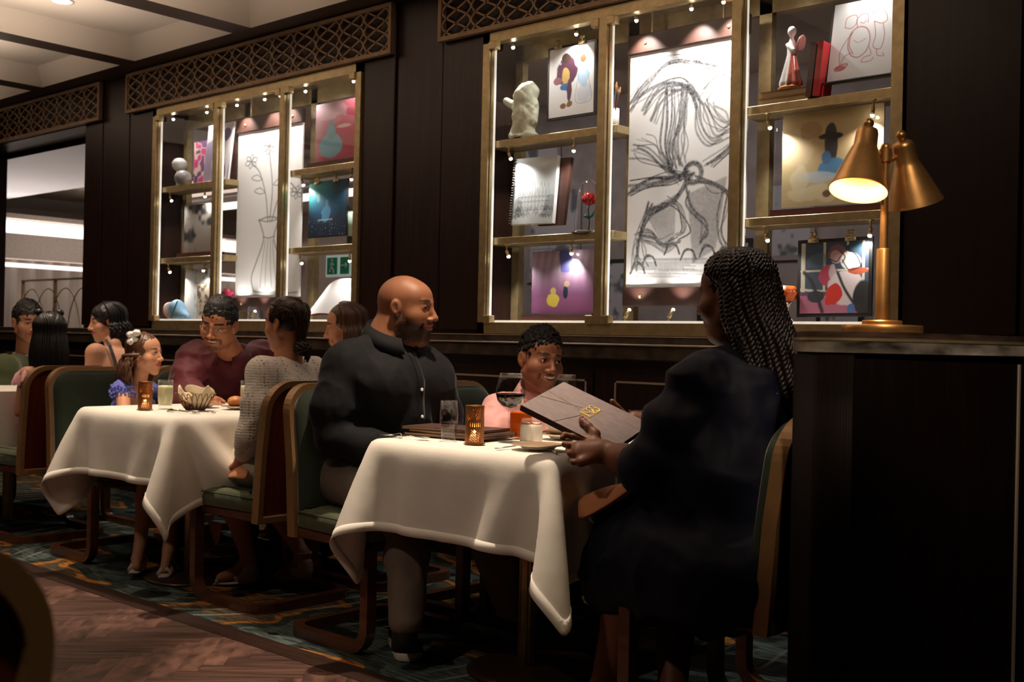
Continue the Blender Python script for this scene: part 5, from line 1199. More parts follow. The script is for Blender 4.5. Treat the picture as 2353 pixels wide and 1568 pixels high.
def lamp():
    d0 = 2.66; dr = RT*(2026-1176.5)/FPX+FW; c = CAMP+dr*d0; c[2] = 1.137; s = d0/FPX     # metres per pixel at the lamp
    z = lambda py: H+(808-py)*s
    rt = V(RT[0], RT[1], 0); rt /= np.linalg.norm(rt); away = V(-rt[1], rt[0], 0)
    t = thing('desk_lamp', 'brass two-headed lamp with one lit cone shade on the counter', 'lamp', c)
    m = MB(); m.lathe([(.0001, 0), (.090, 0), (.092, .003), (.092, .016), (.090, .019), (.0001, .019)], c, 48); m.lathe([(.0001, .018), (.046, .018), (.046, .028), (.044, .030), (.0001, .030)], c, 40); m.build('base', BRASSD, t, True, auto=35)
    m = MB(); m.lathe([(.0165, .028), (.0165, z(575)-c[2]), (.0155, z(573)-c[2]), (.009, z(572)-c[2]), (.009, z(372)-c[2])], c, 28); m.build('pole', BRASSD, t, True, auto=35)
    j = V(c[0], c[1], z(358))
    m = MB(); m.lathe([(.010, -.018), (.015, -.014), (.015, .014), (.010, .018)], j, 20); m.ball(j+V(0, 0, .018), .012, 14, 10); m.build('joint', BRASSD, t, True, auto=40)
    def head(top, neck, mouth, rn, rm, lab, lit, ballp):
        top, neck, mouth = [np.array(q) for q in (top, neck, mouth)]; ax = mouth-top; ax /= np.linalg.norm(ax)
        h = thing if False else None
        l1 = np.dot(neck-top, ax); l2 = np.linalg.norm(mouth-top)
        m = MB(); m.lathe([(.0001, -.004), (rn*.55, -.004), (rn*.92, .002), (rn, .010), (rn*1.04, l1), (rn*1.2, l1+.008), (rm, l2), (rm-.0025, l2+.001), (rn*1.08, l1+.012), (rn*.9, l1), (rn*.8, .012), (.0001, .012)], top, 48, ax=ax)
        o = m.build('lamp_shade', [BRASSD, mat('shade_inner', (.75, .52, .22), .45, metal=.35)], t, True, auto=50)
        nb = 48
        for k, p_ in enumerate(o.data.polygons):
            if k >= 7*nb: p_.material_index = 1
        m = MB(); m.ball(top-ax*.016, .0125, 16, 12); m.lathe([(.007, -.012), (.007, 0)], top, 12, ax=ax); m.build('finial', BRASSD, o, True)
        if lit:
            b = top+ax*(l1+.030); m = MB(); m.ball(b, .021, 16, 12); m.build('bulb', mat('warm_bulb', (1, .8, .5), .4, emis=(1, .76, .42), estr=22), o, True)
            l = bpy.data.lights.new('lamp_bulb_light', 'SPOT'); l.energy = 9; l.color = (1, .72, .42); l.spot_size = math.radians(150); l.spot_blend = .5; l.shadow_soft_size = .02
            lo = bpy.data.objects.new('lamp_bulb_light', l); COL.objects.link(lo); lo.location = [float(q) for q in b+ax*.024]; lo.rotation_mode = 'QUATERNION'; lo.rotation_quaternion = look_quat(Vector(ax))
        return o, top, ax, l1
    def at(px, py, dz=0): return CAMP+(RT*(px-1176.5)/FPX-UP*(py-784)/FPX+FW)*(d0+dz)
    o, tp, ax, l1 = head(at(1994, 298, .0), at(1990, 343, -.0), at(1972, 438, -.042), .026, .068, 'lit', True, None)
    m = MB(); m.tube([j+V(0, 0, .004), at(2016, 356), at(2004, 350)], .0065, 10); m.build('arm', BRASSD, t, True)
    o, tp, ax, l1 = head(at(2074, 327, .0), at(2083, 373, .0), at(2103, 468, .032), .0255, .066, 'off', False, None)
    m = MB(); m.tube([j+V(0, 0, .004), at(2046, 369), at(2066, 356)], .0065, 10); m.build('arm', BRASSD, t, True)
lamp()
# ------------------------------------------------------------------ things on the tables
ZT = .767
CG = glass_mat('clear_glass', (.97, .98, .98), 1.5)
WATER = glass_mat('water', (.90, .92, .93), 1.33)
CHINA = mat('white_china', (.80, .74, .64), .25, coat=.3)
SILVER = mat('cutlery_silver', (.55, .52, .48), .22, metal=1)
MENUB = mat('menu_cover', (.20, .155, .155), .6, noise=.12, nscale=16, stretch=(1, 4, 4), spec=.35)
GOLDF = mat('gold_foil', (.80, .58, .10), .4, metal=.3)
def shell(prof, th):       # outer profile then inner back down
    return prof+[(max(r-th, .0001), z) for r, z in prof[::-1]]
def tumbler(c, label, r=.030, h=.135, fill=None, lvl=.5, fmat=None, group=None, cat='glass'):
    c = V(*c); t = thing('drinking_glass', label, cat, c, 0, group)
    pr = [(r*.72, .0), (r*.80, .012), (r*.98, h*.38), (r*1.02, h*.6), (r*.95, h)]
    m = MB(); m.lathe(pr+[(r*.95-.0015, h), (r*1.02-.002, h*.6), (r*.98-.002, h*.38), (r*.78, .014), (.0001, .013)], c, 32); m.build('tumbler', CG, t, True)
    if fill:
        z1 = h*lvl; rr = lambda z: np.interp(z, [p[1] for p in pr], [p[0] for p in pr])-.003
        m = MB(); zs = np.linspace(.015, z1, 8); m.lathe([(.0001, .015)]+[(rr(z), z) for z in zs]+[(.0001, z1)], c, 32); m.build('drink', fmat, t, True)
    return t
def wineglass(c, label, wine=False, s=1.0):
    c = V(*c); t = thing('wine_glass', label, 'wine glass', c)
    pr = [(.0001, .0), (.038, .0), (.038, .002), (.012, .008), (.0042, .018), (.0034, .060), (.0042, .092), (.012, .100), (.030, .112), (.042, .128), (.047, .146), (.046, .165), (.041, .190), (.036, .212)]
    pr = [(r*s, z*s) for r, z in pr]; inn = [(r-.0013, z+.002*(i == 0)) for i, (r, z) in enumerate(pr[:7:-1])]+[(.0001, .103*s)]
    m = MB(); m.lathe(pr+inn, c, 40); m.build('goblet', CG, t, True)
    if wine:
        m = MB(); m.lathe([(.0001, .104*s)]+[(r-.0022, z) for r, z in pr[8:11]]+[(.0445*s, .150*s), (.0001, .150*s)], c, 40); m.build('red_wine', mat('red_wine', (.010, .001, .003), .04, coat=.5), t, True)
    return t
def votive(c, label, h=.122, r=.0305, seed=1, deg=0):
    c = V(*c); t = thing('candle_holder', label, 'candle holder', c, math.radians(deg)); rnd = random.Random(seed)
    # copper sleeve pierced by a fan of slots: cells left open or filled on a fine cylinder grid
    nu, nv = 110, 64; vs = []; fs = []
    for i in range(nv+1):
        for j in range(nu): a = 2*math.pi*j/nu; vs.append((r*math.cos(a), r*math.sin(a), h*i/nv))
    def hole(u, v):       # u along the girth 0..1 (five repeats), v height
        x = (u*3) % 1.0; w_ = x*.064; z = v*h
        if .008 < z < .047:          # pointed fan of slanting bars
            a = z-.008; L_ = abs(w_-.030)
            if L_ < .020-a*.35+.004 and ((w_-.030)*.7+a*.75) % .0062 < .0030 and w_ < .034: return True
            if w_ > .036 and w_ < .048 and ((w_-.036)+a*.1) % .0055 < .0022 and a < .030: return True
        if .074 < z < .112:
            a = z-.074
            if ((w_+a*.9) % .009 < .0028 and w_ < .026 and a > w_*.5) or (.030 < w_ < .052 and ((w_-a*.45) % .0075) < .0024 and a > .006): return True
        if .056 < z < .068 and .014 < w_ < .048:       # short upright bars between
            if (w_-.014) % .0066 < .0018: return True
        return False
    for i in range(nv):
        for j in range(nu):
            if hole((j+.5)/nu, (i+.5)/nv): continue
            k = (j+1) % nu; fs.append((i*nu+j, i*nu+k, (i+1)*nu+k, (i+1)*nu+j))
    m = MB(); m.add(vs, fs); o = m.build('pierced_sleeve', COPPER, t, True, world=False); sd = o.modifiers.new('thick', 'SOLIDIFY'); sd.thickness = .0012
    m = MB(); m.lathe([(.0001, 0), (r+.005, 0), (r+.005, .002), (.0001, .0025)], (0, 0, 0), 32); m.build('foot', COPPER, t, world=False)
    m = MB(); m.lathe([(.0001, .004), (.016, .004), (.016, .030), (.0001, .030)], (0, 0, 0), 20); cn = m.build('candle', mat('candle_wax', (.8, .6, .35), .5, emis=(1, .55, .2), estr=.5), t, True, world=False)
    m = MB(); m.lathe([(.0001, .032), (.005, .038), (.004, .046), (.0001, .058)], (0, 0, 0), 12); m.build('flame', mat('flame', (1, .7, .3), .5, emis=(1, .62, .22), estr=7), cn, True, world=False)
    l = bpy.data.lights.new('candle_light', 'POINT'); l.energy = .35; l.color = (1, .55, .22); l.shadow_soft_size = .006
    lo = bpy.data.objects.new('candle_light', l); COL.objects.link(lo); lo.location = (c[0], c[1], c[2]+.05)
    return t
def flat(c, d):           # frame on the table: forward dir d
    d = V(d[0], d[1], 0); d /= np.linalg.norm(d); return d, V(-d[1], d[0], 0)
def cutlery(kind, a, b, label, z=ZT+.001, group=None):
    a = V(a[0], a[1], z); b = V(b[0], b[1], z); d, s = flat(a, b-a); L_ = np.linalg.norm(b-a)
    t = thing(kind, label, kind, (a+b)/2, 0, group); m = MB()
    m.tube([a+V(0, 0, .002), a+d*L_*.3+V(0, 0, .003), a+d*L_*.65+V(0, 0, .006)], [(.002, .006), (.002, .004), (.0018, .0026)], 8, up=(0, 0, 1)); m.build('handle', SILVER, t, True)
    m = MB(); q = a+d*L_*.65+V(0, 0, .006)
    if kind == 'spoon': R = rotm(d, s, (0, 0, 1)); m.tube([q, b-d*.028+V(0, 0, .004)], .0024, 6); m.ball(b-d*.022+V(0, 0, .006), (.026, .016, .004), 14, 8, R); m.build('bowl', SILVER, t, True)
    elif kind == 'fork':
        m.tube([q, b-d*.05+V(0, 0, .008)], [(.002, .003), (.002, .011)], 6, up=(0, 0, 1))
        for k in range(4): e = b-d*.052+s*(k-1.5)*.0056+V(0, 0, .008); m.tube([e, e+d*.03+V(0, 0, .001), e+d*.052+V(0, 0, -.004)], .0014, 5)
        m.build('tines', SILVER, t, True)
    else: m.tube([q, q+d*.03, b], [(.003, .0018), (.009, .0012), (.003, .0008)], 8, up=(0, 0, 1)); m.build('blade', SILVER, t, True)
    return t
def plate_(c, r, label, h=.018, rimr=.62):
    c = V(*c); t = thing('plate', label, 'plate', c)
    m = MB(); m.lathe([(.0001, .002), (r*.42, .0), (r*.60, .003), (r*.70, h*.8), (r, h), (r, h+.002), (r*.70, h*.8+.004), (r*.58, .008), (.0001, .006)], c, 48); m.build('plate_body', CHINA, t, True)
    m = MB(); m.lathe([(r*.97, h+.0022), (r*.99, h+.0026), (r*1.002, h+.0012)], c, 48); m.build('rim_line', GOLD, t, True); return t
# ---- front table
tumbler((-2.646, 2.665, ZT), 'water glass half full beside the copper candle holder on the front table', .030, .132, True, .47, WATER)
votive((-2.508, 2.645, ZT), 'pierced copper candle holder on the front table', .124, .0305, 1, 20)
wineglass((-2.507, 2.815, ZT), 'large wine glass with red wine on the front table', True, 1.06)
wineglass((-2.66, 3.30, ZT), 'empty wine glass beyond the raised menu', False, 1.0)
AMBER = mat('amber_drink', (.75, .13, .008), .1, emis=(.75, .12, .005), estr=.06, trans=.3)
c = V(-2.573, 2.945, ZT); t = thing('cocktail_glass', 'short glass of orange-red cocktail behind the wine glass', 'glass', c)
m = MB(); m.box(c+V(-.032, -.032, 0), c+V(.032, .032, .004), .002)
for s in (0, 1): 
    for q in (-1, 1):
        a = V(q*.032, -.032, .0) if s == 0 else V(-.032, q*.032, 0); b = V(q*.030, .032, .115) if s == 0 else V(.032, q*.030, .115); m.box(c+a, c+b)
m.build('tumbler', CG, t); m = MB(); m.box(c+V(-.0295, -.0295, .004), c+V(.0295, .0295, .092), .006); m.build('drink', AMBER, t)
# salt and pepper pair
for k, (dx, lb) in enumerate(((-.016, 'left one of the joined white salt and pepper shakers'), (.018, 'right one of the joined white salt and pepper shakers'))):
    c = V(-2.467+dx*.75, 2.877+dx*.66, ZT); t = thing('salt_shaker' if k == 0 else 'pepper_shaker', lb, 'shaker', c)
    m = MB(); m.lathe([(.0001, 0), (.020, 0), (.0215, .006), (.0205, .045), (.0185, .056), (.013, .062), (.0001, .063)], c, 28); m.build('body', CHINA, t, True)
    m = MB(); m.lathe([(.0175, .0565), (.0178, .0585), (.0155, .0605)], c, 24); m.build('rim_line', COPPER, t, True)
plate_((-2.262, 2.675, ZT), .085, 'small white side plate at the front corner of the front table', .014)
plate_((-2.46, 3.05, ZT), .085, 'white plate under the stacked bowl on the front table', .014)
c = V(-2.47, 3.06, ZT+.012); m = MB(); m.lathe([(.0001, .0), (.04, .0), (.062, .020), (.072, .044), (.070, .045), (.058, .022), (.036, .006), (.0001, .005)], c, 40); tag(m.build('bowl', CHINA, None, True), 'white bowl stacked on the white plate on the front table', 'bowl')
plate_((-2.70, 3.02, ZT), .075, 'white plate behind the orange cocktail glass', .012)
c = V(-2.30, 2.93, ZT); m = MB(); m.lathe([(.0001, 0), (.034, 0), (.036, .004), (.022, .006), (.028, .022), (.0265, .022), (.02, .008), (.0001, .007)], c, 28); tag(m.build('glass_dish', CG, None, True), 'tiny clear glass dish beside the menu hand', 'dish')
cutlery('knife', (-2.935+.02, 2.585), (-2.80, 2.60), 'knife at the near left corner of the front table')
cutlery('spoon', (-2.86, 2.60), (-2.70, 2.625), 'spoon beside the knife at the near left corner of the front table')
cutlery('fork', (-2.335, 2.56), (-2.36, 2.80), 'fork standing out behind the small side plate')
cutlery('knife', (-2.16, 2.63), (-2.29, 2.76), 'knife lying beside the small side plate near the hand')
cutlery('spoon', (-2.13, 2.60), (-2.25, 2.72), 'spoon beside the knife near the braided woman\'s hand')
# closed menus in a stack
for k, (dx, a, lb) in enumerate(((0, 8, 'brown closed menu at the bottom of the stack behind the water glass'), (.02, 4, 'brown closed menu in the middle of the stack behind the water glass'), (-.01, 11, 'brown closed menu on top of the stack behind the water glass'))):
    z = ZT+.001+.0105*k; c = V(-2.735+dx, 2.80, z); t = thing('closed_menu', lb, 'menu', c, math.radians(a)); hx, hy = .165, .095
    m = MB(); m.box((-hx, -hy, 0), (hx, hy, .0018)); m.box((-hx, -hy, .0082), (hx, hy, .0100)); m.box((-hx, hy-.003, 0), (hx, hy, .01)); m.build('cover', DARKBROWN, t, world=False)
    m = MB(); m.box((-hx+.004, -hy+.003, .0018), (hx-.003, hy-.003, .0082)); m.build('pages', mat('menu_pages', (.40, .24, .13), .7), t, world=False)
# open menu in the woman's hands
def open_menu():
    sc = 1.08; Ac = CAMP+(V(-2.073, 2.560, .985)-CAMP)*sc; Bc = CAMP+(V(-2.040, 2.334, .925)-CAMP)*sc; Rc = CAMP+(V(-1.840, 2.620, .889)-CAMP)*sc
    ex = Ac-Bc; w_ = np.linalg.norm(ex); ex /= w_; dn = Rc-Ac; dn = dn-ex*np.dot(dn, ex); dn /= np.linalg.norm(dn); L_ = .315; n = np.cross(ex, dn)
    if n@(CAMP-Ac) < 0: n = -n          # towards the camera
    t = thing('open_menu', 'grey-brown menu with gold 1923 lettering held up by the braided woman', 'menu', Bc)
    c = Bc+ex*w_/2+dn*L_/2; m = MB(); m.obox(c-n*.0015, ex, dn, n, w_/2, L_/2, .0015); m.build('front_cover', MENUB, t)
    # pages and second cover open a little behind, joined at the near long edge
    m = MB(); m.obox(c-n*.009, ex, dn, n, w_/2-.004, L_/2-.004, .0055); m.build('pages', mat('menu_page_edge', (.05, .028, .022), .7), t)
    m = MB(); m.obox(c-n*.0165, ex, dn, n, w_/2, L_/2, .0015); m.obox(Bc+dn*L_/2-n*.009+ex*.001, ex, dn, n, .0012, L_/2, .009); m.build('rear_cover', DARKBROWN, t)
    # gold lettering 1923: thin numerals with thick stems, seen from the camera side
    o = Bc+ex*w_*.56+dn*.170+n*.0009       # lettering origin: baseline left
    X = ex; Y = -dn; m = MB(); th = .0006
    def bar(a, b, wd): m.tube([o+X*a[0]+Y*a[1], o+X*b[0]+Y*b[1]], [(th, wd), (th, wd)], sq=True, up=n)
    def ring(cx, cy, rx, ry, a0, a1, wd, k=20): m.tube([o+X*(cx+rx*math.cos(a))+Y*(cy+ry*math.sin(a)) for a in np.linspace(math.radians(a0), math.radians(a1), k)], [(th, wd)]*k, sq=True, up=n)
    h = .034
    bar((-.018, 0), (-.018, h), .0030); bar((-.018, h), (-.024, h*.82), .0012); bar((-.026, 0), (-.010, 0), .0012)
    ring(.001, h*.68, .010, h*.32, 0, 360, .0013); bar((.011, h*.68), (.006, 0), .0011)
    ring(-.002, h*.68, .006, h*.26, 90, 270, .0022)
    ring(.021, h*.72, .009, h*.28, 170, -35, .0014); bar((.028, h*.52), (.012, .001), .0028); bar((.012, 0), (.034, 0), .0012)
    ring(.040, h*.74, .009, h*.26, 165, -70, .0016); ring(.040, h*.26, .010, h*.26, 80, -165, .0022)
    bar((-.028, -.004), (.050, -.004), .0007)
    m.build('gold_numerals', GOLDF, t)
    m = MB(); m.tube([o+X*-.004+Y*.040, o+X*.012+Y*.165], [(th, .0005)]*2, sq=True, up=n); m.tube([o+X*.012+Y*.042, o+X*-.040+Y*.165], [(th, .0005)]*2, sq=True, up=n)
    m.tube([o+X*-.03+Y*.02, o+X*-.145+Y*.055], [(th, .0004)]*2, sq=True, up=n); m.build('beam_lines', mat('foil_pale', (.45, .36, .30), .4), t)
    return Ac, Bc, ex, dn, n, w_, L_
MENU = open_menu()
# tumblers far right
for k, (px, Y_, lb) in enumerate(((1461, 3.45, 'left one of the two low glasses at the far right end of the front table'), (1499, 3.55, 'right one of the two low glasses, partly behind the blue sleeve'))):
    c = P(px, 960, Y_); c[2] = ZT; tumbler(c, lb, .030, .088, True, .45, WATER)
c = P(1432, 940, 3.5); c[2] = ZT; plate_(c, .10, 'white dinner plate behind the raised menu, far end of the front table', .03)
# ---- second table
votive((-4.493, 2.632, ZT), 'pierced copper candle holder on the second table', .124, .0305, 3, 40)
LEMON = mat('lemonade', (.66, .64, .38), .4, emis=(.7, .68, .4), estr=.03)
tumbler((-4.532, 2.755, ZT), 'tall glass of cloudy lemonade beside the candle on the second table', .036, .128, True, .80, LEMON)
tumbler((-4.37, 3.08, ZT), 'tall glass of cloudy lemonade behind the bread roll', .034, .128, True, .82, LEMON)
plate_((-4.355, 3.02, ZT), .075, 'white side plate under the bread roll on the second table', .010)
def roll(c, r, label, R=None, dark=False):
    c = V(*c); f = Fld(c-V(*[r*1.2]*3), c+V(*[r*1.2]*3), .004); f.ell(c, (r, r*.9, r*.62), .01)
    v, q = f.mesh(); v = relax(v, q, 2); n = vnoise(v*30, 4); v = v+((v-c)/np.linalg.norm(v-c, axis=1)[:, None])*(n*.003)[:, None]
    return tag(np_mesh('bread_roll', v, q, mat('bread_crust_dark' if dark else 'bread_crust', (.22, .07, .025) if dark else (.52, .20, .05), .45, noise=.3, nscale=30, bump=.2), None), label, 'bread roll')
roll((-4.36, 3.01, ZT+.034), .040, 'golden bread roll on its own side plate')
def basket():
    c = V(-4.36, 2.80, ZT); t = thing('bread_basket', 'bronze wire bread basket with scalloped loops on the second table', 'basket', c)
    BW = mat('basket_wire', (.14, .07, .035), .35, metal=.8)
    m = MB(); N_ = 20
    m.lathe([(.040, 0), (.042, .002), (.040, .004)], c, 24); 
    for k in range(N_):
        a0 = 2*math.pi*k/N_; path = []
        for q in np.linspace(0, 1, 14):
            # loop: up on one side and down on the other
            s = math.sin(q*math.pi); a = a0+(q-.5)*2*math.pi/N_*1.35; hh = .074*s**.75; r = .040+.042*(hh/.074)**.75+.006*s; path.append(c+V(r*math.cos(a), r*math.sin(a), .002+hh))
        m.tube(path, .0017, 5)
    m.build('wire_loops', BW, t, True)
    # napkin liner: wavy cone rising above the rim in points
    vs = []; fs = []; n = 72; rr = 14; c2 = c+V(0, 0, .004)
    for i in range(rr+1):
        for j in range(n):
            a = 2*math.pi*j/n; u = i/rr; r = .008+.066*u**.8*(1+.03*math.sin(5*a+1)); z = .002+.062*u**1.5+(u**4)*(.030*max(0, math.cos(2*a-.7))**1.5+.014*math.sin(3*a+2)+.01*math.sin(7*a)); vs.append(c2+V(r*math.cos(a), r*math.sin(a), z))
    for i in range(rr):
        for j in range(n): l = (j+1) % n; fs.append((i*n+j, i*n+l, (i+1)*n+l, (i+1)*n+j))
    m = MB(); m.add(vs, fs); o = m.build('cream_napkin', mat('cream_napkin', (.76, .64, .44), .85, bump=.2), None, True); tag(o, 'cream cloth napkin lining the wire bread basket', 'napkin'); sd = o.modifiers.new('t', 'SOLIDIFY'); sd.thickness = .0015
    m = MB(); e = [(-.07, .03), (-.03, .06), (.05, .05), (.085, .0), (.03, -.01)]; rt = V(.747, .665, 0)
    A_ = c+V(0, 0, .075); vs = [A_+rt*-.055+V(0, 0, .0), A_+rt*-.05+V(0, 0, .042), A_+rt*0+V(-.01, .01, .038), A_+rt*.035+V(0, 0, .020), A_+rt*.065+V(0, .0, .040), A_+rt*.105+V(.01, -.01, -.006), A_+rt*.05+V(0, 0, -.01), A_+rt*0+V(0, 0, .0)]
    m.add(vs, [(0, 7, 2, 1), (7, 6, 3, 2), (6, 5, 4, 3)]); o = m.build('cream_napkin', mat('cream_napkin2', (.78, .68, .50), .85), None, True); tag(o, 'folded cream napkin flap pointing up out of the bread basket', 'napkin'); sd = o.modifiers.new('t', 'SOLIDIFY'); sd.thickness = .002; sb = o.modifiers.new('s', 'SUBSURF'); sb.levels = 2; sb.render_levels = 2
    roll(c+V(.0, -.030, .036), .034, 'dark bread roll inside the basket, nearest the camera', dark=True)
    roll(c+V(-.020, .028, .040), .032, 'bread roll inside the basket behind the dark one', dark=True)
basket()
cutlery('knife', (-4.17, 2.68), (-4.33, 2.64), 'knife below the bread basket on the second table')
cutlery('fork', (-4.19, 2.71), (-4.35, 2.665), 'fork below the bread basket on the second table')
cutlery('spoon', (-4.13, 2.75), (-4.24, 2.70), 'spoon below the bread basket on the second table')
plate_((-4.55, 2.95, ZT), .085, 'white plate in front of the girl on the second table', .012)
plate_((-4.42, 3.30, ZT), .10, 'white dinner plate at the far end of the second table', .014)
# ------------------------------------------------------------------ people: shared tools
SKINM = mat('skin', (1, 1, 1), .52, vcol=True, sss=.12, spec=.32, bump=.05, bscale=220, bdist=.0008)
def hairmat(name, c, r=.38): return mat(name, c, r, noise=.45, nscale=60, stretch=(1, 1, .25), spec=.45, bump=.3, bscale=160, bdist=.001, bstretch=(1, 1, .15))
EYEM = mat('eye', (1, 1, 1), .08, vcol=True, coat=.6)
TEETH = mat('teeth', (.80, .74, .66), .25)
def vnormals(v, f):
    a, b, c_, d = v[f[:, 0]], v[f[:, 1]], v[f[:, 2]], v[f[:, 3]]; n = np.cross(c_-a, d-b); out = np.zeros_like(v)
    for k in range(4):
        for q in range(3): out[:, q] += np.bincount(f[:, k], n[:, q], len(v))
    return out/(np.linalg.norm(out, axis=1)[:, None]+1e-12)
def frame(fwd, pitch=0, roll=0):
    """head axes as columns: right, forward, up; pitch > 0 looks up, roll > 0 tips the crown to the person's right"""
    y = V(*fwd); y /= np.linalg.norm(y); z = V(0, 0, 1); x = np.cross(y, z); p = math.radians(pitch)
    y2 = y*math.cos(p)+z*math.sin(p); z2 = -y*math.sin(p)+z*math.cos(p); r = math.radians(roll)
    x3 = x*math.cos(r)-z2*math.sin(r); z3 = x*math.sin(r)+z2*math.cos(r); return np.stack([x3, y2, z3], 1)
def head_fld(f, c, R, s, smile=0, open_=0, nose=1.0, jaw=1.0, cheek=1.0, ears=True, child=0, lip=1.0, crown=0):
    G = lambda x, y, z: c+R@(V(x, y, z)*s)
    e = lambda p, r, k=.03, m='u': f.ell(G(*p), V(*r)*s, k*s, m, R)
    cp = lambda a, b, ra, rb, k=.03, m='u': f.cap(G(*a), G(*b), ra*s, rb*s, k*s, m)
    e((0, -.08, .13-crown*.5), (.315, .385, .37-crown*.5)); e((0, .10, .16-crown*.4), (.272, .235, .25-crown*.4), .05); e((0, .09, -.10), (.268*jaw, .258, .325), .06)
    for q in (-1, 1):
        cp((q*.205*jaw, -.03, -.21), (q*.07*jaw, .20, -.400), .094, .080, .08); e((q*.155, .19, -.12), (.115*cheek, .10*cheek, .125), .08)
        cp((q*.15, .285, .095), (q*.04, .318, .085), .030, .032, .05)
    e((0, .235, -.42), (.095*jaw, .075, .075), .06); e((0, .27, -.27), (.13, .075, .11), .07)
    for q in (-1, 1): e((q*.132, .368, .02), (.075, .050, .046), .06, 's')
    cp((0, .325, .06), (0, .405, -.11), .026, .036*nose, .05); e((0, .412, -.135), (.047*nose, .048, .042), .03)
    for q in (-1, 1): e((q*.052*nose, .368, -.150), (.036*nose, .042, .032), .02)
    for q in (-1, 1): e((q*.026*nose, .395, -.178), (.014, .020, .014), .012, 's')
    for q in (-1, 1):
        e((q*.130, .262, .018), (.072, .072, .066), .02)
        e((q*.130, .345, .012), (.056, .042, .017+.004*child), .010, 's')
    cz = .028*smile; w_ = .105+.03*smile
    for q in (-1, 1):
        f.chain([G(0, .352, -.232), G(q*.05, .342, -.228), G(q*w_, .285, -.248+cz)], [.019*s*lip, .019*s*lip, .010*s], .02*s)
        f.chain([G(0, .340, -.283-.01*open_), G(q*.05, .330, -.280-.01*open_), G(q*w_, .283, -.252+cz)], [.023*s*lip, .021*s*lip, .010*s], .02*s)
        if smile: cp((q*(w_+.03), .285, -.20), (q*(w_+.035), .26, -.27), .016, .012, .03, 's')
        if open_: f.chain([G(0, .36, -.257), G(q*.06, .345, -.253), G(q*w_*.9, .295, -.245+cz*.8)], [.024*s*open_, .022*s*open_, .010*s], .006*s, 's'); cp((0, .32, -.257), (0, .25, -.257), .03*open_, .03*open_, .01, 's')
        else: f.chain([G(0, .368, -.257), G(q*.05, .355, -.254), G(q*w_*.95, .30, -.250+cz)], [.006*s]*3, .008*s, 's')
    if ears:
        for q in (-1, 1):
            Re = R@rotm((1, .35*q, 0), (-.35*q, 1, 0.12), (0, -.12, 1))
            f.ell(G(q*.325, -.055, -.01), V(.032, .078, .118)*s, .03*s, 'u', Re); f.ell(G(q*.305, -.03, -.115), V(.030, .035, .035)*s, .02*s)
            f.ell(G(q*.357, -.045, .012), V(.018, .042, .070)*s, .010*s, 's', Re); f.ell(G(q*.352, -.035, -.03), V(.020, .022, .030)*s, .010*s, 's', Re)
def head_color(v, c, R, s, skin, lip=None, brow=(.02, .012, .01), beard=None, smile=0, browk=1.0, blush=0, scalp=None):
    L = (v-c)@R/s; x, y, z = L[:, 0], L[:, 1], L[:, 2]; n = len(v); ax = np.abs(x)
    col = np.tile(np.array(skin, float), (n, 1)); nz = vnoise(v*90, 1)*.05+vnoise(v*30, 2)*.06; col *= (1+nz)[:, None]
    def put(m, cc): 
        nonlocal col; m = np.clip(m, 0, 1)[:, None]; col = col*(1-m)+np.array(cc)*m
    lip = lip or tuple(np.array(skin)*[.85, .55, .55])
    w_ = .115+.03*smile; zc = -.256+.028*smile*(ax/w_)**2
    put((1.25-np.hypot(ax/w_, (z-zc)/.047)**2)*3*(y > .22), lip)
    if blush: put(.6*blush*(1-np.hypot((ax-.17)/.10, (z+.10)/.10))*(y > .05), np.array(skin)*[1.1, .62, .55])
    zb = .118-.28*(ax-.12)**2*8*.3
    put((1.3-np.hypot((ax-.125)/.088, (z-zb)/.022)**2)*2*(y > .18)*browk, brow)
    if beard is not None:
        fn, bc = beard; put(fn(x, y, z)+.25*vnoise(v*260, 7)*(fn(x, y, z) > .05), bc)
    put((1.2-np.hypot((ax-.130)/.064, (z-.036)/.010))*2*(y > .25), np.array(brow)*.8)      # lash line
    if scalp is not None: fn, bc = scalp; put(fn(x, y, z), bc)
    return col
def eyes(t, c, R, s, gaze=(0, 1, 0), iris=(.06, .03, .015)):
    g = R@V(*gaze); g /= np.linalg.norm(g)
    for q in (-1, 1):
        o = c+R@(V(q*.130, .262, .016)*s); r = .0645*s; m = MB(); m.ball(o, r, 20, 16); v = np.array(m.v)
        # poles along the gaze for a round iris
        a = g; u = np.cross(a, V(0, 0, 1)); u /= np.linalg.norm(u); w_ = np.cross(u, a); vs = []; cols = []; fs = []
        for i in range(15):
            ph = math.pi*.62*i/14
            for k in range(20):
                th = 2*math.pi*k/20; vs.append(o+r*(math.cos(ph)*a+math.sin(ph)*(math.cos(th)*u+math.sin(th)*w_)))
                cols.append((.005, .004, .004) if ph < .24 else (iris if ph < .50 else (.55, .50, .46)))
        for i in range(14):
            for k in range(20): l = (k+1) % 20; fs.append((i*20+k, i*20+l, (i+1)*20+l, (i+1)*20+k))
        np_mesh('eye', vs, fs, EYEM, t, True, np.array(cols))
def teeth(t, c, R, s, smile=1):
    m = MB(); G = lambda x, y, z: c+R@(V(x, y, z)*s); w_ = .095+.025*smile
    for k in range(8):
        u = (k-3.5)/4.2; x = u*w_; y = .334-.05*u*u; z = -.247+.022*u*u*smile
        q = G(x, y, z); m.obox(q, R[:, 0], R[:, 1], R[:, 2], .0125*s, .007*s, .017*s)
    m.build('teeth', TEETH, t)
def body_mesh(t, parts):
    """several overlapping skin surfaces kept as one mesh: [(v, f, col)]"""
    vs, fs, cs, o = [], [], [], 0
    for v, f, c in parts: vs.append(v); fs.append(f+o); cs.append(c); o += len(v)
    return np_mesh('body', np.concatenate(vs), np.concatenate(fs), SKINM, t, True, np.concatenate(cs))
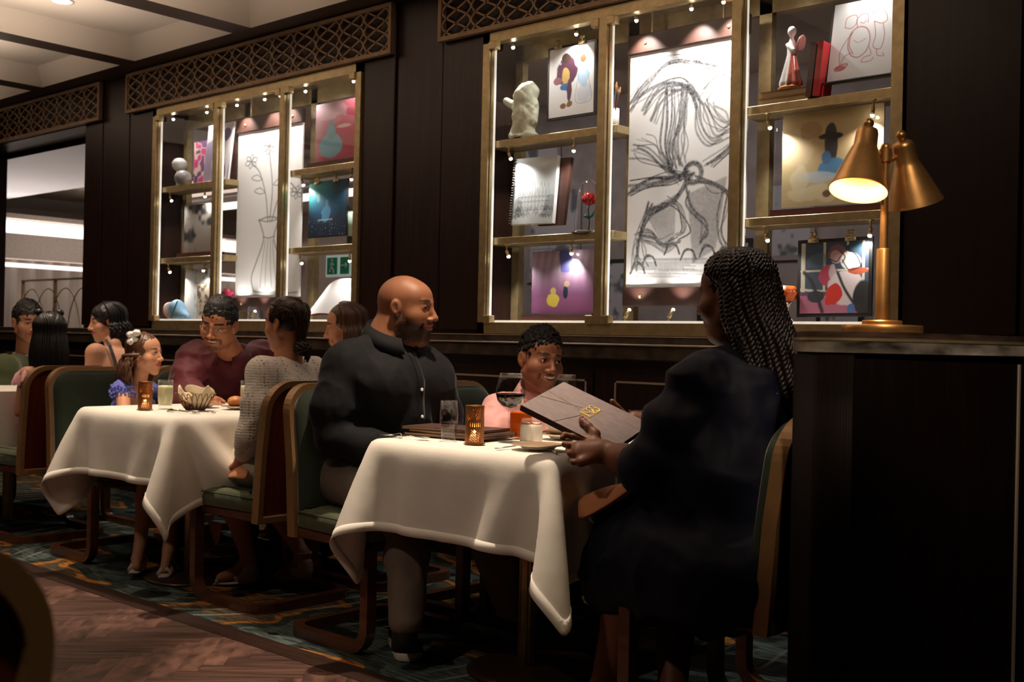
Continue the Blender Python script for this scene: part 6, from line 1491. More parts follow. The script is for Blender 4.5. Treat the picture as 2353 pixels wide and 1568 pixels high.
def skin_chunk(fl, skin, it=1, colfn=None):
    v, f = fl.mesh(); v = relax(v, f, it, .4); nz = vnoise(v*60, 1)*.05
    return v, f, (np.array(skin)*(1+nz)[:, None] if colfn is None else colfn(v))
def cloth(t, name, fl, m, folds=(), it=1, seed=3, col=None, cut=None):
    v, f = fl.mesh(); v = relax(v, f, it, .5); n = vnormals(v, f); d = np.zeros(len(v))
    for (sx, sy, sz, amp) in folds:
        k = vnoise(v*[sx, sy, sz]+[0, 0, 0], seed); seed += 1; d += amp*(1-2*np.abs(k))*1.0
    v = v+n*d[:, None]; return np_mesh(name, v, f, m, t, True, col(v) if col else None)
def locks(t, name, m, paths, r0, n=5, seed=1, taper=.35):
    b = MB(); rnd = random.Random(seed)
    for p in paths:
        k = len(p); rr = r0*rnd.uniform(.7, 1.25); b.tube(p, [rr*(1-(1-taper)*(i/(k-1))**2) for i in range(k)], n, caps=False)
    v = np.array(b.v); return np_mesh(name, v, np.array(b.f), m, t, True)
def scalp_pt(c, R, s, az, el, k=1.0):
    """az 0 = front, positive = person's right; on the hair surface"""
    a, e = math.radians(az), math.radians(el); d = V(math.sin(a)*math.cos(e), math.cos(a)*math.cos(e), math.sin(e))
    rad = V(.335, .400, .375)*s*k; return c+R@(V(0, -.07, .13)*s+d*rad)
def short_hair(t, c, R, s, m, k=1.0, top=0.0, side=.0, noise=.004, ns=150, low=-.16, front=.0, res=None, name='hair'):
    res = res or s/70; lim = s*.62; f = Fld(c-lim, c+lim, res)
    f.ell(c+R@(V(0, -.075, .14+top*.5)*s), V(.328+side, .398+side, .375+top)*k*s, .01, 'u', R)
    f.ell(c+R@(V(0, .44, -.15)*s), V(.335, .36+front, .385)*s, .03*s, 's', R)
    x = f.mesh(); v, q = x; L = (v-c)@R/s
    # cut away below the nape and over the ears
    f2 = f; G = lambda a: c+R@(V(*a)*s)
    f2.ell(G((0, .30, -.55)), V(.55, .62, .42)*s, .03*s, 's', R)
    for q_ in (-1, 1): f2.ell(G((q_*.35, -.02, -.03)), V(.10, .10, .13)*s, .02*s, 's', R)
    f2.plane(G((0, 0, low)), R@V(0, .25, -1)); v, q = f2.mesh(); n = vnormals(v, q); v = v+n*((vnoise(v*ns, 3)+.6*vnoise(v*ns*2.1, 4))*noise)[:, None]
    return np_mesh(name, v, q, m, t, True)
def finger(f, pts, r, k=.004): f.chain(pts, [r, r*.95, r*.88, r*.78][:len(pts)], k)
def simple_hand(f, w_, d, n, sd, s=1.0, curl=.5):
    """hand at wrist w_, pointing along d, back-of-hand normal n; sd = +1 puts the thumb towards n x d"""
    d = V(*d)/np.linalg.norm(d); n = V(*n); n = n-d*np.dot(n, d); n /= np.linalg.norm(n); u = np.cross(n, d)*sd
    for k in range(4):
        o = (1.5-k)*.019*s; kn = w_+d*(.088-.006*abs(k-1))*s+u*o; f.cap(w_+u*o*.55+d*.01*s, kn, .017*s, .0125*s, .012*s)
        L_ = (.040, .046, .042, .032)[k]*s; a = math.radians(25+40*curl); b = math.radians(45+75*curl)
        d1 = d*math.cos(a)-n*math.sin(a); d2 = d*math.cos(b)-n*math.sin(b); finger(f, [kn, kn+d1*L_, kn+d1*L_+d2*L_*.7, kn+d1*L_+d2*L_*1.05-n*.004], .0095*s)
    b0 = w_+d*.02*s+u*.022*s; finger(f, [b0, b0+d*.035*s+u*.026*s-n*.006, b0+d*.065*s+u*.034*s-n*.014], .0115*s, .008)
def shoe(t, a, d, L_, w_, m1, m2, h=.075, name='shoe'):
    """closed shoe: heel at a, pointing along d on the floor"""
    a = V(*a); d = V(*d); d /= np.linalg.norm(d); u = V(-d[1], d[0], 0); f = Fld(a+V(-L_-.05, -L_-.05, -.01), a+V(L_+.05, L_+.05, h+.09), .005)
    z = V(0, 0, 1); f.cap(a+d*.045+z*.06, a+d*.045+z*(h+.05), w_*.42, w_*.40, .03).cap(a+d*.04+z*.045, a+d*(L_-.05)+z*.035, w_*.46, w_*.42, .03).ell(a+d*(L_-.06)+z*.035, (w_*.55, w_*.55, .035), .02)
    f.plane(a+z*.026, (0, 0, -1)); v, q = f.mesh(); o = np_mesh(name, v, q, m1, t, True)
    f = Fld(a+V(-L_-.05, -L_-.05, -.01), a+V(L_+.05, L_+.05, .06), .004); f.cap(a+d*.04+z*.016, a+d*(L_-.05)+z*.016, w_*.5, w_*.52, .02); f.plane(a+z*.034, (0, 0, 1)); f.plane(a+z*.002, (0, 0, -1)); v, q = f.mesh(); np_mesh('sole', v, q, m2, o, True); return o
# ------------------------------------------------------------------ the man in the charcoal shirt
def dad():
    t = thing('person', 'bald bearded man in a charcoal button shirt, head turned right, seated at the front table', 'person', (-3.2, 2.9, 0))
    skin = (.265, .105, .052); c = P(939, 706, 2.93); R = frame(camdir(c, 66), -4, 4); s = .268
    f = Fld(c-.27, c+V(.27, .27, .22), .0031); head_fld(f, c, R, s, smile=.5, open_=.5, nose=1.18, jaw=1.12, cheek=1.1, lip=1.2, crown=.06)
    nb = V(-3.195, 2.885, 1.075); f.cap(c+R@V(0, -.06*s, -.25*s), nb, .068, .078, .03); f.cap(c+R@V(0, -.16*s, -.10*s), nb+V(-.02, 0, .03), .066, .074, .03); f.ell(c+R@(V(0, .08, -.44)*s), (.06, .06, .035), .03)
    def beard(x, y, z):
        a = np.abs(x); low = np.clip((-.17-z+.45*(.0)-np.clip(y-.12, 0, .3)*.35+.05)*14, 0, 1); side = np.clip((-.02-z)*9, 0, 1)*np.clip((a-.17)*22, 0, 1)*np.clip((.17-y)*10, 0, 1)*np.clip((y+.08)*14, 0, 1)
        must = np.clip(1.3-np.hypot(a/.12, (z+.195)/.024)**2, 0, 1)*.8*(y > .25); lipz = np.clip(1.35-np.hypot(a/.105, (z+.26)/.045)**2, 0, 1)
        jawl = low*np.clip((y+.08)*10, 0, 1)*np.clip((z+.60)*12, 0, 1)*np.clip(1.2-np.clip(-.42-z, 0, 1)*9, 0, 1); gap = np.clip(1.2-np.hypot((a-.14)/.05, (z+.30)/.04), 0, 1)*.4
        return np.clip(np.maximum(np.maximum(jawl, side*.85), must)-lipz*(y > .2)*1.2-gap*0, 0, 1)*.93
    hc = lambda v: head_color(v, c, R, s, skin, lip=(.30, .10, .08), brow=(.035, .015, .01), beard=(beard, (.018, .009, .007)), smile=.5, browk=.7)
    v, q = f.mesh(); v = relax(v, q, 1, .4); parts = [(v, q, hc(v))]
    g = Fld((-3.5, 2.5, .5), (-2.75, 3.3, 1.12), .009); g.ell((-3.22, 2.9, .84), (.13, .17, .20), .05).cap((-3.22, 2.71, 1.0), (-3.22, 2.64, .76), .045, .04).cap((-3.22, 2.64, .76), (-3.0, 2.76, .70), .04, .03).cap((-3.16, 3.05, .98), (-3.10, 3.08, .78), .045, .04).cap((-3.10, 3.08, .76), (-2.97, 3.0, .70), .04, .03)
    simple_hand(g, V(-3.0, 2.76, .70), (1, .2, -.25), (0, 0, 1), 1); parts.append(skin_chunk(g, skin))
    body_mesh(t, parts); eyes(t, c, R, s, (.1, 1, -.05)); teeth(t, c, R, s, .5)
    SH = mat('charcoal_shirt', (.0085, .0085, .010), .8, spec=.12, sheen=.06, noise=.12, nscale=8, bump=.15, bscale=14, bdist=.006)
    f = Fld((-3.56, 2.44, .52), (-2.72, 3.42, 1.16), .0065)
    f.ell((-3.27, 2.90, .66), (.19, .20, .15), .05).ell((-3.215, 2.90, .80), (.185, .195, .17), .08).ell((-3.20, 2.895, .95), (.145, .20, .14), .08)
    SN = V(-3.235, 2.715, .995); SF = V(-3.17, 3.075, .975)
    f.cap((-3.205, 2.885, 1.085), SN+V(.01, .01, .005), .066, .072, .05).cap((-3.19, 2.90, 1.075), SF+V(0, 0, .0), .070, .070, .05)
    f.chain([SN, V(-3.235, 2.665, .84), V(-3.22, 2.655, .735)], [.082, .076, .064], .05).chain([V(-3.22, 2.655, .735), V(-3.10, 2.69, .71), V(-2.96, 2.76, .71)], [.063, .054, .041], .03)
    f.chain([SF, V(-3.12, 3.11, .82), V(-3.10, 3.10, .74)], [.078, .068, .058], .04).cap((-3.10, 3.10, .74), (-2.95, 3.0, .70), .055, .042, .03)
    f.ell((-3.10, 2.78, .93), (.07, .09, .08), .07).ell((-3.09, 3.02, .93), (.07, .09, .08), .07)
    f.chain([V(-3.32, 2.66, .90), V(-3.27, 2.52, .80)], [.006, .006], .02, 's')
    # neck opening
    f.ell((-3.18, 2.89, 1.155), (.078, .078, .065), .01, 's')
    sh = cloth(t, 'shirt', f, SH, ((5, 9, 7, .007), (14, 16, 11, .004), (30, 34, 22, .0012)), 2)
    # collar
    m = MB(); cc = V(-3.185, 2.89, 1.10); vs = []; fs = []; n = 30
    for i in range(n+1):
        a = math.radians(-18+ (-0+396*0) + 36+ (i/n)*324); ca, sa = math.cos(a), math.sin(a)
        for r, z in ((.082, -.025), (.084, .026), (.090, .034), (.118, -.022)): vs.append(cc+V(r*ca, r*sa*1.02, z-.038*ca))
    for i in range(n):
        for k in range(3): fs.append((i*4+k, (i+1)*4+k, (i+1)*4+k+1, i*4+k+1))
    m.add(vs, fs); o = m.build('collar', SH, sh, True); sd = o.modifiers.new('t', 'SOLIDIFY'); sd.thickness = .005; 
    m = MB()       # placket and buttons on the chest front
    dd = []
    dep = bpy.context.evaluated_depsgraph_get(); dep.update()
    from mathutils.bvhtree import BVHTree
    bv = BVHTree.FromPolygons([tuple(p) for p in np.array([vv.co for vv in sh.data.vertices])], [tuple(p.vertices) for p in sh.data.polygons])
    mi = ROOTM['person'] if 'person' in ROOTM else Matrix.Identity(4); base = Vector((-3.2, 2.9, 0))
    def hit(z, y=2.90):
        h = bv.ray_cast(Vector((-2.7, y, z))-base, Vector((-1, 0, 0))); return None if h[0] is None else (V(*(h[0]+base)), V(*h[1]))
    path = [hit(z, 2.905-.02*(1.03-z)) for z in np.linspace(1.05, .74, 16)]; path = [p[0]+V(.0015, 0, 0) for p in path if p]
    m.tube(path, [(.0022, .016)]*len(path), sq=True, up=(1, 0, 0)); m.build('placket', SH, sh, True)
    for z in (.915, .815):
        h = hit(z, 2.905-.02*(1.03-z))
        if h: m = MB(); m.lathe([(.0001, .0005), (.0065, .0005), (.0065, .0025), (.005, .0032), (.0001, .0025)], h[0]+V(.003, 0, 0), 14, ax=(1, 0, .1)); m.build('button', WHITEP, sh, True)
    TR = mat('taupe_trousers', (.155, .118, .092), .85, noise=.08, nscale=20, bump=.12, bscale=12, bdist=.006)
    f = Fld((-3.58, 2.42, .08), (-2.2, 3.3, .76), .0075); f.ell((-3.27, 2.90, .585), (.19, .225, .12), .05)
    f.chain([V(-3.27, 2.78, .565), V(-2.98, 2.70, .545), V(-2.84, 2.67, .49)], [.118, .09, .082], .05).chain([V(-2.84, 2.67, .49), V(-2.80, 2.64, .36), V(-2.735, 2.575, .165)], [.076, .070, .054], .04)
    a2 = P(1205, 1475, 2.98); f.chain([V(-3.27, 3.02, .565), V(-2.82, 3.0, .51)], [.11, .085], .05).chain([V(-2.82, 3.0, .51), V(-2.70, 2.99, .33), a2+V(-.03, 0, .05)], [.083, .072, .056], .04)
    f.plane((0, 0, .135), (0, 0, -1)); cloth(t, 'trousers', f, TR, ((9, 9, 5, .006), (22, 22, 9, .003)), 2, 9)
    m = MB(); m.box((-3.0, 0, 0), (-2.9, .001, .001))
    SK = mat('black_sneaker', (.006, .006, .007), .6); SO = mat('white_sole', (.72, .66, .58), .6)
    a = F(932, 1505); d = camdir((a[0], a[1], 0), 8); g = V(a[0], a[1], 0)-d*.17; shoe(t, g, d, .28, .092, SK, SO)
    a = F(1230, 1510); g = V(a[0]-.02, a[1]+.02, 0); shoe(t, g, camdir(g, 75), .29, .092, SK, SO)
    # dark socks
    m = MB(); m.tube([V(-2.735, 2.575, .20), V(-2.73, 2.56, .07)], .042, 16); m.build('sock', SK, t, True)
    m = MB(); m.tube([a2+V(-.03, 0, .08), V(g[0]+.03, g[1], .06)], .040, 16); m.build('sock', SK, t, True)
dad()
# ------------------------------------------------------------------ the boy
def boy():
    t = thing('person', 'smiling boy in a pale pink collared shirt, behind the wine glass', 'person', (-2.95, 3.4, 0))
    skin = (.17, .062, .030); c = P(1243, 829, 3.32); R = frame(camdir(c, 30), -3, -6); s = .243
    f = Fld(c-.24, c+V(.24, .24, .2), .0030); head_fld(f, c, R, s, smile=1, open_=1, nose=1.15, jaw=1.05, cheek=1.22, child=1)
    nb = P(1233, 900, 3.36); f.cap(c+R@V(0, -.07*s, -.22*s), nb, .052, .060, .03); f.cap(nb, nb-V(0, 0, .05), .065, .08, .03)
    v, q = f.mesh(); v = relax(v, q, 1, .4)
    sc = (lambda x, y, z: np.clip((z-.12-np.clip(y, 0, 1)*.42)*14, 0, 1)*np.clip((z-.0)*9, 0, 1)*.85, (.012, .008, .007))
    parts = [(v, q, head_color(v, c, R, s, skin, lip=(.24, .085, .07), brow=(.015, .008, .006), smile=1, browk=.7, scalp=sc))]
    g = Fld((-3.25, 3.05, .4), (-2.55, 3.8, .95), .009); b0 = V(nb[0]-.05, nb[1]+.03, 0)
    g.ell((b0[0], b0[1], .74), (.10, .12, .16), .04).cap((-2.94, 3.25, .84), (-2.86, 3.2, .72), .035, .03).cap((-2.86, 3.2, .72), (-2.72, 3.28, .80), .03, .025)
    parts.append(skin_chunk(g, skin)); body_mesh(t, parts); eyes(t, c, R, s, (-.15, 1, .02)); teeth(t, c, R, s, 1.1)
    HB = mat('black_coils', (.006, .005, .005), .9, spec=.15)
    short_hair(t, c, R, s, HB, 1.0, .04, .0, .0075, 120, .05, -.02)
    b = MB(); rnd = random.Random(5)
    for k in range(320):
        az, el = rnd.uniform(-180, 180), rnd.uniform(22, 90)
        if (abs(az) < 88 and el < 66) or (abs(az) < 125 and el < 54) or el < 38: continue
        p = scalp_pt(c, R, s, az, el, 1.0+.03*rnd.random()); b.ball(p, .0085*rnd.uniform(.7, 1.3), 6, 4)
    b.build('hair_coils', HB, t, True)
    PK = mat('pink_shirt', (.62, .30, .29), .7, sheen=.2, bump=.2, bscale=14, bdist=.005)
    f = Fld((-3.3, 2.98, .45), (-2.45, 3.85, .97), .006); SN = P(1150, 945, 3.22); SF = P(1335, 945, 3.62)
    f.ell((b0[0], b0[1], .62), (.14, .17, .16), .05).ell((b0[0]+.01, b0[1], .76), (.115, .165, .12), .06)
    f.cap(nb-V(.01, 0, .045), SN, .055, .058, .05).cap(nb-V(.01, 0, .045), SF, .055, .055, .05)
    EN = P(1135, 1035, 3.12); f.chain([SN, (SN+EN)/2+V(-.01, -.01, .0), EN], [.064, .064, .055], .03).chain([EN, V(-2.80, 3.17, .79), V(-2.70, 3.28, .80)], [.052, .042, .036], .03)
    EF = SF+V(.05, .06, -.18); f.chain([SF, EF], [.06, .05], .03).cap(EF, EF+V(.12, -.1, .03), .045, .035)
    f.ell(nb+V(.012, -.01, .03), (.062, .062, .055), .01, 's'); sh = cloth(t, 'shirt', f, PK, ((9, 9, 9, .006), (22, 26, 18, .0035)), 2, 21)
    for q_, (a0, a1) in enumerate(((20, 175), (185, 340))):
        m = MB(); vs = []; fs = []; n = 14; fd = R@V(0, 1, 0); ang = math.degrees(math.atan2(fd[1], fd[0]))
        for i in range(n+1):
            a = math.radians(ang+a0+(a1-a0)*i/n); ca, sa = math.cos(a), math.sin(a)
            w_ = .030+.016*max(0, math.cos(a-math.radians(ang)))
            for r, z in ((.060, .0), (.062, .020), (.066, .024), (.074+w_*.5, .012-w_)): vs.append(nb+V(r*ca, r*sa, z-.022*math.cos(a-math.radians(ang))))
        for i in range(n):
            for k in range(3): fs.append((i*4+k, (i+1)*4+k, (i+1)*4+k+1, i*4+k+1))
        m.add(vs, fs); o = m.build('collar', PK, sh, True); sd = o.modifiers.new('t', 'SOLIDIFY'); sd.thickness = .004
    f = Fld((-3.3, 3.1, .05), (-2.6, 3.75, .62), .009); 
    for y in (3.32, 3.52): f.chain([V(-3.12, y, .54), V(-2.8, y, .53)], [.075, .06], .03).chain([V(-2.8, y, .53), V(-2.78, y, .12)], [.055, .045], .03)
    cloth(t, 'trousers', f, mat('dark_trousers', (.02, .02, .025), .8), (), 1)
    for y in (3.32, 3.52): shoe(t, (-2.82, y, 0), (1, 0, 0), .22, .075, BLACKP, WHITEP)
boy()
# ------------------------------------------------------------------ the woman with long braids
def mom():
    t = thing('person', 'woman with long black twisted braids in a navy dress, holding up the menu', 'person', (-1.65, 2.84, 0))
    skin = (.15, .052, .024); c = P(1682, 680, 2.84); R = frame(camdir(c, -118), -6, 0); s = .256
    f = Fld(c-.25, c+V(.25, .25, .2), .0032); head_fld(f, c, R, s, nose=1.0, jaw=1.12, cheek=1.25)
    nb = V(-1.63, 2.86, 1.06); f.cap(c+R@V(0, -.08*s, -.24*s), nb, .056, .068, .03); f.ell(c+R@(V(0, .06, -.44)*s), (.05, .06, .035), .03)
    v, q = f.mesh(); v = relax(v, q, 1, .4); parts = [(v, q, head_color(v, c, R, s, skin, smile=0))]
    # left forearm and hand on the menu: points on the menu plane under the given spots of the photo
    Ac, Bc, ex, dn, n, mw, mL = MENU
    def Q(px, py, off):
        d = RT*(px-1176.5)/FPX-UP*(py-784)/FPX+FW; k = ((Bc-CAMP)@n)/(d@n); return CAMP+d*k+n*off
    W0 = Q(1394, 1030, -.012); EL = V(-1.785, 2.59, .735)
    f = Fld(V(-2.22, 2.42, .62), V(-1.66, 2.75, 1.0), .0031)
    f.chain([EL, EL*.45+W0*.55+V(0, 0, .004), W0], [.050, .046, .030], .02)
    kn = [Q(1346, 1001, -.012), Q(1334, 1015, -.016), Q(1332, 1030, -.022), Q(1340, 1043, -.028)]
    for i, k_ in enumerate(kn): f.cap(W0*.75+k_*.25, k_, .021, .0145, .018)
    f.cap(W0, (kn[1]+kn[2])/2, .026, .022, .02)
    finger(f, [kn[0], Q(1320, 994, -.014), Q(1300, 989, -.016), Q(1296, 992, -.021)], .0100)
    finger(f, [kn[1], Q(1313, 1008, -.022), Q(1303, 1001, -.030), Q(1304, 996, -.036)], .0100)
    finger(f, [kn[2], Q(1316, 1022, -.030), Q(1312, 1010, -.040), Q(1316, 1002, -.044)], .0095)
    finger(f, [kn[3], Q(1324, 1038, -.036), Q(1320, 1026, -.046), Q(1324, 1018, -.050)], .0085)
    f.chain([W0*.5+kn[0]*.5, Q(1366, 1002, .006), Q(1350, 989, .013), Q(1338, 978, .012), Q(1334, 971, .009)], [.018, .0145, .0105, .0100, .0085], .010)
    parts.append(skin_chunk(f, skin, 1)); body = None
    # right hand at the far edge of the menu
    Wr = Ac+dn*.25+ex*.03-n*.03; f = Fld(Wr-.16, Wr+.18, .0035); f.cap(V(-1.80, 3.02, .80), Wr, .045, .028)
    for k in range(4): p0 = Ac+dn*(.16+.018*k); finger(f, [Wr-dn*.03+dn*.015*k, p0+ex*.012-n*.032, p0+ex*.006-n*.030], .0092)
    finger(f, [Wr-dn*.02, Ac+dn*.19+ex*.016-n*.006, Ac+dn*.17+ex*.012+n*.006], .0095); parts.append(skin_chunk(f, skin, 1))
    # lower legs
    f = Fld((-2.3, 2.45, .0), (-1.5, 3.15, .60), .008)
    k1 = V(-1.93, 2.74, .50); a1 = V(-1.95, 2.62, .10); f.chain([k1, k1*.5+a1*.5+V(.02, 0, .03), a1], [.075, .066, .040], .03); f.chain([a1, a1+V(-.05, -.02, -.055), a1+V(-.16, -.04, -.075)], [.040, .036, .022], .02)
    k2 = V(-1.93, 2.97, .50); a2 = V(-1.78, 2.72, .12); f.chain([k2, (k2+a2)/2, a2], [.075, .066, .040], .03); f.chain([a2, a2+V(-.03, -.04, -.06), a2+V(-.12, -.08, -.09)], [.040, .036, .022], .02)
    parts.append(skin_chunk(f, skin, 1))
    g = Fld((-1.9, 2.5, .5), (-1.3, 3.2, 1.1), .010); g.ell((-1.6, 2.84, .85), (.13, .17, .2), .05); parts.append(skin_chunk(g, skin)); body_mesh(t, parts); eyes(t, c, R, s)
    m = MB(); nl = Q(1334, 971, .009); m.ball(nl+n*.006+UP*.002, (.0062, .0062, .0062), 10, 8); m.build('thumb_nail', mat('nail', (.42, .20, .15), .25, coat=.4), t, True)
    NV = mat('navy_dress', (.0022, .0030, .013), .65, spec=.2, sheen=.04, bump=.15, bscale=9, bdist=.010)
    f = Fld((-2.30, 2.36, .28), (-1.22, 3.36, 1.16), .0085)
    f.ell((-1.56, 2.85, .62), (.21, .235, .18), .05).ell((-1.59, 2.85, .80), (.185, .215, .18), .08).ell((-1.62, 2.85, .95), (.145, .205, .14), .08)
    SN = V(-1.675, 2.655, 1.005); SF = V(-1.66, 3.05, 1.005); f.cap((-1.64, 2.85, 1.045), SN, .056, .060, .05).cap((-1.64, 2.86, 1.045), SF, .056, .06, .05)
    f.chain([SN, V(-1.725, 2.62, .88), EL+V(.016, .006, .055)], [.070, .072, .062], .04); f.cap(EL+V(.016, 0.006, .055), EL+V(-.014, .003, .018), .070, .068, .02)
    f.chain([SF, V(-1.74, 3.10, .86), V(-1.80, 3.06, .80)], [.082, .072, .062], .04)
    f.chain([V(-1.60, 2.78, .585), V(-1.86, 2.77, .575), V(-1.94, 2.76, .55)], [.15, .118, .105], .06).chain([V(-1.60, 2.96, .585), V(-1.94, 2.97, .55)], [.15, .105], .06)
    f.chain([V(-1.95, 2.75, .55), V(-1.96, 2.70, .42)], [.108, .118], .05).chain([V(-1.94, 2.97, .55), V(-1.93, 2.92, .40)], [.105, .115], .05).ell((-1.78, 2.80, .47), (.30, .22, .16), .08).ell((-1.70, 2.655, .47), (.32, .12, .16), .06).ell((-1.66, 2.70, .72), (.13, .12, .16), .06)
    f.ell(nb+V(-.02, -.01, .055), (.066, .066, .06), .01, 's')
    dn_ = (W0-EL)/np.linalg.norm(W0-EL); 
    cloth(t, 'dress', f, NV, ((6, 6, 9, .012), (13, 9, 12, .006), (28, 24, 14, .002)), 2, 31)
    m = MB(); R2 = rotm(dn_, np.cross(dn_, V(0, 0, 1)), V(0, 0, 1)); q = EL+dn_*.040+V(.004, 0, .012)
    m.tube([q+np.cross(dn_, V(0, 0, 1))*.062*math.cos(a)+np.cross(dn_, np.cross(dn_, V(0, 0, 1)))*.064*math.sin(a) for a in np.linspace(0, 2*math.pi, 28)[:-1]], .0048, 6, closed=True); m.build('sleeve_hem', NV, t, True)
    # sandals with shiny toes
    SQ = mat('sequin_silver', (.38, .33, .28), .25, metal=.8, noise=.7, nscale=90)
    for a in (a1, a2):
        d = V(-1, -.3, 0)/np.linalg.norm(V(-1, -.3, 0)); m = MB(); b0 = V(a[0]+.03, a[1]+.01, .012); m.tube([b0, b0+d*.12, b0+d*.23], [(.008, .030), (.008, .036), (.007, .030)], 10, up=(0, 0, 1)); o = m.build('sandal', SQ, t, True)
        m = MB(); u = V(-d[1], d[0], 0); m.tube([b0+d*.17+u*.04*math.cos(x)+V(0, 0, .045*math.sin(x)) for x in np.linspace(0, math.pi, 10)], [(.003, .018)]*10, 6); m.build('strap', SQ, o, True)
    # scalp cap and braids
    HB = mat('braid_black', (.014, .009, .009), .40, spec=.5, noise=.5, nscale=140, bump=.3, bscale=400, bdist=.001)
    short_hair(t, c, R, s, HB, 1.0, .0, .0, .002, 90, -.28, -.03)
    rnd = random.Random(8); vs = []; fs = []; bk = -(R@V(0, 1, 0)); bk[2] = 0; bk /= np.linalg.norm(bk); rt = R@V(1, 0, 0); rt[2] = 0; rt /= np.linalg.norm(rt)
    b = MB()
    for i in range(105):
        az = rnd.uniform(62, 298) if i > 36 else rnd.uniform(70, 200)*-1; lay = rnd.random(); a0 = rnd.uniform(-30, 30)
        top = scalp_pt(c, R, s, az*.5+a0 if False else az, rnd.uniform(72, 88), 1.02); p1 = scalp_pt(c, R, s, az, 48, 1.04+.05*lay); p2 = scalp_pt(c, R, s, az, 20, 1.06+.08*lay); p3 = scalp_pt(c, R, s, az, -8, 1.08+.10*lay)
        back = math.cos(math.radians(az-180)); out = (p3-c); out[2] = 0; out /= np.linalg.norm(out)
        if abs(((az+180) % 360)-180) < 95: p3 = p3+bk*.045
        L_ = rnd.uniform(.24, .34) if back > -.2 else rnd.uniform(.12, .22)
        p4 = p3+V(0, 0, -.09)+out*.005+bk*.022; p5 = p4+V(0, 0, -L_*.45)+bk*(.030+.03*lay)+rt*rnd.uniform(-.012, .012); p6 = p5+V(0, 0, -L_*.5)+bk*(.022+.02*lay)+rt*rnd.uniform(-.02, .02)
        if p6[2] < .86: p6[2] = .86+rnd.random()*.05
        path = curve([top, p1, p2, p3, p4, p5, p6], 14); path = np.array(path); seg = np.linalg.norm(np.diff(path, axis=0), axis=1); L0 = np.concatenate([[0], np.cumsum(seg)]); tot = L0[-1]; N_ = int(tot/.005)
        S = np.linspace(0, tot, N_); pp = np.stack([np.interp(S, L0, path[:, k]) for k in range(3)], 1); wv = rnd.random()*6
        pp = pp+np.stack([np.sin(S*38+wv), np.cos(S*31+wv), 0*S], 1)*.0022
        T = np.gradient(pp, axis=0); T /= np.linalg.norm(T, axis=1)[:, None]; A = np.cross(T, V(.3, .5, .1)); A /= np.linalg.norm(A, axis=1)[:, None]; B = np.cross(T, A); ph = S*2*math.pi/.026+wv; rr = .0058
        for h in (0, math.pi):
            cc = pp+(A*np.cos(ph+h)[:, None]+B*np.sin(ph+h)[:, None])*rr; b.tube(list(cc), [.0068 if k > 3 else .003 for k in range(N_-3)]+[.004, .003, .0015], 5, caps=False)
    np_mesh('braids', np.array(b.v), np.array(b.f), HB, t, True)
mom()
# ------------------------------------------------------------------ second table
def scalp_paths(c, R, s, n, kind, seed, L_=.2, hole=62, lay=.05, top=1.02, bun=None, wave=0, droop=.02, azr=(-180, 180), side_part=0):
    rnd = random.Random(seed); out = []; bk = -(R@V(0, 1, 0)); dn = V(0, 0, -1)
    for i in range(n):
        az = rnd.uniform(*azr); q = rnd.random(); a_ = ((az+180) % 360)-180
        if kind == 'bun':        # from the hairline over the head into a low knot
            el0 = 40 if abs(a_) < 60 else rnd.uniform(-18, 10); p0 = scalp_pt(c, R, s, az, el0, top); b = np.array(bun)
            el1 = rnd.uniform(20, 60); az1 = math.copysign(max(abs(a_), 110)*.5+80, a_); p1 = scalp_pt(c, R, s, (az+az1)/2, el0*.4+el1*.6, top+.02*q); p2 = scalp_pt(c, R, s, az1, el1*.35-10, top+.02*q); out.append(curve([p0, p1, p2, b+V(rnd.uniform(-.012, .012), rnd.uniform(-.012, .012), rnd.uniform(-.012, .012))], 8)); continue
        if abs(a_) < hole: a_ = math.copysign(rnd.uniform(hole, hole+22), a_ if a_ != 0 else 1)
        p0 = scalp_pt(c, R, s, side_part+rnd.uniform(-12, 12), rnd.uniform(76, 90), top); p1 = scalp_pt(c, R, s, a_*.85, 52, top+lay*q*.6); p2 = scalp_pt(c, R, s, a_, 18, top+.01+lay*q); p3 = scalp_pt(c, R, s, a_, -16, top+lay*q)
        pts = [p0, p1, p2, p3]; k = 5; o = p3-c; o[2] = 0; o /= np.linalg.norm(o); ph = rnd.random()*6
        for j in range(1, k+1):
            t = j/k; w_ = wave*math.sin(ph+t*9)
            pts.append(p3+dn*L_*t+o*(droop*math.sin(t*2.6)+w_)+bk*.01*t+np.cross(o, dn)*wave*math.cos(ph*1.7+t*8))
        out.append(curve(pts, 5))
    return out
def torso_fld(f, nb, sl, sr, hip, w_=.12, d=.09, belly=0, k=.05):
    nb, sl, sr, hip = map(np.array, (nb, sl, sr, hip)); mid = (sl+sr)/2; ax = (sr-sl)/np.linalg.norm(sr-sl); up = (mid-hip)/np.linalg.norm(mid-hip); fw = np.cross(up, ax); R = rotm(ax, np.cross(up, ax), up)
    W_ = np.linalg.norm(sr-sl)/2
    f.ell(hip, (W_*1.05, d*1.35, .12), k, 'u', R); f.ell(hip*.55+mid*.45, (W_*.92+belly*.5, d*1.15+belly, .16), k, 'u', R); f.ell(hip*.18+mid*.82-up*.03, (W_*1.02, d*1.15, .13), k, 'u', R)
    for q in (sl, sr): f.cap(nb-V(0, 0, .02), q, w_*.40, w_*.46, k)
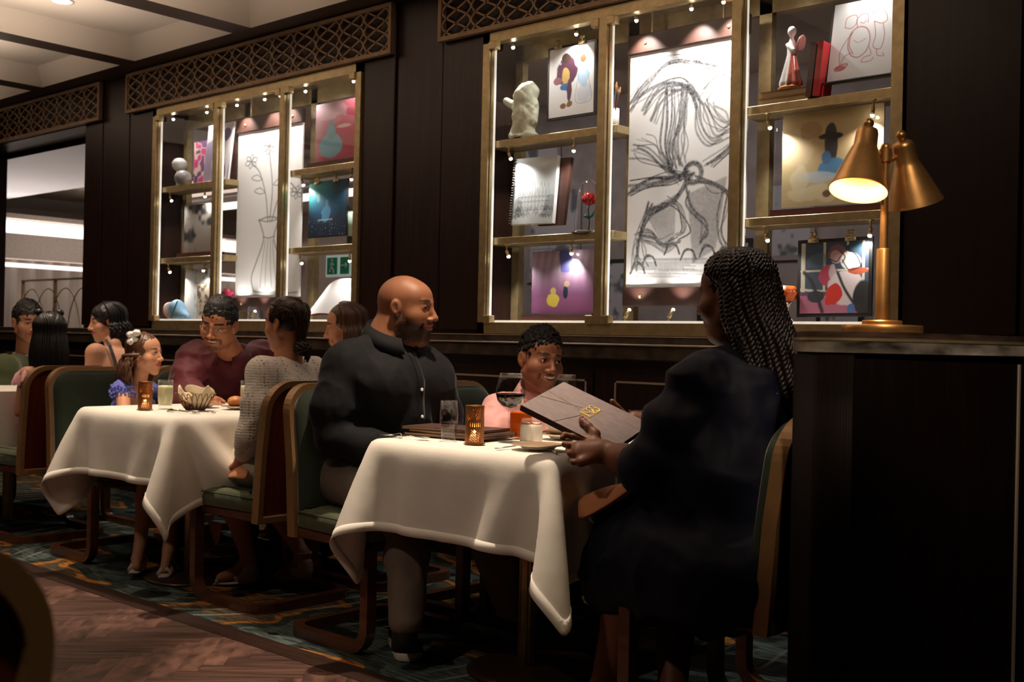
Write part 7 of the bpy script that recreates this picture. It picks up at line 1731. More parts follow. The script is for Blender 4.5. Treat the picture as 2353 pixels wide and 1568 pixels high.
def girl():
    t = thing('person', 'little girl with a white bow in long brown hair and a blue puffed-sleeve dress', 'person', (-5.05, 2.92, 0))
    skin = (.56, .28, .17); c = P(335, 814, 2.92); R = frame(camdir(c, 58), 3, 0); s = .208
    f = Fld(c-.21, c+V(.21, .21, .18), .0030); head_fld(f, c, R, s, nose=.85, jaw=.92, cheek=1.15, child=1, lip=.9)
    nb = P(316, 884, 2.93); f.cap(c+R@V(0, -.08*s, -.25*s), nb, .036, .042, .02)
    v, q = f.mesh(); v = relax(v, q, 1, .4); parts = [(v, q, head_color(v, c, R, s, skin, lip=(.42, .12, .09), brow=(.10, .045, .025), blush=.7, browk=.6))]
    f = Fld((-5.35, 2.6, .45), (-4.6, 3.3, .95), .006); SN = P(282, 896, 2.82); SF = P(345, 896, 3.06)
    f.cap(nb, nb-V(0, 0, .04), .045, .07, .03).cap(nb-V(0, 0, .045), SN, .035, .034, .03).cap(nb-V(0, 0, .045), SF, .035, .034, .03)
    EN = P(285, 960, 2.78); f.chain([SN, EN, V(-4.93, 2.86, .70)], [.036, .030, .022], .02); f.ell(nb-V(.02, 0, .16), (.08, .10, .14), .03); parts.append(skin_chunk(f, skin))
    f = Fld((-5.2, 2.6, 0), (-4.5, 3.1, .55), .007); k1 = V(-4.80, 2.84, .52); a1 = V(-4.72, 2.755, .12); f.chain([V(-5.05, 2.86, .54), k1, (k1+a1)/2, a1], [.055, .045, .040, .026], .02).chain([a1, a1+V(.03, -.03, -.05), a1+V(.08, -.06, -.075)], [.027, .025, .018], .015)
    k2 = V(-4.80, 2.97, .52); a2 = V(-4.55, 2.80, .12); f.chain([V(-5.05, 2.98, .54), k2, a2], [.055, .045, .026], .02).chain([a2, a2+V(.05, -.05, -.075)], [.027, .020], .015); parts.append(skin_chunk(f, tuple(np.array(skin)*.9)))
    body_mesh(t, parts); eyes(t, c, R, s, (-.1, 1, .25), (.05, .025, .012))
    HB = hairmat('brown_curls', (.085, .034, .016), .42); short_hair(t, c, R, s, HB, 1.0, .0, -.0, .0015, 60, -.25, -.04)
    pts = scalp_paths(c, R, s, 260, 'fall', 3, .15, 88, .06, 1.0, wave=.010, droop=.03); pts += scalp_paths(c, R, s, 90, 'fall', 5, .02, 70, .02, 1.0, azr=(40, 130))
    locks(t, 'long_hair', HB, pts, .0048, 5, 2)
    BW = mat('white_satin', (.80, .76, .74), .3, sheen=.3, noise=.08, nscale=40); b0 = scalp_pt(c, R, s, 98, 38, 1.12); f = Fld(b0-.06, b0+.06, .0025)
    for dx, dz, r in ((-.016, .014, .017), (.014, .022, .018), (-.012, -.020, .018), (.010, -.012, .014)): f.ell(b0+RT*dx+UP*dz-FW*.004, (r*1.2, r*1.1, r*.95), .004)
    f.ell(b0-FW*.008, (.010, .010, .010), .004); v, q = f.mesh(); v = v+vnormals(v, q)*(vnoise(v*120, 3)*.0025)[:, None]; np_mesh('hair_bow', v, q, BW, t, True)
    BL = mat('periwinkle_cotton', (.105, .125, .48), .75, sheen=.2, noise=.15, nscale=50); f = Fld((-5.35, 2.6, .42), (-4.75, 3.25, .92), .006)
    f.ell(nb-V(.03, -.0, .20), (.09, .115, .15), .04).ell(nb-V(.03, 0, .11), (.07, .10, .06), .04); f.ell(nb-V(.0, 0, .36), (.14, .15, .10), .05); 
    for S in (SN, SF): f.ell(S+V(-.005, -.004, -.005), (.052, .050, .050), .02)
    f.ell(nb+V(.005, 0, -.012), (.055, .06, .035), .008, 's'); d_ = cloth(t, 'dress', f, BL, ((40, 40, 30, .004), (16, 16, 12, .005)), 1, 5)
    m = MB(); rnd = random.Random(4)
    for ring, (rr, zz) in enumerate(((.056, -.03), (.060, -.012), (.052, .015))):
        for k in range(20): a = k/20*2*math.pi; m.ball(SN+V(rr*math.cos(a), rr*math.sin(a), zz+.006*math.sin(5*a)), .0062, 6, 5)
    m.build('sleeve_ruffle', BL, d_, True)
    SD = mat('white_sandal', (.62, .52, .45), .5)
    for a in (a1, a2):
        d = V(.72, -.66, 0)/np.linalg.norm(V(.72, -.66, 0)); u = V(-d[1], d[0], 0); b0 = a+V(-.02, .02, -.08); b0[2] = .022; m = MB(); m.tube([b0-d*.02+V(0, 0, .02), b0+d*.06+V(0, 0, .006), b0+d*.15], [(.007, .024), (.007, .028), (.006, .024)], 10, up=(0, 0, 1)); o = m.build('sandal', SD, t, True)
        m = MB()
        for q, h in ((.055, .048), (.085, .040), (.112, .032)): m.tube([b0+d*q+u*.030*math.cos(x)+V(0, 0, h*math.sin(x)) for x in np.linspace(0, math.pi, 9)], [(.002, .0095)]*9, 6)
        m.tube([b0-d*.02+V(0, 0, .02)+u*.026, b0-d*.035+V(0, 0, .06), b0-d*.02+V(0, 0, .02)-u*.026], .004, 6); m.build('strap', SD, o, True)
girl()
def maroon():
    t = thing('person', 'laughing man with glasses and a goatee in a maroon polo shirt, leaning in', 'person', (-5.15, 3.5, 0))
    skin = (.40, .165, .085); c = P(503, 747, 3.24); R = frame(camdir(c, -24), -17, -8); s = .255
    f = Fld(c-.25, c+V(.25, .25, .22), .0034); head_fld(f, c, R, s, smile=1, open_=1, nose=1.02, jaw=1.08, cheek=1.15)
    nb = P(533, 818, 3.40); f.cap(c+R@V(0, -.10*s, -.22*s), nb, .056, .066, .03); v, q = f.mesh(); v = relax(v, q, 1, .4)
    def beard(x, y, z):
        a = np.abs(x); must = np.clip(1.5-np.hypot((a-.03)/.14, (z+.192+.35*a*a)/.026)**2, 0, 1)*(y > .22); chin = np.clip(1.4-np.hypot(a/.15, (z+.40)/.085)**2, 0, 1)*(y > .05)*.75; jawl = np.clip((-.26-z)*9, 0, 1)*np.clip((z+.56)*10, 0, 1)*.45*(y > -.1)
        con = np.clip(1.3-np.hypot((a-.165)/.03, (z+.27)/.07)**2, 0, 1)*.6*(y > .1); return np.clip(np.maximum.reduce([must, chin, jawl, con])-1.2*np.clip(1.3-np.hypot(a/.12, (z+.25)/.045)**2, 0, 1)*(y > .2), 0, .92)
    parts = [(v, q, head_color(v, c, R, s, skin, lip=(.40, .14, .10), brow=(.015, .010, .008), smile=1, beard=(beard, (.025, .014, .010)), browk=1.2))]
    g = Fld((-5.55, 3.0, .45), (-4.7, 3.9, 1.05), .010); g.ell(V(-5.24, 3.52, .70), (.06, .08, .12), .04); g.cap(V(-4.9, 3.2, .80), V(-4.76, 3.14, .79), .035, .028); parts.append(skin_chunk(g, skin))
    f = Fld((-4.95, 2.9, .70), (-4.5, 3.4, .92), .0045); w0 = V(-4.78, 3.13, .795); simple_hand(f, w0, (1, -.2, -.05), (0, 0, 1), 1, 1, .5); f.cap(V(-4.95, 3.2, .80), w0, .034, .028); parts.append(skin_chunk(f, skin))
    body_mesh(t, parts); eyes(t, c, R, s, (.1, 1, -.25)); teeth(t, c, R, s, 1.1)
    HB = hairmat('black_short', (.010, .008, .008), .6); short_hair(t, c, R, s, HB, 1.02, .05, .0, .004, 70, -.10, -.05)
    pts = []; rnd = random.Random(1)
    for k in range(170):
        az = rnd.uniform(-62, 62); p0 = scalp_pt(c, R, s, az, 44+abs(az)*-.05, 1.06); p1 = scalp_pt(c, R, s, az*1.1, 62, 1.14+.02*rnd.random()); p2 = scalp_pt(c, R, s, 180-az*.6, 78, 1.09); p3 = scalp_pt(c, R, s, 180-az, 45, 1.04); pts.append(curve([p0, p1, p2, p3], 5))
    locks(t, 'hair_top', HB, pts, .0055, 5, 4)
    GLM = mat('wire_rim', (.25, .20, .17), .3, metal=1); m = MB(); G = lambda x, y, z: c+R@(V(x, y, z)*s)
    gl = thing if False else None
    for q in (-1, 1):
        pp = [G(q*.135+.085*math.cos(a), .392-.03*abs(.085*math.cos(a))/.085, -.005+.058*math.sin(a)) for a in np.linspace(0, 2*math.pi, 25)[:-1]]; m.tube(pp, .0011, 5, closed=True)
        m.tube([G(q*.22, .365, .01), G(q*.30, .20, .02), G(q*.335, -.02, .02)], .0013, 5)
    m.tube([G(-.05, .392, .01), G(0, .40, .018), G(.05, .392, .01)], .0012, 5); o = m.build('glasses', GLM, t, True)
    for q in (-1, 1):
        m = MB(); vs = [G(q*.135, .390, -.005)]+[G(q*.135+.083*math.cos(a), .390, -.005+.056*math.sin(a)) for a in np.linspace(0, 2*math.pi, 21)[:-1]]; m.add(vs, [(0, 1+k, 1+(k+1) % 20) for k in range(20)]); m.build('lens', glass_mat('spectacle_lens', (1, 1, 1), 1.3), o)
    MR = mat('maroon_polo', (.095, .006, .014), .7, sheen=.2, noise=.1, nscale=15, bump=.12, bscale=14, bdist=.005); f = Fld((-5.62, 2.98, .50), (-4.62, 4.0, 1.08), .0075)
    SR = P(448, 822, 3.28); SL = P(600, 822, 3.64); torso_fld(f, nb-V(.01, 0, .03), SR, SL, V(-5.22, 3.52, .60), .17, .12, .02); f.ell((-5.09, 3.40, .84), (.12, .17, .17), .06); f.ell((-5.14, 3.44, .70), (.13, .17, .14), .06)
    ER = P(418, 925, 3.14); f.chain([SR, (SR+ER)/2+V(-.01, 0, 0), ER], [.082, .078, .066], .04).chain([ER+V(0, 0, .0), V(-4.98, 3.18, .80), V(-4.82, 3.14, .795)], [.062, .052, .042], .03); EL_ = SL+V(.10, .05, -.20); f.chain([SL, EL_], [.08, .068], .04).chain([EL_, EL_+V(.18, -.18, .0)], [.064, .046], .03)
    f.ell(nb+V(.02, -.02, .02), (.07, .07, .055), .01, 's'); sh = cloth(t, 'polo_shirt', f, MR, ((8, 8, 12, .010), (20, 20, 26, .004)), 2, 41)
    m = MB(); vs = []; fs = []; n = 24; fd = R@V(0, 1, 0); ang = math.atan2(fd[1], fd[0])
    for i in range(n+1):
        a = ang+math.radians(24+312*i/n); fr = max(0, math.cos(a-ang))
        for r, z in ((.070, -.02), (.073, .018), (.078, .024), (.094+.02*fr, -.022-.022*fr)): vs.append(nb+V(.0, 0, .01)+V(r*math.cos(a), r*math.sin(a), z-.030*math.cos(a-ang)))
    for i in range(n):
        for k in range(3): fs.append((i*4+k, (i+1)*4+k, (i+1)*4+k+1, i*4+k+1))
    m.add(vs, fs); o = m.build('collar', MR, sh, True); sd = o.modifiers.new('t', 'SOLIDIFY'); sd.thickness = .004
    f = Fld((-5.55, 3.3, .03), (-4.7, 3.8, .66), .010)
    for y in (3.42, 3.62): f.chain([V(-5.22, y, .55), V(-4.85, y, .54)], [.09, .075], .03).chain([V(-4.85, y, .54), V(-4.82, y, .10)], [.07, .055], .03)
    cloth(t, 'trousers', f, mat('dark_slacks', (.02, .018, .018), .8), (), 1)
    for y in (3.42, 3.62): shoe(t, (-4.88, y, 0), (1, 0, 0), .27, .09, BLACKP, BLACKP)
maroon()
LACE = None
def lace_mat():
    m, nt, b = new_mat('white_lace_knit'); L = nt.links; b.inputs['Roughness'].default_value = .8
    tc = N(nt, 'ShaderNodeTexCoord'); mp = N(nt, 'ShaderNodeMapping'); mp.inputs['Scale'].default_value = (62, 62, 90); mp.inputs['Rotation'].default_value = (0, 0, .2); L.new(tc.outputs['Object'], mp.inputs[0])
    vo = N(nt, 'ShaderNodeTexVoronoi'); vo.inputs['Scale'].default_value = 1; vo.inputs['Randomness'].default_value = .25; L.new(mp.outputs[0], vo.inputs['Vector'])
    wv = N(nt, 'ShaderNodeTexWave', bands_direction='Y'); wv.inputs['Scale'].default_value = 5.0; L.new(tc.outputs['Object'], wv.inputs['Vector'])
    mu = N(nt, 'ShaderNodeMath', operation='ADD'); L.new(vo.outputs['Distance'], mu.inputs[0]); ml = N(nt, 'ShaderNodeMath', operation='MULTIPLY'); ml.inputs[1].default_value = .28; L.new(wv.outputs[0], ml.inputs[0]); L.new(ml.outputs[0], mu.inputs[1])
    cr = N(nt, 'ShaderNodeValToRGB'); e = cr.color_ramp.elements; e[0].position = .22; e[0].color = (.30, .19, .14, 1); e[1].position = .40; e[1].color = (.74, .69, .62, 1); L.new(mu.outputs[0], cr.inputs[0]); L.new(cr.outputs[0], b.inputs['Base Color'])
    bp = N(nt, 'ShaderNodeBump'); bp.inputs['Strength'].default_value = .8; bp.inputs['Distance'].default_value = .004; L.new(mu.outputs[0], bp.inputs['Height']); L.new(bp.outputs[0], b.inputs['Normal']); return m
def lace_woman():
    t = thing('person', 'woman seen from behind in a white lace knit top, dark hair in a low bun', 'person', (-3.9, 2.92, 0))
    skin = (.48, .21, .115); c = P(655, 745, 2.92); R = frame(camdir(c, -128), -4, 0); s = .232
    f = Fld(c-.22, c+V(.22, .22, .2), .0034); head_fld(f, c, R, s, jaw=.98, cheek=1.05, nose=.9); nb = P(662, 828, 2.93); f.cap(c+R@V(0, -.08*s, -.25*s), nb, .045, .052, .02).cap(nb, nb-V(0, 0, .05), .055, .08, .03)
    v, q = f.mesh(); v = relax(v, q, 1, .4); parts = [(v, q, head_color(v, c, R, s, skin))]
    f = Fld((-4.35, 2.55, .48), (-3.6, 3.25, .98), .006); W0 = P(553, 1062, 2.74); EL_ = P(572, 1000, 2.69)
    f.cap(EL_, W0, .040, .028); simple_hand(f, W0, (-1, .15, -.35), (0, -.5, 1), -1, .9, .7); f.ell(nb-V(0, 0, .2), (.08, .12, .14), .03); parts.append(skin_chunk(f, skin))
    f = Fld((-4.45, 2.6, .0), (-3.7, 3.15, .60), .0075); k1 = V(-4.25, 2.85, .53); a1 = V(-4.12, 2.93, .125); f.chain([k1, (k1+a1)/2+V(.02, 0, 0), a1], [.06, .052, .030], .02).chain([a1, a1+V(-.03, -.02, -.05), a1+V(-.12, -.06, -.09)], [.032, .030, .020], .015)
    k2 = V(-4.25, 3.0, .53); a2 = V(-3.93, 3.08, .15); f.chain([k2, (k2+a2)/2, a2], [.06, .05, .030], .02).chain([a2, a2+V(-.05, .0, -.06), a2+V(-.12, -.02, -.12)], [.032, .028, .018], .015); parts.append(skin_chunk(f, tuple(np.array(skin)*.8)))
    body_mesh(t, parts); HB = hairmat('dark_brown_hair', (.030, .012, .008), .3); short_hair(t, c, R, s, HB, 1.0, .0, .0, .001, 40, -.22, -.04)
    bun = P(690, 795, 2.93); locks(t, 'combed_hair', HB, scalp_paths(c, R, s, 420, 'bun', 3, top=1.02, bun=bun), .0042, 5, 2)
    b = MB(); rnd = random.Random(3)
    for k in range(34):
        a0 = rnd.uniform(0, 6.28); rr = rnd.uniform(.016, .034); u = V(rnd.gauss(0, 1), rnd.gauss(0, 1), rnd.gauss(0, 1)); u /= np.linalg.norm(u); w_ = np.cross(u, V(.3, .2, 1)); w_ /= np.linalg.norm(w_)
        b.tube([bun+V(.01, 0, -.008)+(u*math.cos(a)+w_*math.sin(a))*rr for a in np.linspace(a0, a0+4.5, 16)], .0048, 5)
    for k in range(14):
        a0 = rnd.uniform(-.01, .01); b.tube(curve([bun+V(.0, 0, 0), bun+V(.022, .01+a0, .006+a0), bun+V(.032, .02+a0*2, -.02), bun+V(.026, .012+a0, -.05-.02*rnd.random())], 5), .0022, 4)
    b.build('bun', HB, t, True)
    global LACE; LACE = lace_mat(); f = Fld((-4.15, 2.5, .48), (-3.58, 3.32, 1.06), .006); SL_ = P(602, 856, 2.765); SR_ = P(716, 856, 3.08)
    torso_fld(f, nb-V(0, 0, .028), SL_, SR_, V(-3.86, 2.92, .58), .125, .088, .0); f.chain([SL_, (SL_+EL_)/2+V(.015, -.01, 0), EL_], [.060, .056, .046], .03).chain([EL_, EL_*.3+W0*.7], [.046, .036], .02); f.chain([SR_, SR_+V(-.08, .04, -.2)], [.06, .045], .03).cap(SR_+V(-.08, .04, -.2), SR_+V(-.25, -.05, -.22), .045, .034)
    f.ell(nb+V(0, 0, .03), (.056, .056, .045), .008, 's'); p0 = P(678, 826, 2.80); f.ell(V(p0[0]+.06, p0[1]+.10, p0[2]), (.012, .012, .026), .004, 's')
    o = cloth(t, 'lace_top', f, LACE, ((8, 8, 8, .006), (18, 18, 12, .003)), 2, 51)
    f = Fld((-4.4, 2.62, .38), (-3.6, 3.25, .70), .008); f.ell((-3.86, 2.92, .55), (.17, .20, .10), .04); f.chain([V(-3.90, 2.83, .545), V(-4.26, 2.84, .54)], [.095, .075], .04).chain([V(-3.90, 3.0, .545), V(-4.26, 3.0, .54)], [.095, .075], .04)
    cloth(t, 'skirt', f, mat('cream_skirt', (.58, .50, .40), .8, noise=.06), ((12, 12, 12, .006),), 1)
    SQ = mat('ivory_shoe', (.42, .33, .27), .7, noise=.5, nscale=160)
    for a, d in ((a1, V(-.9, -.35, 0)), (a2, V(-.95, -.1, 0))):
        d = d/np.linalg.norm(d); u = V(-d[1], d[0], 0); h = a+V(.015, 0, -.065); f = Fld(h-.12, h+.14, .004); f.cap(h+V(.0, 0, .0), h+d*.05-V(0, 0, .012), .036, .030).ell(h+V(0, 0, .03)-d*-.005, (.036, .034, .030), .01); f.cap(a+V(0, 0, .02), h+d*.035+V(0, 0, .03), .030, .030, .005, 's'); v, q = f.mesh(); o = np_mesh('heel_cup', v, q, SQ, t, True)
        m = MB(); m.tube([h-V(0, 0, .03)-d*.01, h+d*.09-V(0, 0, .045), h+d*.18-V(0, 0, .055)], [(.006, .026), (.006, .030), (.005, .026)], 10, up=(0, 0, 1)); m.tube([h+d*.15+u*.030*math.cos(x)+V(0, 0, -.05+.030*math.sin(x)) for x in np.linspace(0, math.pi, 9)], [(.003, .014)]*9, 6)
        m.tube([a+u*.033*math.cos(x)+d*.033*math.sin(x)+V(0, 0, .012) for x in np.linspace(0, 6.28, 20)[:-1]], .0042, 6, closed=True); m.build('sandal_sole', SQ, o, True)
lace_woman()
PEACH = mat('peach_napkin', (.62, .24, .10), .75, bump=.35, bscale=160, bdist=.0015, sheen=.2)
def napkin(name, label, rows, th=.003):
    """rows of points describing the laid cloth"""
    m = MB(); n = len(rows[0]); vs = [p for r in rows for p in r]; fs = [(i*n+j, i*n+j+1, (i+1)*n+j+1, (i+1)*n+j) for i in range(len(rows)-1) for j in range(n-1)]
    m.add(vs, fs); o = m.build(name, PEACH, None, True); s1 = o.modifiers.new('s', 'SUBSURF'); s1.levels = 2; s1.render_levels = 2; s2 = o.modifiers.new('t', 'SOLIDIFY'); s2.thickness = th
    return tag(o, label, 'napkin')
napkin('peach_napkin', 'peach napkin draped across the braided woman\'s lap', [
    [P(1488, 1108, 2.64), P(1470, 1112, 2.625), P(1452, 1122, 2.61), P(1405, 1158, 2.59), P(1332, 1199, 2.585)],
    [P(1470, 1104, 2.66), P(1450, 1108, 2.64), P(1425, 1120, 2.615), P(1385, 1148, 2.595), P(1330, 1185, 2.59)],
    [P(1448, 1110, 2.70), P(1430, 1113, 2.66), P(1402, 1116, 2.635), P(1360, 1130, 2.61), P(1330, 1160, 2.60)],
    [P(1440, 1112, 2.74), P(1420, 1118, 2.71), P(1392, 1122, 2.68), P(1352, 1136, 2.65), P(1330, 1150, 2.62)]])
napkin('peach_napkin', 'peach napkin folded under the braided woman\'s lap napkin edge', [
    [P(1486, 1112, 2.65), P(1440, 1140, 2.63), P(1400, 1165, 2.62), P(1340, 1199, 2.61)],
    [P(1470, 1110, 2.69), P(1430, 1134, 2.66), P(1390, 1158, 2.65), P(1336, 1190, 2.64)]])
napkin('peach_napkin', 'peach napkin over the lap of the woman in white lace', [
    [P(572, 1048, 2.78), P(560, 1046, 2.76), P(548, 1052, 2.76), P(538, 1060, 2.78)],
    [P(572, 1075, 2.72), P(555, 1070, 2.71), P(538, 1075, 2.72), P(524, 1080, 2.75)],
    [P(566, 1104, 2.685), P(545, 1098, 2.68), P(525, 1099, 2.70), P(505, 1098, 2.74)]])
napkin('peach_napkin', 'corner of a dim peach napkin hanging below the green seat of the lace-top woman\'s chair', [
    [P(475, 1196, 2.95), P(498, 1200, 2.95), P(512, 1204, 2.95)], [P(485, 1222, 2.955), P(498, 1228, 2.95), P(508, 1222, 2.955)], [P(494, 1250, 2.96), P(498, 1256, 2.96), P(503, 1248, 2.96)]])
def bob_woman():
    t = thing('person', 'brown-haired woman in profile behind the shoulder of the man in charcoal', 'person', (-4.1, 3.5, 0))
    skin = (.52, .24, .14); c = P(792, 752, 3.5); R = frame(camdir(c, -92), -10, 0); s = .232
    f = Fld(c-.22, c+V(.22, .22, .2), .0036); head_fld(f, c, R, s, smile=.3, jaw=.95); nb = P(812, 850, 3.5); f.cap(c+R@V(0, -.08*s, -.25*s), nb, .045, .052, .02)
    v, q = f.mesh(); v = relax(v, q, 1, .4); parts = [(v, q, head_color(v, c, R, s, skin, brow=(.08, .03, .02)))]; g = Fld((-4.45, 3.2, .5), (-3.85, 3.85, 1.0), .010); g.ell(nb-V(0, 0, .2), (.09, .12, .15), .03); parts.append(skin_chunk(g, skin)); body_mesh(t, parts); eyes(t, c, R, s)
    HB = hairmat('brown_hair', (.075, .036, .020), .36); short_hair(t, c, R, s, HB, 1.0, .0, .0, .001, 40, -.28, -.04); locks(t, 'long_hair', HB, scalp_paths(c, R, s, 480, 'fall', 7, .16, 80, .10, 1.03, wave=.002, droop=.02), .0050, 5, 2)
    f = Fld((-4.45, 3.15, .5), (-3.75, 3.9, 1.05), .009); SL_ = P(748, 862, 3.34); SR_ = P(850, 862, 3.68); torso_fld(f, nb-V(0, 0, .03), SL_, SR_, V(-4.1, 3.5, .60), .13, .09); f.chain([SL_, SL_+V(-.06, -.03, -.2)], [.06, .045], .03); f.chain([SR_, SR_+V(-.06, .03, -.2)], [.06, .045], .03); f.ell(nb+V(0, 0, .03), (.055, .055, .045), .008, 's')
    cloth(t, 'blouse', f, mat('sage_blouse', (.30, .30, .24), .8), ((10, 10, 10, .006),), 1)
    f = Fld((-4.5, 3.3, .02), (-3.8, 3.75, .66), .010)
    for y in (3.42, 3.58): f.chain([V(-4.1, y, .54), V(-4.4, y, .54)], [.085, .07], .03).chain([V(-4.4, y, .54), V(-4.38, y, .06)], [.06, .045], .03)
    cloth(t, 'trousers', f, mat('dark_slacks', (.02, .018, .018), .8), (), 1)
bob_woman()
# ------------------------------------------------------------------ third table
def far_people():
    t = thing('person', 'man in an olive sweater over a white collar at the far left', 'person', (-7.3, 3.1, 0)); skin = (.42, .20, .12)
    c = P(64, 742, 3.36); R = frame(camdir(c, 22), -6, 0); s = .262; f = Fld(c-.25, c+V(.25, .25, .22), .0045); head_fld(f, c, R, s, smile=.8, jaw=1.02, cheek=1.1); nb = P(58, 818, 3.38); f.cap(c+R@V(0, -.08*s, -.25*s), nb, .055, .06, .02)
    v, q = f.mesh(); parts = [(v, q, head_color(v, c, R, s, skin, smile=.8))]; g = Fld((-7.7, 3.0, .5), (-6.9, 3.8, 1.0), .012); g.ell(nb-V(0, 0, .22), (.10, .14, .17), .03); parts.append(skin_chunk(g, skin)); body_mesh(t, parts); eyes(t, c, R, s)
    HB = hairmat('black_short', (.012, .009, .009), .5); short_hair(t, c, R, s, HB, 1.03, .05, .0, .004, 60, -.10, -.07)
    f = Fld((-7.75, 2.85, .5), (-6.8, 3.95, 1.05), .010); SR_ = P(8, 848, 3.16); SL_ = P(118, 848, 3.62); torso_fld(f, nb-V(0, 0, .03), SR_, SL_, V(-7.32, 3.38, .62), .17, .12, .02); f.chain([SR_, SR_+V(.06, -.04, -.22)], [.08, .06], .04); f.chain([SL_, SL_+V(.10, 0, -.22)], [.08, .06], .04); f.ell(nb+V(.01, -.02, .03), (.075, .075, .06), .01, 's')
    sw = cloth(t, 'sweater', f, mat('olive_sweater', (.045, .055, .018), .9, sheen=.3), ((8, 8, 10, .008),), 1)
    m = MB(); m.lathe([(.074, -.03), (.070, .015), (.075, .020), (.090, -.012)], nb+V(.0, 0, .0), 24, ax=(.12, -.12, 1)); m.build('collar', mat('white_collar', (.62, .60, .58), .7), sw, True)
    t = thing('person', 'girl seen from behind with long straight black hair and pink ruffled top', 'person', (-6.05, 3.0, 0)); skin = (.45, .22, .14)
    c = P(112, 766, 3.0); R = frame(camdir(c, -165), 0, 0); s = .232; f = Fld(c-.22, c+V(.22, .22, .2), .0045); head_fld(f, c, R, s); nb = c-V(0, 0, .21); f.cap(c-V(0, 0, .06), nb, .042, .048, .02); SL_ = P(62, 862, 2.86); SR_ = P(172, 862, 3.14)
    v, q = f.mesh(); parts = [(v, q, head_color(v, c, R, s, skin))]; g = Fld((-6.5, 2.6, .5), (-5.8, 3.4, .95), .008); g.cap(nb, SL_, .04, .042, .03).cap(nb, SR_, .04, .042, .03).chain([SL_, SL_+V(-.03, -.02, -.2)], [.042, .034], .02).chain([SR_, SR_+V(-.05, .02, -.2)], [.042, .034], .02).ell(nb-V(0, 0, .2), (.09, .13, .15), .03); parts.append(skin_chunk(g, skin)); body_mesh(t, parts)
    HB = hairmat('black_long', (.008, .006, .006), .36); short_hair(t, c, R, s, HB, 1.0, .0, .0, .001, 40, -.28, -.04); locks(t, 'long_hair', HB, scalp_paths(c, R, s, 420, 'fall', 17, .26, 60, .08, 1.03, wave=.001, droop=.02), .0055, 5, 2)
    for k in (-1, 1):
        q_ = c+V(0, 0, .115)+R[:, 0]*.055*k; m = MB(); m.ball(q_, (.026, .026, .022), 12, 8); m.build('hair_knot', HB, t, True)
    f = Fld((-6.5, 2.65, .5), (-5.8, 3.4, .92), .008); f.ell(nb-V(0, 0, .20), (.105, .145, .13), .04); f.ell(nb-V(0, 0, .30), (.12, .15, .10), .04); rf = cloth(t, 'ruffled_top', f, mat('pink_ruffle', (.62, .30, .32), .8), ((30, 30, 14, .008),), 1)
    for S in (SL_, SR_):
        m = MB(); n = 40; vs = []; fs = []
        for i in range(n+1):
            a = 2*math.pi*i/n
            for r, z in ((.034, .03), (.056+.008*math.sin(6*a), .0), (.070+.014*math.sin(8*a+1), -.045)): vs.append(S+V(r*math.cos(a), r*math.sin(a), z+.015*math.sin(7*a)*(z < .02)))
        for i in range(n):
            for k in range(2): fs.append((i*3+k, (i+1)*3+k, (i+1)*3+k+1, i*3+k+1))
        m.add(vs, fs); m.build('ruffle', mat('pink_ruffle2', (.66, .34, .36), .8), rf, True)
    t = thing('person', 'woman with black chin-length hair and a bare shoulder, smiling in profile', 'person', (-6.35, 3.6, 0)); skin = (.58, .30, .19)
    c = P(243, 741, 3.6); R = frame(camdir(c, -78), -6, 0); s = .245; f = Fld(c-.24, c+V(.24, .24, .2), .004); head_fld(f, c, R, s, smile=.9, cheek=1.1, jaw=.95); nb = P(262, 812, 3.6); f.cap(c+R@V(0, -.08*s, -.25*s), nb, .045, .05, .02); v, q = f.mesh(); parts = [(v, q, head_color(v, c, R, s, skin, smile=.9, lip=(.40, .10, .09)))]
    SL_ = P(220, 812, 3.42); SR_ = P(318, 812, 3.76); g = Fld((-6.75, 3.15, .5), (-5.8, 4.0, 1.12), .007); torso_fld(g, nb-V(0, 0, .025), SL_, SR_, V(-6.25, 3.6, .6), .115, .085); g.cap(nb+V(0, 0, .05), nb-V(0, 0, .03), .045, .06, .03); g.chain([SL_, SL_+V(-.03, -.02, -.24)], [.056, .042], .03); g.chain([SR_, SR_+V(-.05, .02, -.22)], [.056, .042], .03); parts.append(skin_chunk(g, skin, 2)); body_mesh(t, parts); eyes(t, c, R, s)
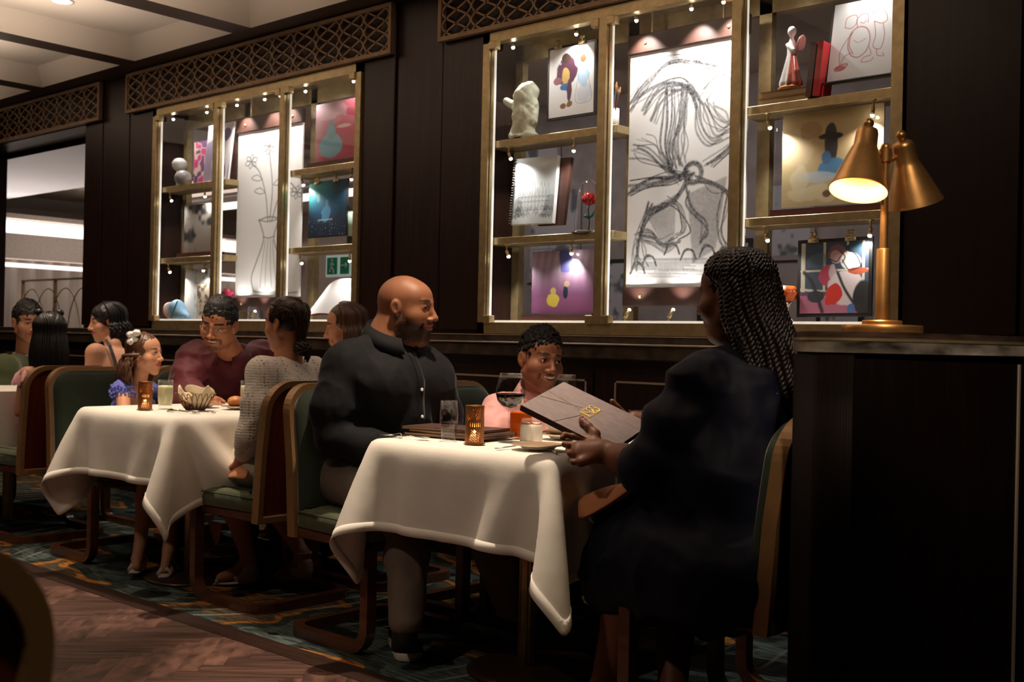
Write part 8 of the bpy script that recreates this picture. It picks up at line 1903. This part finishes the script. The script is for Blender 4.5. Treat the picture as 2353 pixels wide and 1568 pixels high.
    HB = hairmat('black_bob', (.009, .007, .008), .4); short_hair(t, c, R, s, HB, 1.03, .0, .02, .002, 40, -.28, -.04); locks(t, 'bob_hair', HB, scalp_paths(c, R, s, 420, 'fall', 27, .11, 82, .20, 1.06, wave=.009, droop=.02), .0055, 5, 2)
    m = MB(); q0 = P(240, 785, 3.50)
    pts = [P(243, 781, 3.46), P(252, 795, 3.455), P(258, 812, 3.46), P(264, 830, 3.475), P(268, 850, 3.49)]; m.tube(pts, [(.003, .010)]*5, sq=True, up=tuple(-FW)); f = Fld((-6.6, 3.2, .5), (-5.9, 4.0, .92), .008); f.ell(V(-6.27, 3.6, .70), (.115, .19, .17), .03); f.plane((0, 0, .86), (0, 0, 1)); d_ = cloth(t, 'top', f, mat('grey_plum_top', (.10, .07, .075), .7), ((20, 20, 10, .005),), 1); m.build('strap', mat('grey_plum_strap', (.10, .075, .085), .6), d_)
far_people()
# ------------------------------------------------------------------ repeats of one kind share a group
GROUPS = {'dining_chair': 'green velvet dining chairs around the tables', 'wine_glass': 'wine glasses on the front table', 'drinking_glass': 'tumblers on the two tables',
          'candle_holder': 'pierced copper candle holders', 'plate': 'white plates on the tables', 'knife': 'knives on the tables', 'spoon': 'spoons on the tables', 'fork': 'forks on the tables',
          'closed_menu': 'closed menus stacked on the front table', 'bread_roll': 'bread rolls on the second table', 'peach_napkin': 'peach lap napkins', 'cream_napkin': 'cream napkins in the bread basket',
          'gallery_sheet': 'grey sheets hung on the gallery wall', 'clipboard_drawing': 'clipped drawings in the display cases', 'leaning_print': 'prints leaning in the farther case',
          'acrylic_framed_picture': 'pictures in clear blocks in the display cases', 'hanging_sketch': 'big sheets hanging in the display cases', 'display_case': 'lit brass display cases in the wall',
          'lattice_grille': 'bronze lattice grilles along the wall', 'book': 'books on the top right shelf', 'ceramic_orb': 'white ceramic orbs', 'dining_table': 'dining tables along the wall', 'tablecloth': 'white tablecloths',
          'person': 'diners at the tables'}
for o in list(bpy.data.objects):
    if o.parent is None and o.get('label') and not o.get('group'):
        k = o.name.split('.')[0]
        if k in GROUPS: o['group'] = GROUPS[k]
